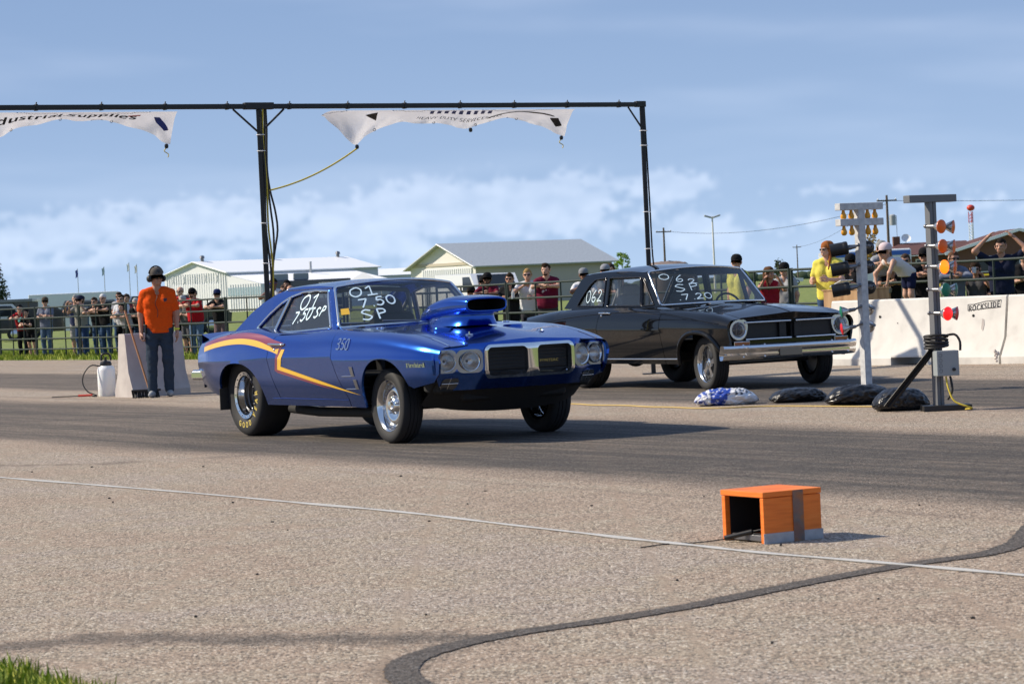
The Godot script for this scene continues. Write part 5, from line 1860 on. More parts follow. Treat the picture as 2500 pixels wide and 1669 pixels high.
func people() -> void:
	make_head()
	make_hand("loose", 0.32)
	make_hand("grip", 0.95)
	M.shoe_mb = net([[Vector3(0, 0.0, -0.03), Vector3(0, -0.035, 0.06), 0.048, 0.042], [Vector3(0, -0.04, 0.05), Vector3(0, -0.045, 0.15), 0.042, 0.034], [Vector3(0, -0.05, -0.04), Vector3(0, -0.05, 0.02), 0.036, 0.038]], 0.016, 0.02)
	official()
	var dark := [0.012, 0.012, 0.014]
	var jeans := [0.035, 0.07, 0.14]
	var pale := [0.62, 0.63, 0.66]
	var grey := [0.30, 0.29, 0.28]
	var gg := ["grip", "grip"]
	spectator(-71.2, 27.0, 1.47, {"shirt": [0.36, 0.02, 0.025], "trousers": dark, "arms": RAIL, "lean": 0.3, "hair": dark, "look": 0.5}, "person in red shirt and black trousers leaning on the fence beyond the teal bundle", -0.2)
	spectator(-70.4, 26.95, 1.36, {"shirt": dark, "trousers": dark, "shorts": 0.8, "arms": CROSS, "lean": 0.45, "hair": dark, "look": 0.3}, "stooping person in dark shirt and black shorts with bare legs at the fence", -0.5)
	spectator(-69.4, 27.0, 1.63, {"shirt": [0.16, 0.18, 0.24], "trousers": [0.09, 0.14, 0.22], "arms": CROSS, "cap": [0.09, 0.07, 0.05], "look": 0.2}, "person in brown cap, grey-blue polo shirt and faded jeans with crossed forearms", -0.25)
	spectator(-68.1, 27.35, 1.64, {"shirt": [0.05, 0.06, 0.12], "trousers": grey, "shorts": 0.95, "arms": PHONE, "hair": grey, "hands": gg}, "grey-haired person in grey shorts holding a camera up to the face", -0.1)
	spectator(-66.9, 27.0, 1.62, {"shirt": [0.28, 0.27, 0.23], "trousers": [0.03, 0.06, 0.14], "arms": PHONE, "cap": [0.02, 0.025, 0.05], "look": -0.5, "hands": gg}, "person in navy cap and khaki shirt with both arms raised to shade the eyes", -0.35)
	spectator(-66.1, 27.15, 1.55, {"shirt": dark, "trousers": jeans, "arms": RAIL, "lean": 0.25, "hair": [0.05, 0.03, 0.02], "glasses": 1}, "dark-haired person in black top leaning beside the white-haired man", -0.4)
	spectator(-65.2, 27.0, 1.62, {"shirt": dark, "trousers": jeans, "arms": RAIL, "lean": 0.15, "hair": [0.6, 0.6, 0.6], "glasses": 1}, "white-haired person in black shirt and jeans resting forearms on the fence", -0.45)
	spectator(-65.3, 27.5, 1.58, {"shirt": pale, "trousers": dark, "arms": CROSS, "hair": [0.04, 0.025, 0.015], "glasses": 1}, "person in sunglasses and white shirt with folded arms behind the fence", -0.4)
	spectator(-64.0, 27.1, 1.39, {"shirt": [0.4, 0.38, 0.42], "trousers": dark, "arms": RAIL, "lean": 0.5, "hair": dark, "style": "long"}, "dark long-haired person bending over the fence above the broom handle", -0.5)
	spectator(-64.0, 27.4, 1.48, {"shirt": dark, "trousers": jeans, "arms": CROSS, "hair": [0.42, 0.42, 0.42], "lean": 0.2}, "grey-haired person in black vest between broom handle and official", -0.45)
	spectator(-62.0, 27.7, 1.69, {"shirt": [0.33, 0.02, 0.03], "trousers": dark, "arms": HANG, "style": "bald", "glasses": 1, "girth": 1.1}, "bald person in sunglasses with a red collar behind the official's shoulder", -0.5)
	spectator(-60.8, 27.3, 1.48, {"shirt": [0.10, 0.10, 0.10], "trousers": [0.09, 0.09, 0.1], "shorts": 0.9, "arms": CROSS, "hair": [0.36, 0.36, 0.36], "lean": 0.25}, "grey-haired person in charcoal shirt half hidden by the official", -0.6)
	spectator(-59.6, 27.0, 1.64, {"shirt": [0.42, 0.012, 0.02], "trousers": [0.10, 0.16, 0.26], "arms": RAIL, "lean": 0.28, "cap": dark, "beard": true, "hair": [0.06, 0.03, 0.015], "girth": 1.25}, "bearded person in black cap and red polo shirt leaning on crossed arms", -0.35)
	spectator(-58.2, 27.0, 1.58, {"shirt": dark, "trousers": [0.16, 0.11, 0.12], "shorts": 0.95, "arms": RAIL, "lean": 0.25, "cap": [0.02, 0.03, 0.09], "girth": 1.1}, "smiling person in blue cap, black shirt and plaid shorts leaning on the fence", -0.35)
	spectator(-55.65, 27.2, 1.74, {"shirt": pale, "sleeve": 0.0, "trousers": dark, "arms": RAIL, "lean": 0.1, "hair": dark, "glasses": 2, "tone": 2}, "person in blue mirrored sunglasses and white sleeveless shirt next to the gantry post", -0.3)
	spectator(-55.4, 27.4, 1.69, {"shirt": dark, "trousers": dark, "arms": CROSS, "hair": dark, "beard": true, "tone": 2}, "dark-bearded person in black between the gantry post and the blue car roof", -0.3)
	spectator(-55.05, 27.3, 1.57, {"shirt": [0.2, 0.1, 0.1], "trousers": dark, "arms": CROSS, "style": "bald", "tone": 1}, "bald person whose head just clears the rear of the blue car roof", -0.3)
	spectator(-46.75, 27.2, 1.36, {"shirt": [0.25, 0.2, 0.16], "trousers": dark, "arms": CROSS, "cap": dark, "hair": [0.1, 0.06, 0.03], "style": "long", "tone": 1}, "person in wide black hat low behind the blue car's windscreen", -0.3)
	spectator(-45.9, 27.1, 1.60, {"shirt": [0.13, 0.012, 0.03], "trousers": dark, "arms": RAIL, "lean": 0.1, "cap": dark, "glasses": 1, "beard": true, "tone": 2}, "person in black cap and dark maroon shirt beside the gate post", -0.2)
	spectator(-44.9, 27.0, 1.56, {"shirt": dark, "sleeve": 1.0, "trousers": dark, "arms": CROSS, "hair": [0.03, 0.02, 0.012], "glasses": 1, "tone": 1}, "dark-haired person in sunglasses and black jacket at the open gate", -0.25)
	spectator(-44.3, 27.05, 1.62, {"shirt": pale, "trousers": [0.05, 0.05, 0.06], "arms": MOUTH, "hair": [0.35, 0.22, 0.09], "glasses": 1, "lean": 0.1, "hands": gg}, "fair-haired person in sunglasses and white shirt holding a bottle, arm on the rail", -0.15)
	var big := {"shirt": [0.13, 0.010, 0.032], "trousers": [0.05, 0.05, 0.06], "arms": RAIL, "hair": [0.035, 0.02, 0.012], "style": "thick", "beard": true, "lean": 0.12, "girth": 1.18, "look": -0.25, "hands": gg, "cell": 0.02}
	var bp := spectator(-43.55, 27.0, 1.69, big, "bearded dark-haired person in maroon shirt with white print leaning on the rail", -0.1)
	var pr := MB.new()
	for i in 9:
		pr.ball(Transform3D(Basis.from_scale(Vector3(0.035, 0.045, 0.012)), Vector3(-0.06 + (i % 3) * 0.05 + rng.randf() * 0.02, 1.06 + int(i / 3) * 0.06, 0.158)), 8, 6)
	obj("shirt_print", pr, cloth([0.5, 0.48, 0.48]), bp)
	spectator(-42.4, 27.1, 1.58, {"shirt": pale, "trousers": jeans, "arms": MOUTH, "cap": [0.22, 0.23, 0.25], "hair": dark, "tone": 2, "lean": 0.12, "look": 0.3, "hands": gg}, "person in grey cap and white shirt with a hand at the mouth", 0.0)
	spectator(-42.5, 27.65, 1.63, {"shirt": [0.2, 0.22, 0.25], "trousers": dark, "arms": CROSS, "cap": [0.26, 0.27, 0.3]}, "person in grey cap whose head shows over the black car's rear window", -0.3)
	spectator(-36.0, 26.0, 1.64, {"shirt": [0.62, 0.60, 0.13], "trousers": dark, "arms": HANG, "cap": dark, "hair": dark, "look": 0.5}, "person in black cap and yellow shirt standing behind the black car's windscreen", -0.9)
	spectator(-36.5, 27.0, 1.42, {"shirt": [0.30, 0.015, 0.03], "sleeve": 0.0, "trousers": jeans, "arms": PHONE, "hair": [0.10, 0.05, 0.025], "style": "long", "tone": 1, "look": 0.7}, "brown-haired person in red sleeveless top with hands raised to the chin", 0.1)
	spectator(-36.6, 27.4, 1.49, {"shirt": [0.34, 0.35, 0.37], "trousers": dark, "arms": HANG, "cap": dark, "glasses": 1}, "person in black cap, sunglasses and grey shirt behind the red sleeveless top", -0.35)
	spectator(-31.98, 24.75, 1.72, {"shirt": [0.66, 0.58, 0.10], "trousers": jeans, "arms": WRITE, "hair": [0.30, 0.10, 0.03], "style": "long", "glasses": 1, "tone": 0, "look": -0.6, "cell": 0.02}, "person with long red hair, sunglasses and yellow shirt writing at the wooden crate", -0.5)
	spectator(-34.3, 27.0, 1.56, {"shirt": dark, "trousers": dark, "arms": CROSS, "cap": dark, "glasses": 1, "tone": 1}, "person in black cap and shirt partly hidden by the start-light lamp cans", -0.4)
	spectator(-33.2, 26.95, 1.44, {"shirt": dark, "trousers": dark, "arms": RAIL, "lean": 0.35, "hair": [0.25, 0.2, 0.16], "glasses": 1, "tone": 1, "hands": gg}, "older person in sunglasses and black shirt resting clasped hands under the children", -0.15)
	spectator(-33.2, 26.75, 1.74, {"shirt": [0.27, 0.29, 0.32], "trousers": [0.3, 0.3, 0.31], "shorts": 0.9, "arms": RAIL, "lean": 0.85, "cap": [0.25, 0.25, 0.24], "hair": [0.3, 0.2, 0.1], "foot_y": 0.55, "head_scale": 1.08, "look": 0.2, "nod": -0.1, "cell": 0.02}, "child in grey cap and grey shirt leaning over the top rail behind the girl", -0.1)
	spectator(-31.98, 26.28, 1.69, {"shirt": [0.62, 0.58, 0.57], "sleeve": 0.0, "trousers": [0.012, 0.016, 0.05], "shorts": 0.55, "arms": [[0.1, -0.22, 0.16, -0.06, -0.2, 0.02], [0.1, -0.22, 0.16, -0.06, -0.2, 0.02]], "lean": 0.95, "cap": [0.62, 0.5, 0.52], "hair": [0.2, 0.12, 0.06], "foot_y": 0.5, "head_scale": 1.1, "nod": 0.15, "hands": gg, "cell": 0.02}, "child in pink and white cap, white top and navy shorts climbing on the fence", -1.2)
	spectator(-32.4, 26.95, 1.59, {"shirt": dark, "trousers": dark, "arms": RAIL, "lean": 0.12, "cap": dark, "glasses": 1, "tone": 1}, "person in black cap, sunglasses and black shirt with forearms crossed on the rail", -0.2)
	spectator(-31.8, 27.0, 1.51, {"shirt": [0.14, 0.16, 0.22], "sleeve": 1.0, "trousers": dark, "arms": RAIL, "lean": 0.2, "hair": [0.1, 0.05, 0.03], "glasses": 1, "tone": 1, "look": 0.3}, "person in sunglasses and slate blue long sleeves behind the lit amber lamps", -0.05)
	spectator(-31.7, 27.35, 1.34, {"shirt": [0.08, 0.08, 0.085], "sleeve": 0.0, "trousers": dark, "arms": PHONE, "hair": [0.03, 0.018, 0.012], "style": "long", "glasses": 1, "tone": 1, "hands": gg}, "dark-haired person in sunglasses and grey tank top raising a white cup", -0.2)
	spectator(-31.55, 27.6, 1.24, {"shirt": dark, "trousers": dark, "sleeve": 0.0, "arms": CROSS, "hair": [0.28, 0.09, 0.03], "style": "long", "tone": 0}, "short person with long reddish hair behind the fence post", -0.4)
	spectator(-30.65, 26.95, 1.65, {"shirt": [0.014, 0.018, 0.04], "trousers": dark, "arms": ONHEAD, "hair": [0.02, 0.015, 0.012], "glasses": 0, "look": -0.2, "tone": 1, "cell": 0.02, "palms": [Vector3(0.3, -1, 0), Vector3(-0.3, -1, 0)]}, "person in navy shirt with both hands on the head and elbows raised", -0.2)
	crowd_more(dark, jeans, pale, grey)

func crowd_more(dark: Array, jeans: Array, pale: Array, grey: Array) -> void:
	# a second row, mostly hidden by the first
	var rows := [[-70.0, 28.3, 1.62, [0.05, 0.09, 0.16], "navy shirt in the second row behind the brown cap", 0], [-67.6, 28.4, 1.66, [0.4, 0.4, 0.42], "pale grey shirt in the second row behind the camera holder", 1], [-66.6, 28.2, 1.60, [0.18, 0.04, 0.05], "dark red shirt in the second row behind the khaki shirt", 0], [-64.6, 28.3, 1.66, dark, "black shirt and cap in the second row behind the white shirt", 2], [-63.2, 28.6, 1.62, [0.3, 0.3, 0.28], "grey sweater in the second row behind the official", 1], [-57.2, 28.2, 1.60, [0.05, 0.12, 0.2], "teal blue shirt between the blue cap and the gantry post", 0], [-47.6, 28.0, 1.55, dark, "black shirt whose head shows above the blue car roof", 2], [-43.0, 28.1, 1.64, [0.3, 0.14, 0.1], "rust shirt hidden behind the white print shirt", 0], [-33.9, 27.8, 1.52, [0.34, 0.34, 0.36], "light grey shirt behind the children", 1], [-31.2, 27.9, 1.50, dark, "black top between the white cup and raised elbows", 0]]
	for r in rows:
		var d := {"shirt": r[3], "trousers": jeans, "arms": CROSS, "hair": [0.06, 0.04, 0.03], "tone": r[5] % 2, "cell": 0.028}
		if r[5] == 2:
			d.cap = dark
		if r[5] != 0:
			d.glasses = 1
		spectator(r[0], r[1], r[2], d, "person in " + r[4], -0.3)

func official() -> void:
	var d := {"h": 1.735, "shirt": [0.72, 0.085, 0.008], "trousers": [0.035, 0.05, 0.075], "arms": [[0.055, -0.27, -0.03, 0.0, -0.25, 0.05], [0.06, -0.27, -0.02, 0.0, -0.25, 0.05]], "hair": [0.04, 0.025, 0.015], "cap": [0.12, 0.105, 0.09], "glasses": 1, "look": 0.42, "cell": 0.0165, "folds": 0.014, "sleeve": 0.62, "shoes": [0.30, 0.31, 0.32], "tone": 1, "hands": ["grip", "loose"], "legs": [[-0.02, 0.0, 0.03], [0.0, 0.01, -0.02]], "stance": 0.105}
	var o := person(Vector3(-4.76, 0, -36.55), 0.10, d, "official in orange shirt, grey cap and ear defenders standing by the short barrier")
	var hT: Transform3D = d.hT
	var e := MB.new()
	var band := []
	for i in 17:
		var a := lerpf(-1.35, 1.35, i / 16.0)
		band.append(hT * Vector3(sin(a) * 0.108, 0.14 + cos(a) * 0.125, -0.01))
	e.tube(band, 0.009, 6)
	var ear := obj("ear_defenders", e, M.blacktrim, o)
	for s in [-1.0, 1.0]:
		var c := MB.new()
		var T := hT * Transform3D(Basis(Vector3.BACK, -s * PI / 2), Vector3(s * 0.082, 0.095, -0.01))
		c.lathe([Vector2(0.001, 0.05), Vector2(0.03, 0.048), Vector2(0.044, 0.035), Vector2(0.048, 0.012), Vector2(0.046, -0.004), Vector2(0.03, -0.006)], 18, T)
		obj("ear_cup", c, M.blacktrim, ear)
	var bd := MB.new()
	bd.lathe([Vector2(0.001, 0.004), Vector2(0.02, 0.003), Vector2(0.024, 0.0)], 16, hT * Transform3D(Basis(Vector3.RIGHT, 1.2), Vector3(0, 0.195, 0.085)))
	obj("cap_badge", bd, M.blacktrim, o)
	var C: Vector3 = d.chest
	var cord := MB.new()
	cord.tube(smooth_line([Vector3(-0.02, 1.43, 0.085), Vector3(0.0, 1.36, 0.128), Vector3(-0.03, 1.27, 0.142), Vector3(0.0, 1.16, 0.142), Vector3(-0.01, 1.08, 0.135)], 5), 0.004, 5)
	obj("microphone_cord", cord, M.blacktrim, o)
	var em := MB.new()
	em.prism(PackedVector2Array([Vector2(-0.026, 0.02), Vector2(0.026, 0.02), Vector2(0.022, -0.008), Vector2(0, -0.035), Vector2(-0.022, -0.008)]), 0.006, Transform3D(Basis(Vector3.UP, 0.35), Vector3(0.105, 1.31, 0.124)))
	obj("shirt_emblem", em, cloth([0.06, 0.06, 0.09]), o)
	var rd := MB.new()
	rd.box(Transform3D(Basis(Vector3.UP, -0.5), Vector3(-0.17, 0.93, 0.06)), Vector3(0.03, 0.12, 0.055), 0.008)
	obj("belt_radio", rd, M.blacktrim, o)
	var hd: Array = d.hand1
	var wb := MB.new()
	var wr: Vector3 = hd[1]
	wb.lathe([Vector2(0.033, -0.012), Vector2(0.036, 0.0), Vector2(0.033, 0.012)], 16, Transform3D(Basis(), wr + Vector3(0, 0.03, 0)))
	obj("wristband", wb, cloth([0.7, 0.7, 0.08]), o)

# ---------------------------------------------------------------- things on and beside the track
func more_materials() -> Dictionary:
	var D := {}
	D.skins = [mat(0.52, 0.30, 0.21, 0.55), mat(0.42, 0.22, 0.145, 0.55), mat(0.20, 0.095, 0.06, 0.5)]
	for m in D.skins:
		m.subsurf_scatter_enabled = true
		m.subsurf_scatter_strength = 0.08
	D.shades = mat(0.008, 0.008, 0.01, 0.06)
	D.blueshades = mat(0.02, 0.06, 0.45, 0.08, 0.6)
	D.eyedark = mat(0.02, 0.015, 0.012, 0.3)
	D.concrete = grained([[0.0, 0.35, 0.6, 1.0], [[0.50, 0.48, 0.45], [0.62, 0.60, 0.565], [0.66, 0.64, 0.60], [0.71, 0.69, 0.65]]], 0.01, 0.5, 0.9, 0.06, 5)
	D.concrete_old = grained([[0.0, 0.35, 0.6, 1.0], [[0.36, 0.33, 0.31], [0.44, 0.40, 0.38], [0.48, 0.44, 0.415], [0.53, 0.49, 0.46]]], 0.01, 0.5, 0.9, 0.08, 5)
	D.stain = mat(0.17, 0.16, 0.15, 0.95)
	D.pipegreen = mat(0.008, 0.022, 0.018, 0.65)
	D.pipeblack = mat(0.013, 0.013, 0.014, 0.5)
	D.cable = mat(0.012, 0.012, 0.012, 0.55)
	D.vinyl = mat(0.86, 0.86, 0.88, 0.5)
	D.vinyl.backlight_enabled = true
	D.vinyl.backlight = Color(0.75, 0.75, 0.78)
	D.ink = mat(0.015, 0.015, 0.02, 0.5)
	D.inkblue = mat(0.015, 0.04, 0.24, 0.5)
	D.inkred = mat(0.45, 0.06, 0.03, 0.5)
	D.ropeyellow = mat(0.60, 0.46, 0.05, 0.8)
	D.alu = grained([[0.0, 0.4, 0.7, 1.0], [[0.42, 0.42, 0.42], [0.52, 0.52, 0.52], [0.58, 0.58, 0.57], [0.66, 0.66, 0.65]]], 0.02, 1.2, 0.5)
	D.steelgrey = mat(0.16, 0.165, 0.175, 0.5, 0.2)
	D.boxgrey = mat(0.27, 0.30, 0.31, 0.45)
	D.canblack = mat(0.012, 0.012, 0.013, 0.35)
	D.bulbamber = mat(0.72, 0.33, 0.02, 0.3)
	D.lensorange = mat(0.80, 0.13, 0.004, 0.35)
	D.lensgreen = mat(0.004, 0.17, 0.10, 0.35)
	D.lensred = mat(0.66, 0.008, 0.014, 0.35)
	D.darkbezel = mat(0.34, 0.34, 0.35, 0.22, 0.95)
	D.litamber = mat(0.9, 0.35, 0.02, 0.3)
	D.litamber.emission_enabled = true
	D.litamber.emission = Color(1.0, 0.42, 0.02)
	D.litamber.emission_energy_multiplier = 1.6
	D.litred = mat(0.8, 0.03, 0.03, 0.3)
	D.litred.emission_enabled = true
	D.litred.emission = Color(1.0, 0.06, 0.05)
	D.litred.emission_energy_multiplier = 1.1
	D.bagblack = mat(0.014, 0.014, 0.016, 0.28)
	D.bagwhite = mat(0.68, 0.69, 0.72, 0.4)
	D.orangewood = grained([[0.0, 0.4, 0.6, 1.0], [[0.62, 0.12, 0.01], [0.82, 0.18, 0.014], [0.86, 0.20, 0.018], [0.90, 0.25, 0.035]]], 0.008, 2.2, 0.55, 0.0, 4)
	D.orangewood.uv1_scale = Vector3(1.0, 9.0, 1.0)
	D.tapegrey = grained([[0.0, 0.5, 1.0], [[0.28, 0.28, 0.28], [0.40, 0.40, 0.41], [0.48, 0.48, 0.48]]], 0.01, 3.0, 0.4)
	D.tapedark = grained([[0.0, 0.35, 0.55, 1.0], [[0.06, 0.06, 0.065], [0.13, 0.12, 0.12], [0.30, 0.12, 0.05], [0.5, 0.13, 0.02]]], 0.006, 2.0, 0.5)
	D.wood = grained([[0.0, 0.4, 0.6, 1.0], [[0.24, 0.13, 0.06], [0.36, 0.21, 0.10], [0.42, 0.26, 0.13], [0.5, 0.32, 0.17]]], 0.008, 1.5, 0.8)
	D.wood.uv1_scale = Vector3(1.5, 0.25, 1.5)
	D.broomwood = mat(0.42, 0.20, 0.09, 0.6)
	D.jug = mat(0.80, 0.81, 0.80, 0.35)
	D.jug.subsurf_scatter_enabled = true
	D.jug.subsurf_scatter_strength = 0.1
	D.cordtan = mat(0.50, 0.36, 0.12, 0.7)
	D.wire = mat(0.36, 0.37, 0.38, 0.6)
	D.whitemetal = mat(0.72, 0.74, 0.76, 0.5)
	D.whiteroof = mat(0.88, 0.89, 0.90, 0.45)
	D.galvanised = mat(0.38, 0.40, 0.42, 0.6)
	D.greyroof = grained([[0.0, 0.5, 1.0], [[0.36, 0.39, 0.41], [0.42, 0.45, 0.47], [0.47, 0.50, 0.52]]], 0.02, 0.3, 0.5)
	D.beige = mat(0.50, 0.45, 0.36, 0.8)
	D.cream = mat(0.74, 0.72, 0.68, 0.7)
	D.teal = mat(0.25, 0.36, 0.42, 0.6)
	D.brownroof = grained([[0.0, 0.5, 1.0], [[0.07, 0.026, 0.025], [0.10, 0.042, 0.038], [0.14, 0.06, 0.053]]], 0.05, 0.6, 0.9)
	D.brickbrown = grained([[0.0, 0.5, 1.0], [[0.10, 0.05, 0.035], [0.15, 0.075, 0.05], [0.2, 0.1, 0.07]]], 0.06, 0.7, 0.9)
	D.windowdark = mat(0.02, 0.025, 0.03, 0.08)
	D.polewood = mat(0.13, 0.10, 0.08, 0.9)
	D.carwhite = gloss(mat(0.72, 0.73, 0.74, 0.3))
	D.cargrey = gloss(mat(0.12, 0.125, 0.13, 0.3, 0.4))
	D.cardark = gloss(mat(0.015, 0.016, 0.02, 0.3))
	D.stripeblue = mat(0.03, 0.12, 0.48, 0.4)
	D.signalred = mat(0.55, 0.05, 0.03, 0.5)
	D.tapeyellow = mat(0.70, 0.55, 0.02, 0.5)
	D.leaf = mat(0.06, 0.11, 0.025, 0.8)
	D.leaf.backlight_enabled = true
	D.leaf.backlight = Color(0.25, 0.4, 0.08)
	D.leafbright = mat(0.13, 0.20, 0.035, 0.8)
	D.leafbright.backlight_enabled = true
	D.leafbright.backlight = Color(0.4, 0.55, 0.1)
	D.leafdark = mat(0.028, 0.05, 0.018, 0.85)
	D.leafyellow = mat(0.30, 0.19, 0.035, 0.8)
	D.bark = mat(0.10, 0.075, 0.055, 0.9)
	D.grass = mat(0.20, 0.29, 0.035, 0.8)
	D.grass.vertex_color_use_as_albedo = true
	D.grass.backlight_enabled = true
	D.grass.backlight = Color(0.4, 0.5, 0.1)
	D.tarp = mat(0.20, 0.15, 0.13, 0.8)
	return D

func jersey(wide := 1.0, high := 0.87, notch := 0.0) -> PackedVector2Array:
	var b := 0.305 * wide
	return PackedVector2Array([Vector2(-b, notch), Vector2(b, notch), Vector2(b, max(0.088, notch + 0.02)), Vector2(0.178 * wide, 0.34), Vector2(0.105 * wide, high - 0.02), Vector2(0.09 * wide, high), Vector2(-0.09 * wide, high), Vector2(-0.105 * wide, high - 0.02), Vector2(-0.178 * wide, 0.34), Vector2(-b, max(0.088, notch + 0.02))])

# a barrier whose local z runs along it; local +x is the side seen from the track
func barrier(label: String, a: Vector3, dir: Vector3, long: float, m: Material, slot := true) -> Node3D:
	var turn := atan2(dir.x, dir.z)
	var o := thing("concrete_barrier", label, "barrier", a + dir * long / 2, turn, "concrete barriers")
	var mb := MB.new()
	if slot:
		var w := 0.62
		var e := (long - w) / 2
		mb.prism(jersey(), e, Transform3D(Basis(), Vector3(0, 0, -(w + e) / 2)), 0.9)
		mb.prism(jersey(1.0, 0.87, 0.1), w, Transform3D(), 0.9)
		mb.prism(jersey(), e, Transform3D(Basis(), Vector3(0, 0, (w + e) / 2)), 0.9)
	else:
		mb.prism(jersey(), long, Transform3D(), 0.9)
	obj("block", mb, m, o)
	return o

func barriers() -> void:
	var dir := Vector3(0.64, 0, 0.768)
	var back := Vector3(0.768, 0, -0.64) * 0.305
	var j := Vector3(6.19, 0, -34.38)
	var b1 := barrier("long pale concrete barrier with stencilled word next to the start lights", j - dir * 3.07 + back, dir, 3.05, M.concrete)
	barrier("pale concrete barrier cut off by the picture edge beyond the joint", j + dir * 0.02 + back, dir, 3.05, M.concrete)
	# the side towards the track is local -x: upper face from (-0.178, 0.34) to (-0.105, 0.85)
	var face := func(z: float, y: float) -> Vector3: return Vector3(-lerpf(0.178, 0.105, (y - 0.34) / 0.51) - 0.003, y, z)
	obj("stencil", lettering("ROCKSLIDE", 0.075, func(p): return face.call(1.17 + p.x * 0.95, 0.735 + p.y + p.x * 0.1), Vector3(-1, 0.14, 0).normalized(), true), M.ink, b1)
	var ol := MB.new()
	var ring := []
	for q in [[0.9, 0.69], [1.44, 0.72], [1.45, 0.81], [1.2, 0.8], [1.0, 0.765], [0.9, 0.765]]:
		ring.append(face.call(q[0], q[1]))
	ol.tube(ring, 0.004, 4, false, true)
	obj("stencil_outline", ol, M.ink, b1)
	for q in [[-0.62, 0.64, 0.02], [1.0, 0.62, 0.02], [-0.3, 0.55, 0.008], [0.4, 0.3, 0.006]]:
		var h := MB.new()
		h.lathe([Vector2(q[2], 0.003), Vector2(q[2] * 0.8, 0.004), Vector2(0.001, 0.002)], 10, Transform3D(Basis(Vector3.BACK, PI / 2), face.call(q[0], q[1])))
		obj("bolt_hole", h, M.void_black, b1)
	var sc := MB.new()
	sc.panel(PackedVector2Array([Vector2(1.14, 0.45), Vector2(1.17, 0.42), Vector2(1.19, 0.5), Vector2(1.18, 0.57), Vector2(1.15, 0.58)]), func(p): return face.call(p.x, p.y), Vector2(0.05, 0.05), Vector3.LEFT, 0.001)
	obj("scuff", sc, M.concrete_old, b1)
	# rough bits along the joint
	for i in 12:
		var c := MB.new()
		c.ball(Transform3D(Basis(Vector3.UP, i).scaled(Vector3(0.016, 0.01 + 0.01 * (i % 3), 0.02)), Vector3(-0.29 - 0.012 * (i % 2), 0.03 + 0.012 * i, 1.5 - 0.01 * (i % 4))), 6, 5)
		obj("chip", c, M.concrete_old, b1)
	var ax := Vector3(0.85, 0, -0.527)
	var b3 := barrier("short grey concrete barrier block behind the official in orange", Vector3(-5.2, 0, -36.9) - Vector3(0.527, 0, 0.85) * 0.305, ax, 0.86, M.concrete_old, false)
	var ring2 := MB.new()
	ring2.lathe([Vector2(0.022, 0.0), Vector2(0.03, 0.008), Vector2(0.038, 0.0)], 16, Transform3D(Basis(Vector3.BACK, -PI / 2), Vector3(0.165, 0.47, -0.22)))
	obj("lifting_eye", ring2, M.stain, b3)

func fence_panel(label: String, a: Vector3, b: Vector3, top := 1.36) -> void:
	var dir := (b - a).normalized()
	var o := thing("pipe_fence_panel", label, "fence panel", a, atan2(dir.x, dir.z), "green pipe fence panels")
	var long := a.distance_to(b)
	for k in 5:
		var y := top - k * 0.278
		var r := MB.new()
		r.tube([Vector3(0, y, 0.02), Vector3(0, y - 0.006, long / 2), Vector3(0, y, long - 0.02)], 0.021, 8)
		obj("rail", r, M.pipegreen, o)
	for e in [[0.0, 0.026], [1.0, 0.026], [0.36, 0.018], [0.68, 0.018]]:
		var p := MB.new()
		p.tube([Vector3(0, -0.02, e[0] * long), Vector3(0, top + (0.03 if e[1] > 0.02 else 0.0), e[0] * long)], e[1], 8)
		obj("post", p, M.pipegreen, o)

func fences() -> void:
	var where := ["at the far end of the crowd beyond the teal bundle", "in front of the man in faded jeans", "between the khaki shirt and the short barrier", "behind the official in orange", "in front of the red polo shirt", "behind the blue car's boot", "behind the blue car's side window", "behind the blue car's windscreen", "beside the dark maroon shirt and bonnet scoop", "in front of the man with white shirt print", "behind the black car's roof", "behind the black car's bonnet", "beside the person in yellow at the crate", "under the climbing children", "in front of the raised elbows", "at the picture edge beside the brick house"]
	var s := -75.0
	var k := 0
	while k < where.size():
		var t0 := 26.6 + 0.05 * sin(k * 2.1)
		var t1 := 26.6 + 0.05 * sin(k * 2.1 + 2.0)
		var e := s + 3.0
		if k == 9:
			# the panel that stands open
			fence_panel("green pipe fence panel swung open " + where[8], track(s - 0.1, 26.2, -0.015), track(s + 1.25, 27.2, -0.015), 1.26)
			s += 0.9
			e = s + 2.7
		if k != 8:
			fence_panel("green pipe fence panel " + where[k], track(s, t0, -0.015), track(e - 0.07, t1, -0.015))
		else:
			fence_panel("green pipe fence panel lower than the rest behind the blue car's scoop", track(s, 26.6, -0.015), track(e - 0.5, 26.4, -0.015), 1.26)
		s = e
		k += 1

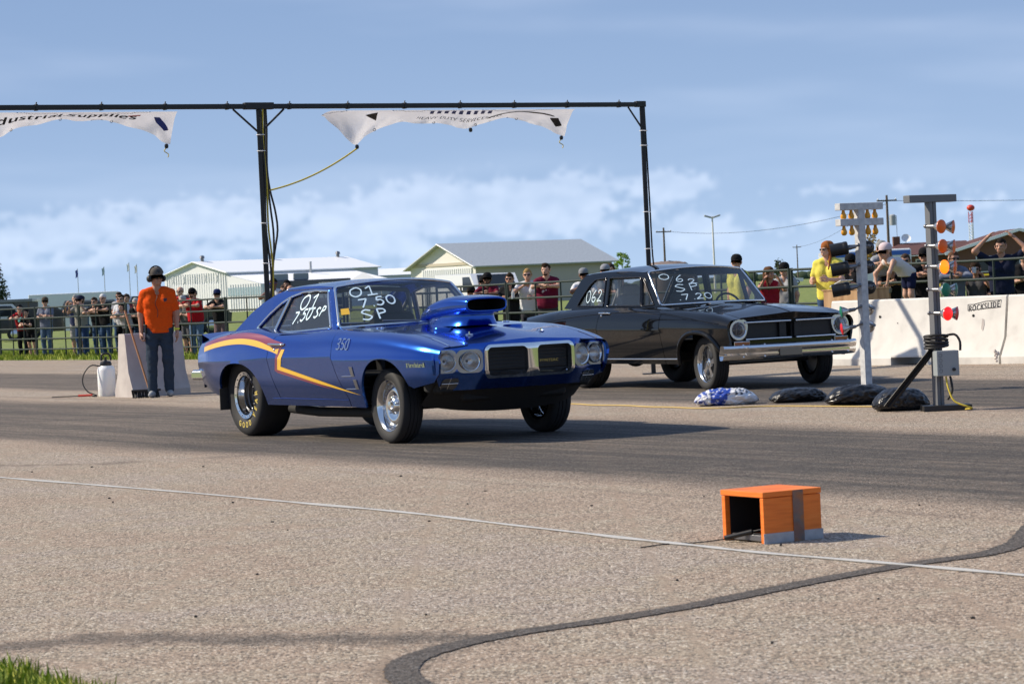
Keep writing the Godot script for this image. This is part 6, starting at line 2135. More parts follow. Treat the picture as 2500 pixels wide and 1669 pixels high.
func gantry() -> void:
	var S := -30.5
	var Y := 3.62
	var o := thing("start_gantry", "black pipe gantry spanning both lanes with cables down its middle post", "gantry", track(S, 14.8))
	var base := o.position
	var P := func(t: float, y: float) -> Vector3: return track(S, t, y) - base
	for t in [9.0, 14.8, 20.55]:
		var m := MB.new()
		m.box(along(P.call(t, 0.0), P.call(t, Y)), Vector3(0.062, Y, 0.062), 0.01)
		m.box(Transform3D(Basis(), P.call(t, 0.006)), Vector3(0.3, 0.012, 0.3), 0.003)
		obj("post", m, M.pipeblack, o)
	for e in [[8.97, 14.77], [14.83, 20.58]]:
		var m := MB.new()
		m.box(along(P.call(e[0], Y + 0.035), P.call(e[1], Y + 0.035)), Vector3(0.062, 5.8, 0.062), 0.01)
		var b := obj("beam", m, M.pipeblack, o)
		for k in 7:
			var c := MB.new()
			var t := lerpf(e[0] + 0.4, e[1] - 0.4, k / 6.0)
			c.box(along(P.call(t - 0.015, Y + 0.035), P.call(t + 0.015, Y + 0.035)), Vector3(0.078, 0.03, 0.078), 0.004)
			c.tube([P.call(t, Y + 0.07), P.call(t + 0.01, Y + 0.1)], 0.008, 5)
			obj("clamp", c, M.pipeblack, b)
	var cap := MB.new()
	cap.box(along(P.call(14.6, Y + 0.04), P.call(15.0, Y + 0.04)), Vector3(0.085, 0.4, 0.085), 0.006)
	cap.box(along(P.call(20.45, Y + 0.04), P.call(20.6, Y + 0.04)), Vector3(0.08, 0.15, 0.08), 0.006)
	obj("sleeve", cap, M.pipeblack, o)
	for e in [[14.8, -0.35], [14.8, 0.35], [20.55, -0.22]]:
		var m := MB.new()
		m.tube([P.call(e[0], Y - 0.3), P.call(e[0] + e[1], Y)], 0.014, 6)
		obj("brace", m, M.pipeblack, o)
	# cables taped to the middle post, bowing away lower down
	for k in 4:
		var pts := []
		for i in 15:
			var y := lerpf(Y, 0.1, i / 14.0)
			var bow := 0.04 + 0.016 * k + (0.02 + 0.022 * k) * exp(-pow((y - (1.55 + 0.2 * k)) / 0.38, 2)) + 0.012 * sin(y * 5 + k)
			pts.append(P.call(14.8 + bow, y) + Vector3(0.0, 0, 0.045 - 0.02 * k))
		var m := MB.new()
		m.tube(smooth_line(pts, 3), 0.013, 6)
		obj("cable", m, M.cable if k != 1 else M.ropeyellow, o)
	var one := MB.new()
	one.tube(smooth_line([P.call(20.59, Y), P.call(20.61, 2.4), P.call(20.62, 1.6), P.call(20.66, 1.2), P.call(20.6, 0.4)], 5), 0.011, 6)
	obj("cable", one, M.cable, o)
	for t in [14.8, 20.55]:
		for y in [3.3, 3.1, 2.2, 1.7]:
			var m := MB.new()
			m.lathe([Vector2(0.052, -0.006), Vector2(0.056, 0), Vector2(0.052, 0.006)], 12, Transform3D(Basis(), P.call(t + 0.01, y)))
			obj("cable_tie", m, M.vinyl, o)
	# banners: [t from, t to, drops at even steps below the beam]
	banner("white vinyl banner printed Industrial Supplies bunched along the gantry's left bay", 10.0, 13.72, [0.2, 0.22, 0.26, 0.3, 0.25, 0.32, 0.44, 0.3, 0.2, 0.13, 0.12, 0.13, 0.16, 0.26, 0.42, 0.62], 0)
	banner("white vinyl banner printed Heavy Duty Services bunched along the gantry's right bay", 15.85, 19.5, [0.06, 0.3, 0.62, 0.46, 0.3, 0.22, 0.21, 0.22, 0.24, 0.28, 0.34, 0.26, 0.16, 0.14, 0.18, 0.28, 0.4, 0.5], 1)

func banner(label: String, t0: float, t1: float, drop: Array, which: int) -> void:
	var S := -30.5
	var Y := 3.60
	var o := thing("banner", label, "banner", track(S, t0, Y), 0.0, "banners on the gantry")
	var base := o.position
	var n := drop.size() - 1
	var F := func(p: Vector2) -> Vector3:
		var f: float = clampf(p.x, 0, 1) * n
		var i := mini(int(f), n - 1)
		var d: float = cubic_interpolate(drop[i], drop[i + 1], drop[max(i - 1, 0)], drop[min(i + 2, n)], f - i) * (0.66 if which == 1 else 0.6)
		var long := 0.6
		var outw := sqrt(max(0.01, long * long - d * d)) * 0.55
		var v := p.y
		var sag := d * (0.25 * v + 0.75 * pow(v, 1.4))
		var back := outw * pow(v, 0.75) + 0.02 * sin(p.x * 60.0 + v * 5.0) * v + 0.05 * fuzz.get_noise_2d(p.x * 16.0, v * 2.0 + which * 9.0) * v
		return track(S - 0.04 - back, lerpf(t0, t1, p.x), Y - sag + 0.012 * sin(p.x * 43.0) * v) - base
	var m := MB.new()
	m.grid(90, 10, func(u, v): return F.call(Vector2(u, v)), Vector3(0.5, 0.2, 0.85))
	obj("cloth", m, M.vinyl, o)
	var W := t1 - t0
	var nn := Vector3(0.35, -0.5, 0.78).normalized()
	if which == 1:
		obj("print", lettering("HEAVY DUTY SERVICES LTD", 0.1, func(p): return F.call(Vector2(0.545 + p.x / W * 0.78, 0.62 - p.y * 1.7)), nn, false, 0.008), M.ink, o)
		var top := MB.new()
		for k in 9:
			var x := 0.40 + k * 0.03
			top.panel(PackedVector2Array([Vector2(x, 0.05), Vector2(x + 0.016, 0.05), Vector2(x + 0.024, 0.3), Vector2(x + 0.008, 0.3)]), F, Vector2(0.02, 0.1), nn, 0.007)
		obj("blue_lettering", top, M.inkblue, o)
		var sw := MB.new()
		sw.panel(PackedVector2Array(smooth_line([Vector2(0.66, 0.62), Vector2(0.74, 0.3), Vector2(0.82, 0.18), Vector2(0.92, 0.35), Vector2(0.93, 0.42), Vector2(0.82, 0.28), Vector2(0.74, 0.42), Vector2(0.665, 0.7)], 3)), F, Vector2(0.02, 0.1), nn, 0.007)
		obj("swoosh", sw, M.ink, o)
		var lg := MB.new()
		lg.panel(PackedVector2Array([Vector2(0.14, 0.2), Vector2(0.19, 0.12), Vector2(0.2, 0.55)]), F, Vector2(0.02, 0.1), nn, 0.007)
		lg.panel(PackedVector2Array([Vector2(0.925, 0.5), Vector2(0.955, 0.45), Vector2(0.975, 0.7), Vector2(0.955, 0.8)]), F, Vector2(0.02, 0.1), nn, 0.007)
		obj("logo", lg, M.ink, o)
	else:
		obj("print", lettering("Industrial Supplies", 0.2, func(p): return F.call(Vector2(0.60 + p.x / W * 0.82, 0.42 - p.y * 1.5)), nn, true, 0.008), M.ink, o)
		var l2 := MB.new()
		l2.panel(PackedVector2Array([Vector2(0.84, 0.3), Vector2(0.88, 0.22), Vector2(0.88, 0.3), Vector2(0.84, 0.38)]), F, Vector2(0.02, 0.1), nn, 0.007)
		obj("red_logo", l2, M.inkred, o)
		var l3 := MB.new()
		l3.panel(PackedVector2Array([Vector2(0.93, 0.3), Vector2(0.95, 0.28), Vector2(0.985, 0.65), Vector2(0.97, 0.72), Vector2(0.945, 0.55)]), F, Vector2(0.02, 0.1), nn, 0.007)
		obj("blue_logo", l3, M.inkblue, o)
	# weights clipped to the lower hem
	for u in ([0.13, 0.6, 0.985] if which == 1 else [0.39, 0.99]):
		var p: Vector3 = F.call(Vector2(u, 1.0))
		var w := MB.new()
		w.lathe([Vector2(0.001, 0.03), Vector2(0.02, 0.025), Vector2(0.026, 0.0), Vector2(0.02, -0.025), Vector2(0.001, -0.03)], 10, Transform3D(Basis(), p - Vector3(0, 0.03, 0)))
		obj("weight", w, M.canblack, o)
		if u > 0.9:
			var r := MB.new()
			r.tube(smooth_line([p - Vector3(0, 0.05, 0), p + Vector3(-0.03, -0.09, 0), p + Vector3(0.02, -0.13, 0), p + Vector3(0.01, -0.17, 0)], 4), 0.006, 5)
			obj("rope_end", r, M.ropeyellow, o)
	for u in [0.2, 0.45, 0.62, 0.8]:
		var g := MB.new()
		g.lathe([Vector2(0.012, 0.0), Vector2(0.016, 0.004), Vector2(0.02, 0.0)], 12, Transform3D(Basis(Vector3.RIGHT, PI / 2), F.call(Vector2(u, 0.93)) + nn * 0.006))
		obj("grommet", g, M.castmetal, o)
	if which == 1:
		var a: Vector3 = F.call(Vector2(0.13, 1.0)) - Vector3(0, 0.05, 0) + base
		var b := track(S, 14.86, 2.6)
		var rp := MB.new()
		var pts := []
		for i in 15:
			var f := i / 14.0
			pts.append(a.lerp(b, f) - Vector3(0, 0.3 * f * (1 - f), 0) - a)
		rp.tube(pts, 0.011, 5)
		tag(obj("rope", rp, M.ropeyellow, null, a), "thin yellow rope slung from the banner corner to the middle post", "rope")

func lamp_par(parent: Node3D, p: Vector3, axis: Vector3, lens: Material, from: Vector3, silver := true) -> void:
	# PAR lamp whose face looks along axis; a socket arm runs back to `from`
	var y := axis.normalized()
	var x := y.cross(Vector3.UP).normalized()
	var T := Transform3D(Basis(x, y, x.cross(y)), p)
	var l := Node3D.new()
	l.name = "lamp"
	parent.add_child(l, true)
	var r := MB.new()
	r.lathe([Vector2(0.06, 0.0), Vector2(0.057, -0.012), Vector2(0.035, -0.055), Vector2(0.02, -0.075), Vector2(0.018, -0.09)], 22, T)
	obj("reflector", r, M.lampsilver if silver else M.canblack, l)
	var f := MB.new()
	f.lathe([Vector2(0.001, 0.012), Vector2(0.03, 0.009), Vector2(0.052, 0.003), Vector2(0.0605, -0.003), Vector2(0.0605, -0.008)], 22, T)
	obj("lens", f, lens, l)
	var s := MB.new()
	s.tube([T * Vector3(0, -0.08, 0), T * Vector3(0, -0.15, 0)], [0.021, 0.017], 10)
	s.tube([T * Vector3(0, -0.15, 0), from], 0.011, 8)
	s.ball(Transform3D(Basis.from_scale(Vector3.ONE * 0.018), from), 8, 6)
	obj("socket", s, M.castmetal, l)

func lamp_can(parent: Node3D, p: Vector3, axis: Vector3, from: Vector3) -> void:
	var y := axis.normalized()
	var x := y.cross(Vector3.UP).normalized()
	var T := Transform3D(Basis(x, y, x.cross(y)), p)
	var c := MB.new()
	c.lathe([Vector2(0.058, 0.1), Vector2(0.067, 0.1), Vector2(0.067, -0.02), Vector2(0.066, -0.035), Vector2(0.069, -0.04), Vector2(0.069, -0.07), Vector2(0.06, -0.082), Vector2(0.025, -0.086)], 26, T, 0.6)
	c.lathe([Vector2(0.058, 0.1), Vector2(0.056, -0.05), Vector2(0.001, -0.055)], 22, T)
	var o := obj("lamp_can", c, M.canblack, parent)
	var s := MB.new()
	s.lathe([Vector2(0.026, -0.085), Vector2(0.028, -0.1), Vector2(0.024, -0.12), Vector2(0.02, -0.16), Vector2(0.012, -0.165)], 14, T, 0.6)
	s.tube([T * Vector3(0, -0.16, 0), from], 0.011, 8)
	s.ball(Transform3D(Basis.from_scale(Vector3.ONE * 0.02), from), 8, 6)
	obj("socket", s, M.castmetal, o)

func start_lights() -> void:
	var N := Vector3(0.857, 0, -0.515)
	var D := Vector3(0.515, 0, 0.857)
	# the pale tree faces the drivers
	var o := thing("start_light_tree", "pale metal start-light post with amber bulbs and black lamp cans", "start lights", Vector3(3.60, 0, -27.6), atan2(N.x, N.z), "start light posts")
	var back := Basis(Vector3.UP, -o.rotation.y)
	var n := back * N
	var d := back * D
	var col := MB.new()
	col.box(at(Vector3(0, 0.97, 0)), Vector3(0.086, 1.86, 0.086), 0.006)
	obj("column", col, M.alu, o)
	for y in [1.912, 1.752]:
		var bar := MB.new()
		bar.box(at(Vector3(0, y, 0)), Vector3(0.09, 0.072, 0.56), 0.005)
		var b := obj("crossbar", bar, M.alu, o)
		for z in [-0.205, -0.105, 0.105, 0.2]:
			var bu := MB.new()
			bu.lathe([Vector2(0.001, -0.098), Vector2(0.018, -0.094), Vector2(0.029, -0.08), Vector2(0.032, -0.064), Vector2(0.028, -0.046), Vector2(0.018, -0.024), Vector2(0.015, 0.0)], 18, at(n * z + Vector3(0, y - 0.036, 0) + d * 0.0))
			obj("bulb", bu, M.bulbamber, b)
	for y in [1.50, 1.30, 1.09]:
		lamp_can(o, back * Vector3(-0.215, 0, 0.03) + Vector3(0, y - 0.015, 0), back * Vector3(-0.97, -0.13, -0.12), back * Vector3(-0.03, 0, 0.045) + Vector3(0, y + 0.02, 0))
		lamp_can(o, back * Vector3(0.07, 0, -0.16) + Vector3(0, y - 0.015, 0), back * Vector3(-0.25, -0.1, -0.95), back * Vector3(0.05, 0, -0.03) + Vector3(0, y + 0.01, 0))
	for e in [[0.875, M.lensgreen], [0.70, M.lensred]]:
		lamp_par(o, back * Vector3(-0.235, 0, 0.03) + Vector3(0, e[0] - 0.03, 0), back * Vector3(-0.97, -0.14, 0.04), e[1], back * Vector3(-0.03, 0, 0.045) + Vector3(0, e[0] + 0.02, 0))
		lamp_par(o, back * Vector3(0.07, 0, -0.16) + Vector3(0, e[0] - 0.02, 0), back * Vector3(-0.25, -0.1, -0.95), e[1], back * Vector3(0.05, 0, -0.03) + Vector3(0, e[0] + 0.01, 0))
	var base := MB.new()
	base.box(at(Vector3(0, 0.02, 0)), Vector3(0.5, 0.04, 0.4), 0.006)
	obj("base_plate", base, M.castmetal, o)
	# the grey post further along looks down the track
	o = thing("start_light_tree", "dark grey start-light post with lit amber and red lamps and cable box", "start lights", Vector3(3.70, 0, -23.6), atan2(N.x, N.z), "start light posts")
	col = MB.new()
	for z in [-0.021, 0.021]:
		col.box(at(Vector3(0, 0.92, z)), Vector3(0.07, 1.80, 0.036), 0.004)
	col.box(at(Vector3(0, 0.92, 0)), Vector3(0.056, 1.79, 0.02), 0.003)
	obj("column", col, M.steelgrey, o)
	var bar := MB.new()
	bar.box(at(Vector3(0, 1.85, 0)), Vector3(0.09, 0.065, 0.53), 0.004)
	obj("crossbar", bar, M.steelgrey, o)
	var rows := [[1.60, M.lensorange], [1.43, M.lensorange], [1.25, M.litamber], [1.05, M.lensgreen], [0.845, M.litred]]
	for i in rows.size():
		var e: Array = rows[i]
		var y: float = e[0]
		lamp_par(o, back * (Vector3(0.06 + 0.006 * i, 0, 0.2)) + Vector3(0, y, 0), back * Vector3(0.66, -0.05, 0.75), e[1], back * Vector3(-0.06, 0, 0.065) + Vector3(0, y + 0.01, 0))
		var other: Material = M.lensgreen if i == 3 else (M.lensred if i == 4 else M.lensorange)
		lamp_par(o, back * (Vector3(0.2, 0, -0.02)) + Vector3(0, y - 0.005, 0), back * Vector3(0.95, -0.08, 0.28), other, back * Vector3(0.05, 0, -0.06) + Vector3(0, y + 0.01, 0))
	for e in [[1.25, Color(1.0, 0.45, 0.05)], [0.845, Color(1.0, 0.08, 0.05)]]:
		var l := OmniLight3D.new()
		l.name = "lamp_glow"
		o.add_child(l, true)
		l.position = back * Vector3(0.11, 0, 0.27) + Vector3(0, e[0], 0)
		l.light_color = e[1]
		l.light_energy = 0.004
		l.light_size = 0.05
		l.omni_range = 6.0
		l.omni_attenuation = 2.0
		l.shadow_enabled = true
	var bx := MB.new()
	var BT := Transform3D(back * Basis(Vector3.UP, 0.15), back * Vector3(0.06, 0, 0.11) + Vector3(0, 0.415, 0))
	bx.box(BT, Vector3(0.2, 0.22, 0.12), 0.006)
	var box := obj("cable_box", bx, M.boxgrey, o)
	for i in 4:
		var k := MB.new()
		k.lathe([Vector2(0.013, 0.0), Vector2(0.015, 0.003), Vector2(0.017, 0.0)], 14, BT * Transform3D(Basis(Vector3.RIGHT, PI / 2), Vector3(-0.066, 0.07 - i * 0.045, 0.0605)))
		obj("knockout", k, M.steelgrey, box)
	var pl := MB.new()
	pl.lathe([Vector2(0.001, 0.02), Vector2(0.014, 0.018), Vector2(0.016, 0.0)], 12, BT * Transform3D(Basis(Vector3.RIGHT, PI / 2), Vector3(0.05, -0.055, 0.06)))
	obj("plug", pl, M.canblack, box)
	for i in 5:
		var c := MB.new()
		var pts := []
		for k in 24:
			var a := TAU * k / 24
			pts.append(Vector3(cos(a) * (0.1 - 0.006 * (i % 2)), 0.56 + i * 0.022 + 0.012 * sin(a + i), sin(a) * 0.1))
		c.tube(pts, 0.012, 7, false, true)
		obj("cable_coil", c, M.cable, o)
	var lp := MB.new()
	lp.tube(smooth_line([back * Vector3(0.06, 0, 0.06) + Vector3(0, 0.65, 0), back * Vector3(0.15, 0, 0.08) + Vector3(0, 0.66, 0), back * Vector3(0.19, 0, 0.1) + Vector3(0, 0.6, 0), back * Vector3(0.19, 0, 0.1) + Vector3(0, 0.52, 0)], 5), 0.011, 7)
	lp.tube(smooth_line([back * Vector3(0.09, 0, 0.12) + Vector3(0, 0.3, 0), back * Vector3(0.1, 0, 0.14) + Vector3(0, 0.18, 0), back * Vector3(0.06, 0, 0.12) + Vector3(0, 0.1, 0)], 5), 0.011, 7)
	obj("cable_loop", lp, M.cable, o)
	var br := MB.new()
	br.box(along(back * Vector3(-0.03, 0, 0.0) + Vector3(0, 0.53, 0), back * Vector3(-0.43, 0, -0.1) + Vector3(0, 0.05, 0)), Vector3(0.05, 0.64, 0.03), 0.003)
	br.box(along(back * Vector3(-0.055, 0, 0.02) + Vector3(0, 0.53, 0), back * Vector3(-0.455, 0, -0.08) + Vector3(0, 0.05, 0)), Vector3(0.006, 0.64, 0.05), 0.001)
	obj("brace", br, M.pipeblack, o)
	var bp := MB.new()
	bp.box(Transform3D(back, back * Vector3(0.06, 0, 0.02) + Vector3(0, 0.025, 0)), Vector3(0.42, 0.05, 0.22), 0.004)
	obj("base_plate", bp, M.pipeblack, o)
	var yc := MB.new()
	yc.tube(smooth_line([Vector3(3.75, 0.3, -23.46), Vector3(3.76, 0.2, -23.42), Vector3(3.8, 0.09, -23.38), Vector3(3.9, 0.04, -23.34), Vector3(3.95, 0.02, -23.37), Vector3(3.9, 0.012, -23.42)].map(func(q): return q - Vector3(3.75, 0, -23.46)), 5), 0.008, 6)
	tag(obj("power_cord", yc, M.ropeyellow, null, Vector3(3.75, 0, -23.46)), "short yellow power cord hanging from the grey cable box", "cord")

func sandbag(label: String, p: Vector3, size: Vector3, turn: float, m: Material, group := "black sandbags", paint = null) -> Node3D:
	var o := thing("sandbag", label, "sandbag", p, turn, group)
	var b := MB.new()
	var sd := rng.randf() * 50.0
	b.grid(64, 48, func(u, v):
		var a: float = TAU * u
		var x := lerpf(-1.0, 1.0, v)
		var c := pow(max(0.0, 1.0 - pow(abs(x), 2.6)), 0.42) * 0.93 + 0.07
		var y: float = sign(sin(a)) * pow(abs(sin(a)), 0.85) * c * (1 - 0.35 * pow(abs(x), 5))
		var z: float = sign(cos(a)) * pow(abs(cos(a)), 0.75) * lerpf(c, 0.8, 0.35 * pow(abs(x), 6))
		var w = 1.0 + 0.16 * fuzz.get_noise_3d(x * 1.6 + sd, y * 1.3, z * 1.8) + 0.10 * fuzz.get_noise_3d(x * 5 + sd, y * 3.0 + z * 3.0, z * 4.0) - 0.06 * absf(fuzz.get_noise_3d(x * 9.0 + sd, a * 0.6, 3.0)) * abs(x)
		return Vector3(x * size.x / 2 * (1 + 0.05 * fuzz.get_noise_2d(a * 2.0, sd)), max(0.003, size.y * 0.46 + y * size.y * 0.52 * w - 0.22 * size.y * pow(abs(x), 4)), z * size.z / 2 * w), Vector3.ZERO)
	b.colored = paint != null
	for i in b.v.size():
		if b.n[i].dot(b.v[i] - Vector3(b.v[i].x * 0.8, size.y * 0.4, 0)) < 0:
			b.n[i] = -b.n[i]
		if b.colored:
			b.c[i] = paint.call(b.v[i])
	var fx := MB.new()
	fx.colored = b.colored
	fx.add(b, Transform3D())
	obj("sack", fx, m, o)
	return o

func small_things() -> void:
	sandbag("plump black sandbag against the grey start-light post's brace", Vector3(3.42, 0, -23.95), Vector3(0.5, 0.2, 0.34), 0.15, M.bagblack)
	sandbag("long black sandbag at the foot of the pale start-light post", Vector3(3.24, 0, -25.4), Vector3(0.64, 0.19, 0.36), 0.05, M.bagblack)
	sandbag("flat black sandbag farthest from the grey start-light post", Vector3(2.78, 0, -26.5), Vector3(0.56, 0.14, 0.36), 0.25, M.bagblack)
	M.bagprint = mat(1, 1, 1, 0.4)
	M.bagprint.vertex_color_use_as_albedo = true
	sandbag("white plastic sack with blue print lying on the asphalt", Vector3(2.08, 0, -26.55), Vector3(0.62, 0.165, 0.36), 0.03, M.bagprint, "", func(q: Vector3) -> Color:
		if q.x > -0.17 and q.x < 0.0 + 0.5 * (q.y - 0.08) and fuzz.get_noise_2d(q.x * 30.0, q.y * 40.0) > -0.32:
			return Color(0.02, 0.06, 0.36)
		if q.x < -0.2 and fuzz.get_noise_2d(q.x * 36.0, q.y * 14.0) > 0.12:
			return Color(0.03, 0.07, 0.34)
		if q.x > 0.06 and q.x < 0.24 and q.y > 0.1 and fuzz.get_noise_2d(q.x * 60.0, q.z * 20.0) > 0.05:
			return Color(0.05, 0.05, 0.06)
		return Color(0.70, 0.71, 0.74))
	# orange timing box
	var a := Vector3(1.12, 0, -12.42)
	var l := Vector3(0.95, 0, -12.71)
	var ex := (a - l).normalized()
	var ez := ex.cross(Vector3.UP).normalized()
	if ez.x < 0:
		ez = -ez
	var B := Basis(ex, Vector3.UP, ex.cross(Vector3.UP))
	var L := 0.335
	var Dp := 0.33
	var Hh := 0.238
	var o := thing("timing_box", "orange plywood box with open side and grey tape standing on the asphalt", "box", l.lerp(a, 0.5) + ez * Dp / 2)
	var T := Transform3D(Basis(ex, Vector3.UP, ex.cross(Vector3.UP)), Vector3.ZERO)
	var zs: float = sign(T.basis.z.dot(ez))
	for e in [["top_board", Vector3(0, Hh - 0.012, 0), Vector3(L + 0.006, 0.026, Dp + 0.006)], ["side_board", Vector3(L / 2 - 0.014, Hh / 2 - 0.013, 0), Vector3(0.028, Hh - 0.028, Dp)], ["side_board", Vector3(-L / 2 + 0.014, Hh / 2 - 0.013, 0), Vector3(0.028, Hh - 0.028, Dp)], ["back_board", Vector3(0, Hh / 2 - 0.013, zs * (Dp / 2 - 0.008)), Vector3(L - 0.06, Hh - 0.03, 0.014)]]:
		var m := MB.new()
		m.box(T * Transform3D(Basis(), e[1]), e[2], 0.003)
		obj(e[0], m, M.orangewood, o)
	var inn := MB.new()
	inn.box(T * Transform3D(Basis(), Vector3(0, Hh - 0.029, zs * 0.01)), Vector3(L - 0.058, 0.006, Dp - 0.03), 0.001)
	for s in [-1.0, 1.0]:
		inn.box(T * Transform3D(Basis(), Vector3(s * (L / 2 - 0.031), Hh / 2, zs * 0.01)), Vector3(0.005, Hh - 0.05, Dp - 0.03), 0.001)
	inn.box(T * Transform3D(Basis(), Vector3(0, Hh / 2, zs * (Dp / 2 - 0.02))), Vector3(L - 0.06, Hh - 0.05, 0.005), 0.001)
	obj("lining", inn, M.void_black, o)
	for e in [["tape", Vector3(L / 2 + 0.002, 0.024, 0.0), Vector3(0.004, 0.048, Dp + 0.01), M.tapegrey], ["dark_tape", Vector3(L / 2 + 0.004, Hh / 2, zs * 0.03), Vector3(0.004, Hh, 0.06), M.tapedark]]:
		var m := MB.new()
		m.box(T * Transform3D(Basis(), e[1]), e[2], 0.001)
		obj(e[0], m, e[3], o)
	var dev := MB.new()
	dev.box(T * Transform3D(Basis(), Vector3(0, 0.022, -zs * (Dp / 2 - 0.05))), Vector3(0.24, 0.03, 0.06), 0.004)
	dev.box(T * Transform3D(Basis(), Vector3(L / 2 - 0.05, 0.06, -zs * (Dp / 2 - 0.06))), Vector3(0.03, 0.1, 0.03), 0.004)
	obj("sensor_base", dev, M.castmetal, o)
	var tb := MB.new()
	tb.tube([T * Vector3(-0.08, 0.02, -zs * (Dp / 2 + 0.05)), T * Vector3(0.03, 0.05, -zs * (Dp / 2 - 0.03))], 0.012, 10)
	tb.tube([T * Vector3(0.03, 0.05, -zs * (Dp / 2 - 0.03)), T * Vector3(0.12, 0.07, -zs * (Dp / 2 - 0.08))], 0.004, 6)
	obj("sensor", tb, M.canblack, o)
	var cc := MB.new()
	var c0: Vector3 = o.position + T * Vector3(-0.08, 0.015, -zs * (Dp / 2 + 0.05))
	cc.tube(smooth_line([Vector3.ZERO, Vector3(-0.12, -0.01, 0.0), Vector3(-0.25, -0.011, -0.02), Vector3(-0.4, -0.011, 0.1)], 5), 0.003, 5)
	tag(obj("sensor_cord", cc, M.cable, null, c0), "thin black cord trailing from the orange box", "cord")
	# two strands of wire along the edge of the lane
	var wp := [Vector3(-4.9, 0, -21.7), Vector3(-3.86, 0, -20.12), Vector3(-2.9, 0, -18.7), Vector3(-2.02, 0, -17.37), Vector3(-1.3, 0, -16.2), Vector3(-0.62, 0, -15.09), Vector3(-0.05, 0, -14.0), Vector3(0.45, 0, -13.09), Vector3(0.8, 0, -12.48), Vector3(1.08, 0, -11.98), Vector3(1.5, 0, -11.35), Vector3(1.97, 0, -10.64), Vector3(2.6, 0, -9.6)]
	for k in 2:
		var m := MB.new()
		var pts := []
		var line := smooth_line(wp, 10)
		for i in line.size():
			pts.append(line[i] - wp[0] + Vector3(0.012 * sin(i * 0.55 + k * PI) + 0.01 * sin(i * 0.13 + k), 0.006, 0.012 * sin(i * 0.35 + k * 2.6)))
		m.tube(pts, 0.0045, 6)
		tag(obj("ground_wire", m, M.wire, null, wp[0]), ["grey wire strand stretched over the asphalt past the orange box", "second grey wire twisted loosely round its neighbour on the asphalt"][k], "wire", "wires on the asphalt")
	var oc := MB.new()
	oc.tube(smooth_line([Vector3(-0.2, 0.008, -29.3), Vector3(0.3, 0.008, -28.7), Vector3(0.61, 0.008, -28.2), Vector3(0.95, 0.008, -27.5), Vector3(1.3, 0.008, -26.9), Vector3(1.62, 0.008, -26.2), Vector3(1.9, 0.008, -25.85), Vector3(2.4, 0.008, -25.7), Vector3(2.9, 0.008, -25.2), Vector3(3.3, 0.008, -24.6)].map(func(q): return q - Vector3(-0.2, 0, -29.3)), 8).map(func(q): return q + Vector3(0.03 * sin(q.z * 7.0), 0, 0.03 * sin(q.x * 9.0))), 0.0065, 6)
	tag(obj("extension_cord", oc, M.cordtan, null, Vector3(-0.2, 0, -29.3)), "yellow extension cord crossing the lane towards the white sack", "cord")
	var db := MB.new()
	for i in 34:
		var q := track(rng.randf_range(-20, -7), rng.randf_range(4.2, 9.5))
		db.ball(Transform3D(Basis(Vector3.UP, rng.randf() * TAU).scaled(Vector3(rng.randf_range(0.004, 0.012), rng.randf_range(0.003, 0.006), rng.randf_range(0.004, 0.008))), q + Vector3(0, 0.004, 0)), 6, 4)
	var ds := obj("rubber_crumbs", db, M.rubber)
	ds.set_meta("kind", "stuff")
	ds.set_meta("label", "scattered dark rubber crumbs on the near asphalt")
	ds.set_meta("category", "crumbs")
	# sprayer, broom
	var sp := thing("pump_sprayer", "white plastic pump sprayer with black lid beside the short barrier", "sprayer", Vector3(-5.72, 0, -38.0))
	var sb := MB.new()
	sb.lathe([Vector2(0.001, 0.0), Vector2(0.115, 0.0), Vector2(0.125, 0.02), Vector2(0.125, 0.36), Vector2(0.11, 0.41), Vector2(0.06, 0.44), Vector2(0.055, 0.46)].map(func(q): return q), 28, Transform3D(), 0.6)
	obj("tank", sb, M.jug, sp)
	var st := MB.new()
	st.lathe([Vector2(0.075, 0.42), Vector2(0.085, 0.45), Vector2(0.07, 0.49), Vector2(0.02, 0.5), Vector2(0.018, 0.55), Vector2(0.001, 0.555)], 20, Transform3D())
	st.tube(smooth_line([Vector3(-0.06, 0.5, 0), Vector3(-0.05, 0.58, 0), Vector3(0.0, 0.6, 0), Vector3(0.06, 0.58, 0), Vector3(0.07, 0.5, 0)], 4), 0.014, 8)
	obj("lid", st, M.canblack, sp)
	var ho := MB.new()
	ho.tube(smooth_line([Vector3(-0.06, 0.42, 0.05), Vector3(-0.2, 0.44, 0.06), Vector3(-0.3, 0.33, 0.08), Vector3(-0.32, 0.2, 0.1), Vector3(-0.25, 0.08, 0.14), Vector3(-0.12, 0.02, 0.16), Vector3(-0.18, 0.015, 0.2)], 6), 0.009, 6)
	obj("hose", ho, M.cable, sp)
	var wd := MB.new()
	wd.tube([Vector3(-0.78, 0.02, -0.02), Vector3(-0.38, 0.025, 0.16)], 0.008, 6)
	obj("wand", wd, M.cable, sp)
	var gh := MB.new()
	gh.tube([Vector3(-0.38, 0.028, 0.16), Vector3(-0.18, 0.03, 0.2)], 0.016, 8)
	obj("grip", gh, M.signalred, sp)
	var bm := thing("push_broom", "push broom with black bristles leaning its wooden handle against the short barrier", "broom", Vector3(-5.0, 0, -36.62))
	var bh := MB.new()
	bh.tube([Vector3(0.06, 0.1, 0.0), Vector3(-0.26, 1.19, -0.28)], 0.014, 10)
	obj("handle", bh, M.broomwood, bm)
	var hd := MB.new()
	hd.box(Transform3D(Basis(Vector3.UP, 0.2), Vector3(0.02, 0.1, 0.02)), Vector3(0.4, 0.03, 0.07), 0.01)
	obj("head", hd, M.blacktrim, bm)
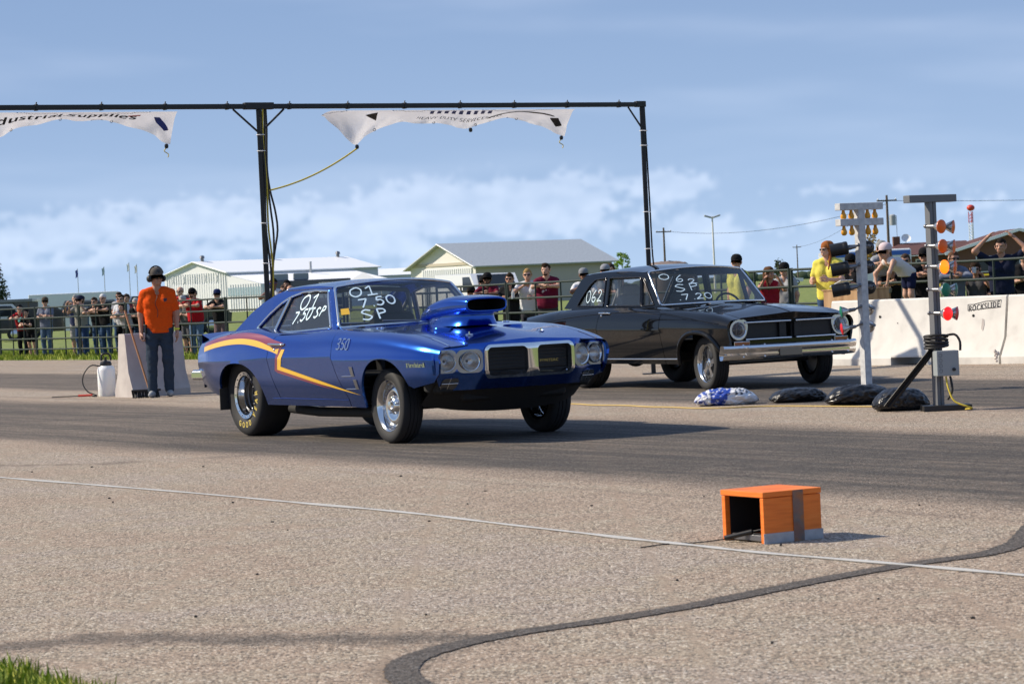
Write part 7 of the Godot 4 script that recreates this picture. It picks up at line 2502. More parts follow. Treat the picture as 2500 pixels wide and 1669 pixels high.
	for i in 34:
		var bb := MB.new()
		var q := Vector3(-0.17 + (i % 17) * 0.022, 0.09, 0.02 + (0.02 if i >= 17 else -0.015))
		bb.tube([q, q + Vector3(rng.randf_range(-0.03, 0.03), -0.085, rng.randf_range(-0.02, 0.05))], [0.009, 0.013], 5)
		obj("bristle", bb, M.blacktrim, bm)
	# crate desk
	var cr := thing("wooden_crate", "tall plywood crate used as a desk by the person in yellow", "crate", Vector3(4.98, 0, -38.9), atan2(0.64, 0.768))
	var cp := MB.new()
	for s in [-1.0, 1.0]:
		cp = MB.new()
		cp.box(at(Vector3(s * 0.26, 0.5, 0)), Vector3(0.02, 1.0, 0.78), 0.003)
		obj("side_panel", cp, M.wood, cr)
		cp = MB.new()
		cp.box(at(Vector3(0, 0.5, s * 0.4)), Vector3(0.5, 1.0, 0.02), 0.003)
		obj("end_panel", cp, M.wood, cr)
	cp = MB.new()
	cp.box(at(Vector3(0, 1.01, 0)), Vector3(0.56, 0.02, 0.84), 0.003)
	obj("top", cp, M.wood, cr)
	var pad := MB.new()
	pad.box(Transform3D(Basis(Vector3.UP, 0.5) * Basis(Vector3.RIGHT, -0.3), Vector3.ZERO), Vector3(0.22, 0.012, 0.3), 0.003)
	tag(obj("notepad", pad, M.bagwhite, null, Vector3(4.86, 1.1, -39.62)), "white clipboard held above the plywood crate", "clipboard")
	# what a few spectators hold
	var bt := MB.new()
	bt.lathe([Vector2(0.001, 0.0), Vector2(0.03, 0.0), Vector2(0.032, 0.02), Vector2(0.03, 0.12), Vector2(0.014, 0.16), Vector2(0.014, 0.19), Vector2(0.001, 0.19)], 14, Transform3D())
	tag(obj("water_bottle", bt, pane(0.7, 0.8, 0.85, 0.4), null, Vector3(0.06, 1.06, -51.55)), "clear water bottle held by the fair-haired person in white", "bottle")
	var cu := MB.new()
	cu.lathe([Vector2(0.001, 0.0), Vector2(0.028, 0.0), Vector2(0.036, 0.09), Vector2(0.03, 0.09), Vector2(0.024, 0.01), Vector2(0.001, 0.01)], 14, Transform3D())
	tag(obj("paper_cup", cu, M.bagwhite, null, Vector3(7.04, 1.16, -40.95)), "white paper cup in the hand of the person in grey tank top", "cup")
	var tb2 := MB.new()
	tb2.ball(Transform3D(Basis.from_scale(Vector3(0.14, 0.1, 0.08)), Vector3.ZERO), 14, 10)
	tag(obj("bundle", tb2, mat(0.08, 0.42, 0.42, 0.8), null, track(-70.75, 26.85, 1.02)), "teal cloth bundle carried between two people at the far fence", "bundle")

# ---------------------------------------------------------------- behind the crowd
# a gabled building: c = eave corner nearest the camera, u = direction of the ridge, w = across
func gabled(called: String, label: String, c: Vector3, u: Vector3, long: float, w: Vector3, wide: float, eave: float, ridge: float, wall: Material, gable: Material, roof: Material, over := 0.5, face_shade: Material = null) -> Node3D:
	var o := thing(called, label, "building", c)
	var U := u * long
	var V := w * wide
	var up := Vector3.UP
	for e in [[Vector3.ZERO, U, w * -1.0, face_shade if face_shade else wall], [V, V + U, w, wall]]:
		var m := MB.new()
		m.face([e[0] - up * 0.2, e[1] - up * 0.2, e[1] + up * eave, e[0] + up * eave], e[2])
		obj("wall", m, e[3], o)
	for e in [[Vector3.ZERO, u * -1.0], [U, u]]:
		var m := MB.new()
		m.face([e[0] - up * 0.2, e[0] + V - up * 0.2, e[0] + V + up * eave, e[0] + V / 2 + up * (ridge - 0.1), e[0] + up * eave], e[1])
		obj("gable_wall", m, gable, o)
	for s in [0.0, 1.0]:
		var m := MB.new()
		var lo: Vector3 = (V * s) + w * (over * (1 if s > 0 else -1)) + up * (eave - over * (ridge - eave) / (wide / 2))
		var hi := V / 2 + up * ridge
		var nn := (hi - lo).cross(u).normalized()
		if nn.y < 0:
			nn = -nn
		var a := lo - u * over
		var b := lo + U + u * over
		var d := hi + U + u * over
		var e := hi - u * over
		m.face([a, b, d, e], nn)
		m.face([a - nn * 0.15, b - nn * 0.15, d - nn * 0.15, e - nn * 0.15], -nn)
		m.face([a, b, b - nn * 0.15, a - nn * 0.15], (lo - hi).normalized())
		m.face([a, e, e - nn * 0.15, a - nn * 0.15], -u)
		m.face([b, d, d - nn * 0.15, b - nn * 0.15], u)
		obj("roof", m, roof, o)
		var f := MB.new()
		f.box(along(a - u * 0.03 - nn * 0.1, e - u * 0.03 - nn * 0.1), Vector3(0.06, a.distance_to(e), 0.28), 0.01)
		obj("fascia", f, M.whiteroof, o)
	return o

func wall_rect(parent: Node3D, called: String, a: Vector3, along_dir: Vector3, nn: Vector3, x0: float, x1: float, y0: float, y1: float, m: Material, proud := 0.06) -> void:
	var b := MB.new()
	var T := Transform3D(Basis(along_dir, Vector3.UP, along_dir.cross(Vector3.UP)), a + along_dir * (x0 + x1) / 2 + Vector3.UP * (y0 + y1) / 2 + nn * proud / 2)
	b.box(T, Vector3(x1 - x0, y1 - y0, proud * 1.2), 0.01)
	obj(called, b, m, parent)

func tree(label: String, p: Vector3, high: float, rad: float, low: float, m: Material, count: int, leaf: float) -> void:
	var o := thing("tree", label, "tree", p)
	var t := MB.new()
	t.tube([Vector3(0, -0.2, 0), Vector3(0.05, low, 0), Vector3(0, high * 0.75, 0.1)], [rad * 0.09, rad * 0.07, rad * 0.02], 8)
	for i in 7:
		var a := i * 2.4
		var y := lerpf(low, high * 0.7, i / 7.0)
		t.tube([Vector3(0, y, 0), Vector3(cos(a) * rad * 0.6, y + rad * 0.5, sin(a) * rad * 0.6)], [rad * 0.035, rad * 0.01], 5)
	obj("trunk", t, M.bark, o)
	var c := MB.new()
	var lumps := []
	for i in 16:
		var a := rng.randf() * TAU
		var f := rng.randf()
		var y := lerpf(low, high, 0.12 + 0.8 * f)
		var rr := rad * (0.25 + 0.75 * sin(PI * (0.18 + 0.72 * f))) * rng.randf_range(0.25, 0.75)
		lumps.append([Vector3(cos(a) * rr, y, sin(a) * rr), rad * rng.randf_range(0.26, 0.44)])
	for i in count:
		var q: Array = lumps[rng.randi() % lumps.size()]
		var d = Vector3(rng.randfn(), rng.randfn() * 0.75, rng.randfn()).normalized() * q[1] * pow(rng.randf(), 0.35)
		var at0: Vector3 = q[0] + d
		var n = (d.normalized() + Vector3(rng.randfn(), rng.randfn(), rng.randfn()) * 0.5 + Vector3.UP * 0.3).normalized()
		var x = n.cross(Vector3(rng.randfn(), rng.randfn(), rng.randfn())).normalized()
		var y = n.cross(x)
		var s := leaf * rng.randf_range(0.6, 1.3)
		c.face([at0 - x * s, at0 + y * s * 0.6, at0 + x * s, at0 - y * s * 0.6], n)
	obj("crown", c, m, o)

# a parked vehicle from a side profile; local x forwards
func vehicle(label: String, category: String, p: Vector3, turn: float, body: Array, glass: Array, wide: float, wheels: Array, r: float, m: Material, called := "parked_car") -> Node3D:
	var o := thing(called, label, category, p, turn, "vehicles parked on the grass")
	var b := MB.new()
	b.prism(PackedVector2Array(body), wide, Transform3D(), 0.6)
	obj("body", b, m, o)
	for s in [-1.0, 1.0]:
		var i := 0
		for g in glass:
			var w := MB.new()
			w.prism(PackedVector2Array(g), 0.02, Transform3D(Basis(), Vector3(0, 0, s * (wide / 2 + 0.006))))
			obj("window", w, M.windowdark, o)
			i += 1
		for x in wheels:
			var wh := MB.new()
			wh.add(tyre(r, r * 0.6, 0.2, true), Transform3D(Basis(), Vector3(x, r, s * (wide / 2 - 0.08))))
			var q := obj("wheel", wh, M.rubber, o)
			var h := MB.new()
			h.lathe([Vector2(0.001, 0.03), Vector2(r * 0.3, 0.025), Vector2(r * 0.6, 0.0)], 16, Transform3D(Basis(Vector3.RIGHT, s * PI / 2), Vector3(x, r, s * (wide / 2 + 0.01))))
			obj("hub", h, M.satin, q)
	return o

func pole(called: String, label: String, cat: String, p: Vector3, high: float, r: float, m: Material, group := "") -> Node3D:
	var o := thing(called, label, cat, p, 0.0, group)
	var b := MB.new()
	b.tube([Vector3(0, -0.1, 0), Vector3(0, high, 0)], [r, r * 0.65], 8)
	obj("shaft", b, m, o)
	return o

func wires(label: String, a: Vector3, b: Vector3, sag: float) -> void:
	var m := MB.new()
	var pts := []
	for i in 21:
		var f := i / 20.0
		pts.append(a.lerp(b, f) - Vector3(0, 4 * sag * f * (1 - f), 0) - a)
	m.tube(pts, 0.02, 4)
	tag(obj("overhead_wire", m, M.cable, null, a), label, "wire", "overhead wires")

func background() -> void:
	var U := Vector3(0.74, 0, -0.67)
	var V := Vector3(-0.67, 0, -0.74)
	var h := gabled("hangar", "large white metal hangar with lean-to roof left of the beige building", Vector3(-41.7, 0, -400), U, 29.0, V, 16.0, 5.95, 7.75, M.whitemetal, M.whitemetal, M.whiteroof, 0.4)
	# lean-to in front of its long wall
	var lt := MB.new()
	var a := -V * 8.5 + Vector3.UP * 3.9
	var b := a + U * 24.0
	var c := Vector3.UP * 5.5 + U * 24.0 - V * 0.05
	var d := Vector3.UP * 5.5 - V * 0.05
	lt.face([a, b, c, d], Vector3.UP)
	obj("lean_to_roof", lt, M.whiteroof, h)
	var lw := MB.new()
	lw.face([a - Vector3.UP * 0.05, b - Vector3.UP * 0.05, b - Vector3.UP * 4.1, a - Vector3.UP * 4.1], -V)
	obj("lean_to_wall", lw, M.whitemetal, h)
	var ls := MB.new()
	ls.face([a - Vector3.UP * 0.03, d - Vector3.UP * 0.03, d - Vector3.UP * 5.6, a - Vector3.UP * 4.1], -U)
	obj("lean_to_end", ls, M.whitemetal, h)
	wall_rect(h, "teal_band", -V * 8.5, V, -U, 0.2, 8.3, 2.3, 3.5, M.teal)
	wall_rect(h, "hangar_door", V * 1.5, V, -U, 0.0, 12.5, 0.0, 4.3, M.whitemetal)
	for k in 26:
		wall_rect(h, "wall_rib", V * (0.3 + k * 0.6), V, -U, -0.04, 0.04, 0.0, 5.9, M.whitemetal, 0.1)
	for k in 13:
		wall_rect(h, "wall_rib", -V * (8.3 - k * 0.62), V, -U, -0.04, 0.04, 0.0, 4.0, M.whitemetal, 0.1)
	for k in 5:
		var w := V * (2.5 + k * 2.8)
		wall_rect(h, "gable_strut", w, V, -U, -0.08, 0.08, 4.6, 5.6, M.whitemetal, 0.14)
	for q in [0.05, 0.5, 0.95]:
		var vt := MB.new()
		vt.lathe([Vector2(0.25, 0.0), Vector2(0.25, 0.4), Vector2(0.4, 0.45), Vector2(0.3, 0.8), Vector2(0.001, 0.9)], 10, at(V * 8.0 + U * 29.0 * q + Vector3.UP * 7.75))
		obj("roof_vent", vt, M.castmetal, h)
	var st := MB.new()
	st.tube([U * 15 - V * 1.0 + Vector3.UP * 5.3, U * 15 - V * 1.0 + Vector3.UP * 7.0], 0.18, 8)
	obj("stack_pipe", st, M.galvanised, h)
	var U2 := Vector3(0.8, 0, -0.6)
	var V2 := Vector3(-0.6, 0, -0.8)
	var be := gabled("clubhouse", "beige gabled building with grey metal roof behind the maroon shirts", Vector3(-3.2, 0, -262), U2, 17.0, V2, 11.0, 3.95, 6.15, M.beige, M.cream, M.greyroof, 0.55, M.beige)
	wall_rect(be, "gable_panel", V2 * 0.3, V2, -U2, 0.2, 10.2, 3.9, 4.2, M.beige, 0.08)
	wall_rect(be, "white_cladding", V2 * 0.5, V2, -U2, 0.0, 8.5, 0.0, 3.6, M.whitemetal, 0.08)
	for k in 24:
		wall_rect(be, "wall_rib", V2 * (0.6 + k * 0.35), V2, -U2, -0.02, 0.02, 0.0, 3.6, M.whitemetal, 0.13)
	wall_rect(be, "doorway", V2 * 7.5, V2, -U2, 0.0, 1.0, 0.0, 2.2, M.windowdark, 0.1)
	wall_rect(be, "notice", V2 * 4.0, V2, -U2, 0.0, 0.7, 1.4, 2.6, M.maroonpaint, 0.1)
	var u3 := Vector3(0.95, 0, -0.3)
	var sh := gabled("storage_shed", "long low white shed between hangar and beige building", Vector3(-20.5, 0, -425), u3, 9.0, Vector3(-0.3, 0, -0.95), 8.0, 4.6, 5.6, M.whitemetal, M.whitemetal, M.whiteroof, 0.3)
	wall_rect(sh, "shed_door", Vector3.ZERO, u3, Vector3(0.3, 0, 0.95), 2.0, 5.0, 0.0, 3.0, M.whitemetal)
	# brick house with hipped brown roof
	var ho := thing("brick_house", "brown brick house with dark brown shingle roof at the picture edge", "building", Vector3(32.0, 0, -232))
	var wl := MB.new()
	wl.box(at(Vector3(9.5, 1.3, -4)), Vector3(17.0, 2.9, 8.0), 0.02)
	obj("wall", wl, M.brickbrown, ho)
	var r1 := MB.new()
	var e0 := [Vector3(-0.2, 2.65, 0.7), Vector3(8.0, 2.75, 0.7), Vector3(8.0, 3.75, -4), Vector3(2.2, 3.75, -4)]
	r1.face(e0, Vector3(0, 0.98, 0.2))
	r1.face([Vector3(-0.2, 2.65, 0.7), Vector3(2.2, 3.75, -4), Vector3(-0.2, 2.65, -8.7)], Vector3(-0.4, 0.9, 0))
	r1.face([Vector3(-0.2, 2.65, -8.7), Vector3(2.2, 3.75, -4), Vector3(8.0, 3.75, -4), Vector3(8.0, 2.75, -8.7)], Vector3(0, 0.98, -0.2))
	obj("roof", r1, M.brownroof, ho)
	var r2 := MB.new()
	r2.face([Vector3(5.2, 2.7, 1.5), Vector3(11.6, 4.5, 1.6), Vector3(11.6, 4.5, -8), Vector3(5.2, 2.7, -8)], Vector3(-0.3, 0.95, 0))
	r2.face([Vector3(18.0, 2.7, 1.5), Vector3(11.6, 4.5, 1.6), Vector3(11.6, 4.5, -8), Vector3(18.0, 2.7, -8)], Vector3(0.3, 0.95, 0))
	obj("roof", r2, M.brownroof, ho)
	var gw := MB.new()
	gw.face([Vector3(6.0, 0, 1.0), Vector3(17.2, 0, 1.0), Vector3(17.2, 2.85, 1.0), Vector3(11.6, 4.4, 1.0), Vector3(6.0, 2.85, 1.0)], Vector3.BACK)
	obj("gable_wall", gw, M.brickbrown, ho)
	for q in [[Vector3(5.2, 2.6, 1.62), Vector3(11.6, 4.42, 1.7)], [Vector3(11.6, 4.42, 1.7), Vector3(18.0, 2.6, 1.62)], [Vector3(-0.2, 2.55, 0.78), Vector3(6.0, 2.62, 0.78)]]:
		var f := MB.new()
		f.box(along(q[0], q[1]), Vector3(0.06, q[0].distance_to(q[1]), 0.26) if abs(q[0].y - q[1].y) < 1 else Vector3(0.26, q[0].distance_to(q[1]), 0.06), 0.01)
		obj("gutter", f, M.whiteroof, ho)
	for x in [3.0, 8.0, 10.3]:
		var z := 0.06 if x < 5 else 1.06
		wall_rect(ho, "window", Vector3(0, 0, z), Vector3.RIGHT, Vector3.BACK, x, x + 1.3, 1.0, 2.2, M.windowdark, 0.05)
		wall_rect(ho, "window_frame", Vector3(0, 0, z - 0.01), Vector3.RIGHT, Vector3.BACK, x - 0.1, x + 1.4, 0.9, 2.3, M.whitemetal, 0.03)
	var chim := MB.new()
	chim.box(at(Vector3(1.9, 3.9, -4)), Vector3(0.6, 0.9, 0.6), 0.02)
	obj("chimney", chim, M.brickbrown, ho)
	var dish := MB.new()
	dish.lathe([Vector2(0.001, 0.0), Vector2(0.3, 0.05), Vector2(0.42, 0.16)], 18, Transform3D(Basis(Vector3.RIGHT, 1.0), Vector3(2.7, 4.1, -3.6)))
	dish.tube([Vector3(2.7, 3.6, -3.8), Vector3(2.7, 4.1, -3.6)], 0.03, 6)
	obj("satellite_dish", dish, M.whitemetal, ho)
	var ant := MB.new()
	ant.tube([Vector3(2.0, 3.8, -4), Vector3(2.0, 6.2, -4)], 0.025, 5)
	obj("aerial", ant, M.castmetal, ho)
	# trailers, vehicles
	var tr := thing("cargo_trailer", "long plain white cargo trailer on the horizon behind the left crowd", "trailer", Vector3(-64.8, 0, -402), 0.06)
	var tb := MB.new()
	tb.box(at(Vector3(0, 2.4, 0)), Vector3(13.0, 2.9, 2.6), 0.08)
	obj("body", tb, M.whitemetal, tr)
	for x in [-4.5, -3.3, 4.5]:
		var w := MB.new()
		w.add(tyre(0.5, 0.3, 0.3, true), at(Vector3(x, 0.5, 1.1)))
		obj("wheel", w, M.rubber, tr)
	var ds := thing("open_shed", "low dark open shed at the left picture edge", "building", Vector3(-58.0, 0, -300))
	var dr := MB.new()
	dr.box(at(Vector3(0, 2.6, 0)), Vector3(11.0, 0.35, 5.0), 0.03)
	obj("roof", dr, M.cargrey, ds)
	for x in [-5.0, -1.7, 1.7, 5.0]:
		var p := MB.new()
		p.box(at(Vector3(x, 1.2, 2.2)), Vector3(0.15, 2.5, 0.15), 0.01)
		obj("post", p, M.polewood, ds)
	var bw := MB.new()
	bw.box(at(Vector3(0, 1.2, -2.2)), Vector3(10.6, 2.5, 0.1), 0.01)
	obj("back_wall", bw, M.cardark, ds)
	var suv := [Vector2(-2.2, 0.4), Vector2(2.25, 0.4), Vector2(2.3, 0.85), Vector2(1.9, 1.0), Vector2(1.05, 1.08), Vector2(0.5, 1.66), Vector2(-1.9, 1.7), Vector2(-2.25, 1.1)]
	var suvg := [[Vector2(0.85, 1.1), Vector2(0.42, 1.58), Vector2(-0.4, 1.6), Vector2(-0.4, 1.1)], [Vector2(-0.5, 1.1), Vector2(-0.5, 1.6), Vector2(-1.75, 1.6), Vector2(-1.95, 1.15)]]
	var sedan := [Vector2(-2.3, 0.35), Vector2(2.3, 0.35), Vector2(2.35, 0.75), Vector2(1.2, 0.95), Vector2(0.5, 1.4), Vector2(-1.1, 1.42), Vector2(-1.75, 1.0), Vector2(-2.35, 0.92)]
	var seg := [[Vector2(1.0, 0.97), Vector2(0.45, 1.33), Vector2(-0.3, 1.35), Vector2(-0.3, 0.97)], [Vector2(-0.4, 0.97), Vector2(-0.4, 1.35), Vector2(-1.05, 1.35), Vector2(-1.55, 1.0)]]
	var pick := [Vector2(-2.8, 0.5), Vector2(2.8, 0.5), Vector2(2.85, 1.05), Vector2(1.6, 1.15), Vector2(1.0, 1.8), Vector2(-0.5, 1.84), Vector2(-0.7, 1.15), Vector2(-2.85, 1.15)]
	var pickg := [[Vector2(1.4, 1.18), Vector2(0.95, 1.7), Vector2(0.2, 1.72), Vector2(0.2, 1.18)], [Vector2(0.1, 1.18), Vector2(0.1, 1.72), Vector2(-0.42, 1.74), Vector2(-0.55, 1.18)]]
	for e in [["white sport utility vehicle parked at the left edge of the grass", "car", Vector3(-23.6, 0, -125), 0.3, suv, suvg, 1.8, [1.4, -1.4], 0.36, M.carwhite], ["dark sedan parked behind the red shirt at the far fence", "car", Vector3(-20.8, 0, -121), 0.2, sedan, seg, 1.75, [1.4, -1.4], 0.32, M.cardark], ["grey sport utility vehicle behind the camera holder", "car", Vector3(-18.6, 0, -126), -0.2, suv, suvg, 1.8, [1.4, -1.4], 0.36, M.cargrey], ["white sedan behind the white-haired spectator", "car", Vector3(-17.4, 0, -120), 0.1, sedan, seg, 1.75, [1.4, -1.4], 0.32, M.carwhite], ["dark sport utility vehicle behind the official's elbow", "car", Vector3(-14.0, 0, -112), 0.4, suv, suvg, 1.8, [1.4, -1.4], 0.36, M.cardark], ["white pickup truck far off between the grey shirt and the crate", "truck", Vector3(46.5, 0, -455), 0.1, pick, pickg, 1.9, [1.8, -1.7], 0.4, M.carwhite], ["silver pickup truck parked far behind the brick house's lawn", "truck", Vector3(55.0, 0, -462), 0.3, pick, pickg, 1.9, [1.8, -1.7], 0.4, M.cargrey]]:
		vehicle(e[0], e[1], e[2], e[3], e[4], e[5], e[6], e[7], e[8], e[9])
	var van := vehicle("white box van with dark windscreen behind the maroon shirts", "van", Vector3(-1.2, 0, -112), -1.15, [Vector2(-2.6, 0.45), Vector2(2.4, 0.45), Vector2(2.5, 1.1), Vector2(1.9, 1.25), Vector2(1.3, 1.95), Vector2(-2.5, 2.0)], [[Vector2(1.65, 1.3), Vector2(1.2, 1.85), Vector2(0.5, 1.85), Vector2(0.5, 1.3)]], 2.0, [1.6, -1.6], 0.38, M.carwhite)
	var ws := MB.new()
	ws.face([Vector3(1.86, 1.32, -0.85), Vector3(1.86, 1.32, 0.85), Vector3(1.36, 1.9, 0.75), Vector3(1.36, 1.9, -0.75)], Vector3(0.7, 0.7, 0))
	for i in ws.v.size():
		ws.v[i] += Vector3(0.02, 0.02, 0)
	obj("windscreen", ws, M.windowdark, van)
	var ft := thing("food_trailer", "black food trailer with grey roof units behind the gantry post", "trailer", Vector3(-11.9, 0, -160), 0.1)
	var fb := MB.new()
	fb.box(at(Vector3(0, 1.4, 0)), Vector3(5.0, 2.0, 2.2), 0.05)
	obj("body", fb, M.cardark, ft)
	for x in [-1.6, -0.4]:
		var q := MB.new()
		q.box(at(Vector3(x, 2.62, 0)), Vector3(0.9, 0.42, 0.9), 0.05)
		obj("roof_unit", q, M.boxgrey, ft)
	wall_rect(ft, "hatch", Vector3(0, 0, 1.1), Vector3.RIGHT, Vector3.BACK, 0.6, 2.2, 1.3, 2.2, M.cream)
	for x in [-0.6, 0.4]:
		var w := MB.new()
		w.add(tyre(0.34, 0.2, 0.2, true), at(Vector3(x, 0.34, 1.05)))
		obj("wheel", w, M.rubber, ft)
	var rv := thing("motorhome", "white motorhome with blue roof band behind the lamp cans", "motorhome", Vector3(28.2, 0, -214), 0.05)
	var rb := MB.new()
	rb.box(at(Vector3(0, 1.75, 0)), Vector3(7.0, 2.7, 2.4), 0.12)
	obj("body", rb, M.carwhite, rv)
	wall_rect(rv, "blue_band", Vector3(-3.4, 0, 1.2), Vector3.RIGHT, Vector3.BACK, 0.0, 6.8, 2.6, 2.95, M.stripeblue, 0.04)
	for x in [-2.0, 0.6]:
		wall_rect(rv, "window", Vector3(0, 0, 1.2), Vector3.RIGHT, Vector3.BACK, x, x + 1.2, 1.6, 2.3, M.windowdark, 0.04)
	for x in [-1.8, 2.2]:
		var w := MB.new()
		w.add(tyre(0.4, 0.24, 0.25, true), at(Vector3(x, 0.4, 1.1)))
		obj("wheel", w, M.rubber, rv)
	var tn := thing("canopy_tent", "small white peaked canopy tent in front of the hangar", "tent", Vector3(-8.05, 0, -150))
	var tp := MB.new()
	for k in 4:
		var a0 := PI / 4 + k * PI / 2
		var a1 := a0 + PI / 2
		var p0 := Vector3(cos(a0) * 1.35, 2.05, sin(a0) * 1.35)
		var p1 := Vector3(cos(a1) * 1.35, 2.05, sin(a1) * 1.35)
		tp.face([p0, p1, Vector3(0, 2.62, 0)], (p0 + p1).normalized() * 0.5 + Vector3.UP * 0.8)
		tp.face([p0, p1, p1 - Vector3.UP * 0.25, p0 - Vector3.UP * 0.25], ((p0 + p1) * Vector3(1, 0, 1)).normalized())
	obj("canopy", tp, M.vinyl, tn)
	for k in 4:
		var a0 := PI / 4 + k * PI / 2
		var p := MB.new()
		p.tube([Vector3(cos(a0) * 1.3, 0, sin(a0) * 1.3), Vector3(cos(a0) * 1.3, 2.1, sin(a0) * 1.3)], 0.025, 6)
		obj("leg", p, M.whitemetal, tn)
	var tc := thing("tarp_load", "brown tarpaulin over a load behind the black car's roof", "tarp", Vector3(4.2, 0, -71.0))
	var tm := MB.new()
	tm.grid(24, 16, func(u, v):
		var an: float = TAU * u
		var t := lerpf(0.0, PI / 2, v)
		return Vector3(cos(an) * 0.75 * pow(cos(t), 0.4), 1.78 * pow(sin(t), 0.5) + 0.06 * fuzz.get_noise_2d(u * 9, v * 6), sin(an) * 0.6 * pow(cos(t), 0.4)), Vector3.ZERO)
	for i in tm.n.size():
		if tm.n[i].dot(tm.v[i] - Vector3(0, 0.8, 0)) < 0:
			tm.n[i] = -tm.n[i]
	var tmf := MB.new()
	tmf.add(tm, Transform3D())
	obj("tarp", tmf, M.tarp, tc)
	# poles
	var k := 0
	for e in [[Vector3(-89.2, 0, -560), 9.9, M.inkblue, "flagpole with dark blue flag, farthest from the official"], [Vector3(-83.7, 0, -560), 10.1, M.teal, "flagpole with pale teal flag second from the tree"], [Vector3(-78.5, 0, -560), 10.7, M.whitemetal, "flagpole with white flag, taller of the close pair"], [Vector3(-77.2, 0, -562), 10.3, M.cream, "flagpole with cream flag beside the official's shoulder"]]:
		var fp := pole("flagpole", e[3], "flagpole", e[0], e[1], 0.09, M.galvanised, "flagpoles behind the left crowd")
		var fl := MB.new()
		fl.grid(6, 4, func(u, v): return Vector3(-0.5 * u + 0.1 * sin(v * 3.0), e[1] - 0.2 - 1.5 * v - 0.3 * u, 0.1 * sin(u * 6.0)), Vector3.BACK)
		obj("flag", fl, e[2], fp)
		k += 1
	var lp := pole("lamp_post", "tall pale lamp post with twin heads right of the gantry", "lamp post", Vector3(21.3, 0, -280), 7.9, 0.12, M.cream)
	for s in [-1.0, 1.0]:
		var q := MB.new()
		q.box(Transform3D(Basis(Vector3.BACK, s * 0.3), Vector3(s * 0.45, 7.9, 0)), Vector3(0.8, 0.18, 0.4), 0.05)
		obj("lamp_head", q, M.galvanised, lp)
	var poles := [[Vector3(35.2, 0, -250), 8.4, "wooden utility pole with transformer behind the pale start lights"], [Vector3(62.5, 0, -585), 8.2, "distant utility pole with crossarm above the grey shirt"], [Vector3(19.1, 0, -330), 8.0, "wooden utility pole just right of the gantry post"]]
	for e in poles:
		var up := pole("utility_pole", e[2], "utility pole", e[0], e[1], 0.16, M.polewood, "utility poles")
		var cx := MB.new()
		cx.box(at(Vector3(0, e[1] - 0.5, 0), 0.3), Vector3(2.0, 0.14, 0.12), 0.01)
		obj("crossarm", cx, M.polewood, up)
		for x in [-0.9, 0.0, 0.9]:
			var ins := MB.new()
			ins.lathe([Vector2(0.05, 0.0), Vector2(0.06, 0.1), Vector2(0.001, 0.18)], 8, at(Vector3(x * cos(0.3), e[1] - 0.43, -x * sin(0.3))))
			obj("insulator", ins, M.whitemetal, up)
		if e[1] > 8.3:
			var tf := MB.new()
			tf.lathe([Vector2(0.001, 0.0), Vector2(0.3, 0.0), Vector2(0.3, 0.9), Vector2(0.2, 1.0), Vector2(0.001, 1.02)], 14, at(Vector3(0.45, 5.6, 0.1)))
			obj("transformer", tf, M.galvanised, up)
	wires("upper overhead wire running from the transformer pole towards the distant crossarm pole", Vector3(35.2, 8.0, -250), Vector3(62.5, 7.8, -585), 1.0)
	wires("overhead wire sloping down from the transformer pole to the pole by the gantry", Vector3(35.2, 7.6, -250), Vector3(19.1, 7.6, -330), 1.2)
	wires("overhead wire leaving the transformer pole above the brick house", Vector3(35.2, 7.9, -250), Vector3(90.0, 8.0, -250), 0.8)
	var tw := thing("radio_mast", "red and white lattice radio mast above the brick house", "mast", Vector3(103, 0, -600))
	for e in [[0.0, 11.5, M.whitemetal], [11.5, 14.0, M.signalred]]:
		var q := MB.new()
		for s in [[-0.45, -0.45], [0.45, -0.45], [0.0, 0.5]]:
			q.tube([Vector3(s[0], e[0], s[1]), Vector3(s[0], e[1], s[1])], 0.09, 5)
		var y: float = e[0]
		while y < e[1] - 0.6:
			q.tube([Vector3(-0.45, y, -0.45), Vector3(0.45, y + 0.7, -0.45)], 0.05, 4)
			q.tube([Vector3(0.45, y, -0.45), Vector3(0.0, y + 0.7, 0.5)], 0.05, 4)
			q.tube([Vector3(0.0, y, 0.5), Vector3(-0.45, y + 0.7, -0.45)], 0.05, 4)
			y += 0.7
		obj("lattice", q, e[2], tw)
	var bc := MB.new()
	bc.ball(Transform3D(Basis.from_scale(Vector3(0.9, 0.7, 0.9)), Vector3(0, 14.8, 0)), 12, 8)
	obj("beacon", bc, M.signalred, tw)
	# caution tape strung over the grass
	for e in [[Vector3(33.0, 0.95, -210), Vector3(38.0, 0.85, -208), "yellow caution tape strung before the brick house"], [Vector3(14.2, 0.8, -100), Vector3(15.8, 0.75, -99), "yellow caution tape sagging beside the person at the crate"]]:
		var m := MB.new()
		m.grid(12, 1, func(u, v): return (e[1] - e[0]) * u + Vector3(0, -0.1 * sin(PI * u) - 0.12 * v, 0), Vector3.BACK)
		var ct := tag(obj("caution_tape", m, M.tapeyellow, null, e[0]), e[2], "tape", "caution tapes") as MeshInstance3D
		for q in [Vector3.ZERO, e[1] - e[0]]:
			var s := MB.new()
			s.tube([q - Vector3(0, e[0].y, 0), q + Vector3(0, 0.1, 0)], 0.03, 6)
			obj("stake", s, M.polewood, ct)
	# trees
	tree("dark full tree at the left picture edge", Vector3(-63.5, 0, -330), 7.6, 3.3, 1.6, M.leafdark, 2600, 0.2)
	tree("bright green young tree beside the gantry's right post", Vector3(8.4, 0, -200), 3.9, 0.75, 1.2, M.leafbright, 420, 0.11)
	tree("yellowing tree behind the pale start-light post", Vector3(21.6, 0, -160), 3.75, 0.85, 1.5, M.leafyellow, 380, 0.1)
	tree("small dark tree on the horizon right of the black car", Vector3(52.0, 0, -520), 4.6, 2.2, 0.8, M.leafdark, 500, 0.25)
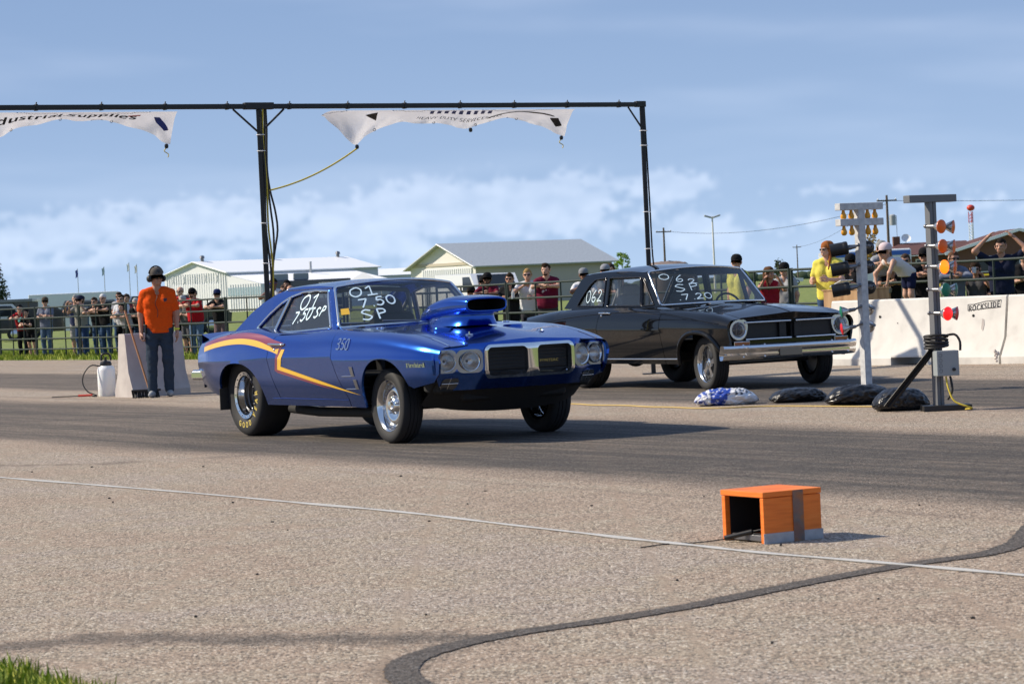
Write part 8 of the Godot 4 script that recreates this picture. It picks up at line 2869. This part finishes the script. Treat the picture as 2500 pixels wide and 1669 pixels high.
	# far woods
	var fw := MB.new()
	for side in 2:
		for i in 260:
			var x := -700.0 + i * 5.6
			var hh := 4.0 + 3.5 * fuzz.get_noise_1d(x * 0.02) + 2.0 * fuzz.get_noise_1d(x * 0.13 + 9)
			if side == 1:
				hh *= 0.8
			fw.ball(Transform3D(Basis.from_scale(Vector3(6.5, max(1.0, hh), 5.0)), Vector3(x + side * 2.5, 0.0, -1500.0 - side * 12)), 9, 6)
	var far := obj("far_woods", fw, M.leafdark)
	far.set_meta("kind", "stuff")
	far.set_meta("label", "low dark line of far woods along the horizon")
	far.set_meta("category", "woods")
	grass()

func grass() -> void:
	var blade := MB.new()
	blade.colored = true
	for i in 9:
		var a := rng.randf() * TAU
		var b := Vector3(rng.randf_range(-0.05, 0.05), 0, rng.randf_range(-0.05, 0.05))
		var d := Vector3(cos(a), 0, sin(a))
		var side := Vector3(-d.z, 0, d.x) * 0.006
		var hh := rng.randf_range(0.6, 1.0) * 0.14
		var tip := b + Vector3(0, hh, 0) + d * hh * rng.randf_range(0.1, 0.6)
		var mid := b + Vector3(0, hh * 0.55, 0) + d * hh * 0.12
		var nn := (d + Vector3.UP * 0.6).normalized()
		blade.face([b - side, b + side, mid + side * 0.8, mid - side * 0.8], nn)
		blade.face([mid - side * 0.8, mid + side * 0.8, tip], nn)
	for e in [["foreground_grass", "blurred bright grass tuft in the near corner of the asphalt", 2200, 0], ["verge_grass", "uncut grass verge along the foot of the fence", 9000, 1]]:
		var mm := MultiMesh.new()
		mm.transform_format = MultiMesh.TRANSFORM_3D
		mm.use_colors = true
		mm.mesh = blade.mesh()
		mm.instance_count = e[2]
		for i in e[2]:
			var p: Vector3
			var s: float
			if e[3] == 0:
				var t := 3.24 - absf(rng.randfn()) * 0.4
				p = track(rng.randf_range(-11.5, -5.5), t, -0.01)
				s = rng.randf_range(0.25, 0.75)
			else:
				p = track(rng.randf_range(-82, -27), 25.15 + pow(rng.randf(), 0.8) * 6.0, -0.02)
				s = rng.randf_range(0.5, 1.5)
			mm.set_instance_transform(i, Transform3D(Basis(Vector3.UP, rng.randf() * TAU).scaled(Vector3(s * 1.2, s, s * 1.2)), p))
			var k := rng.randf()
			mm.set_instance_color(i, Color(1.0 + 0.7 * k, 1.0 + 0.25 * k, 1.0).lerp(Color(2.2, 1.5, 1.4), 0.4 if rng.randf() < 0.15 else 0.0))
		var o := MultiMeshInstance3D.new()
		o.multimesh = mm
		o.material_override = M.grass
		o.name = e[0]
		o.set_meta("kind", "stuff")
		o.set_meta("label", e[1])
		o.set_meta("category", "grass")
		add_child(o)
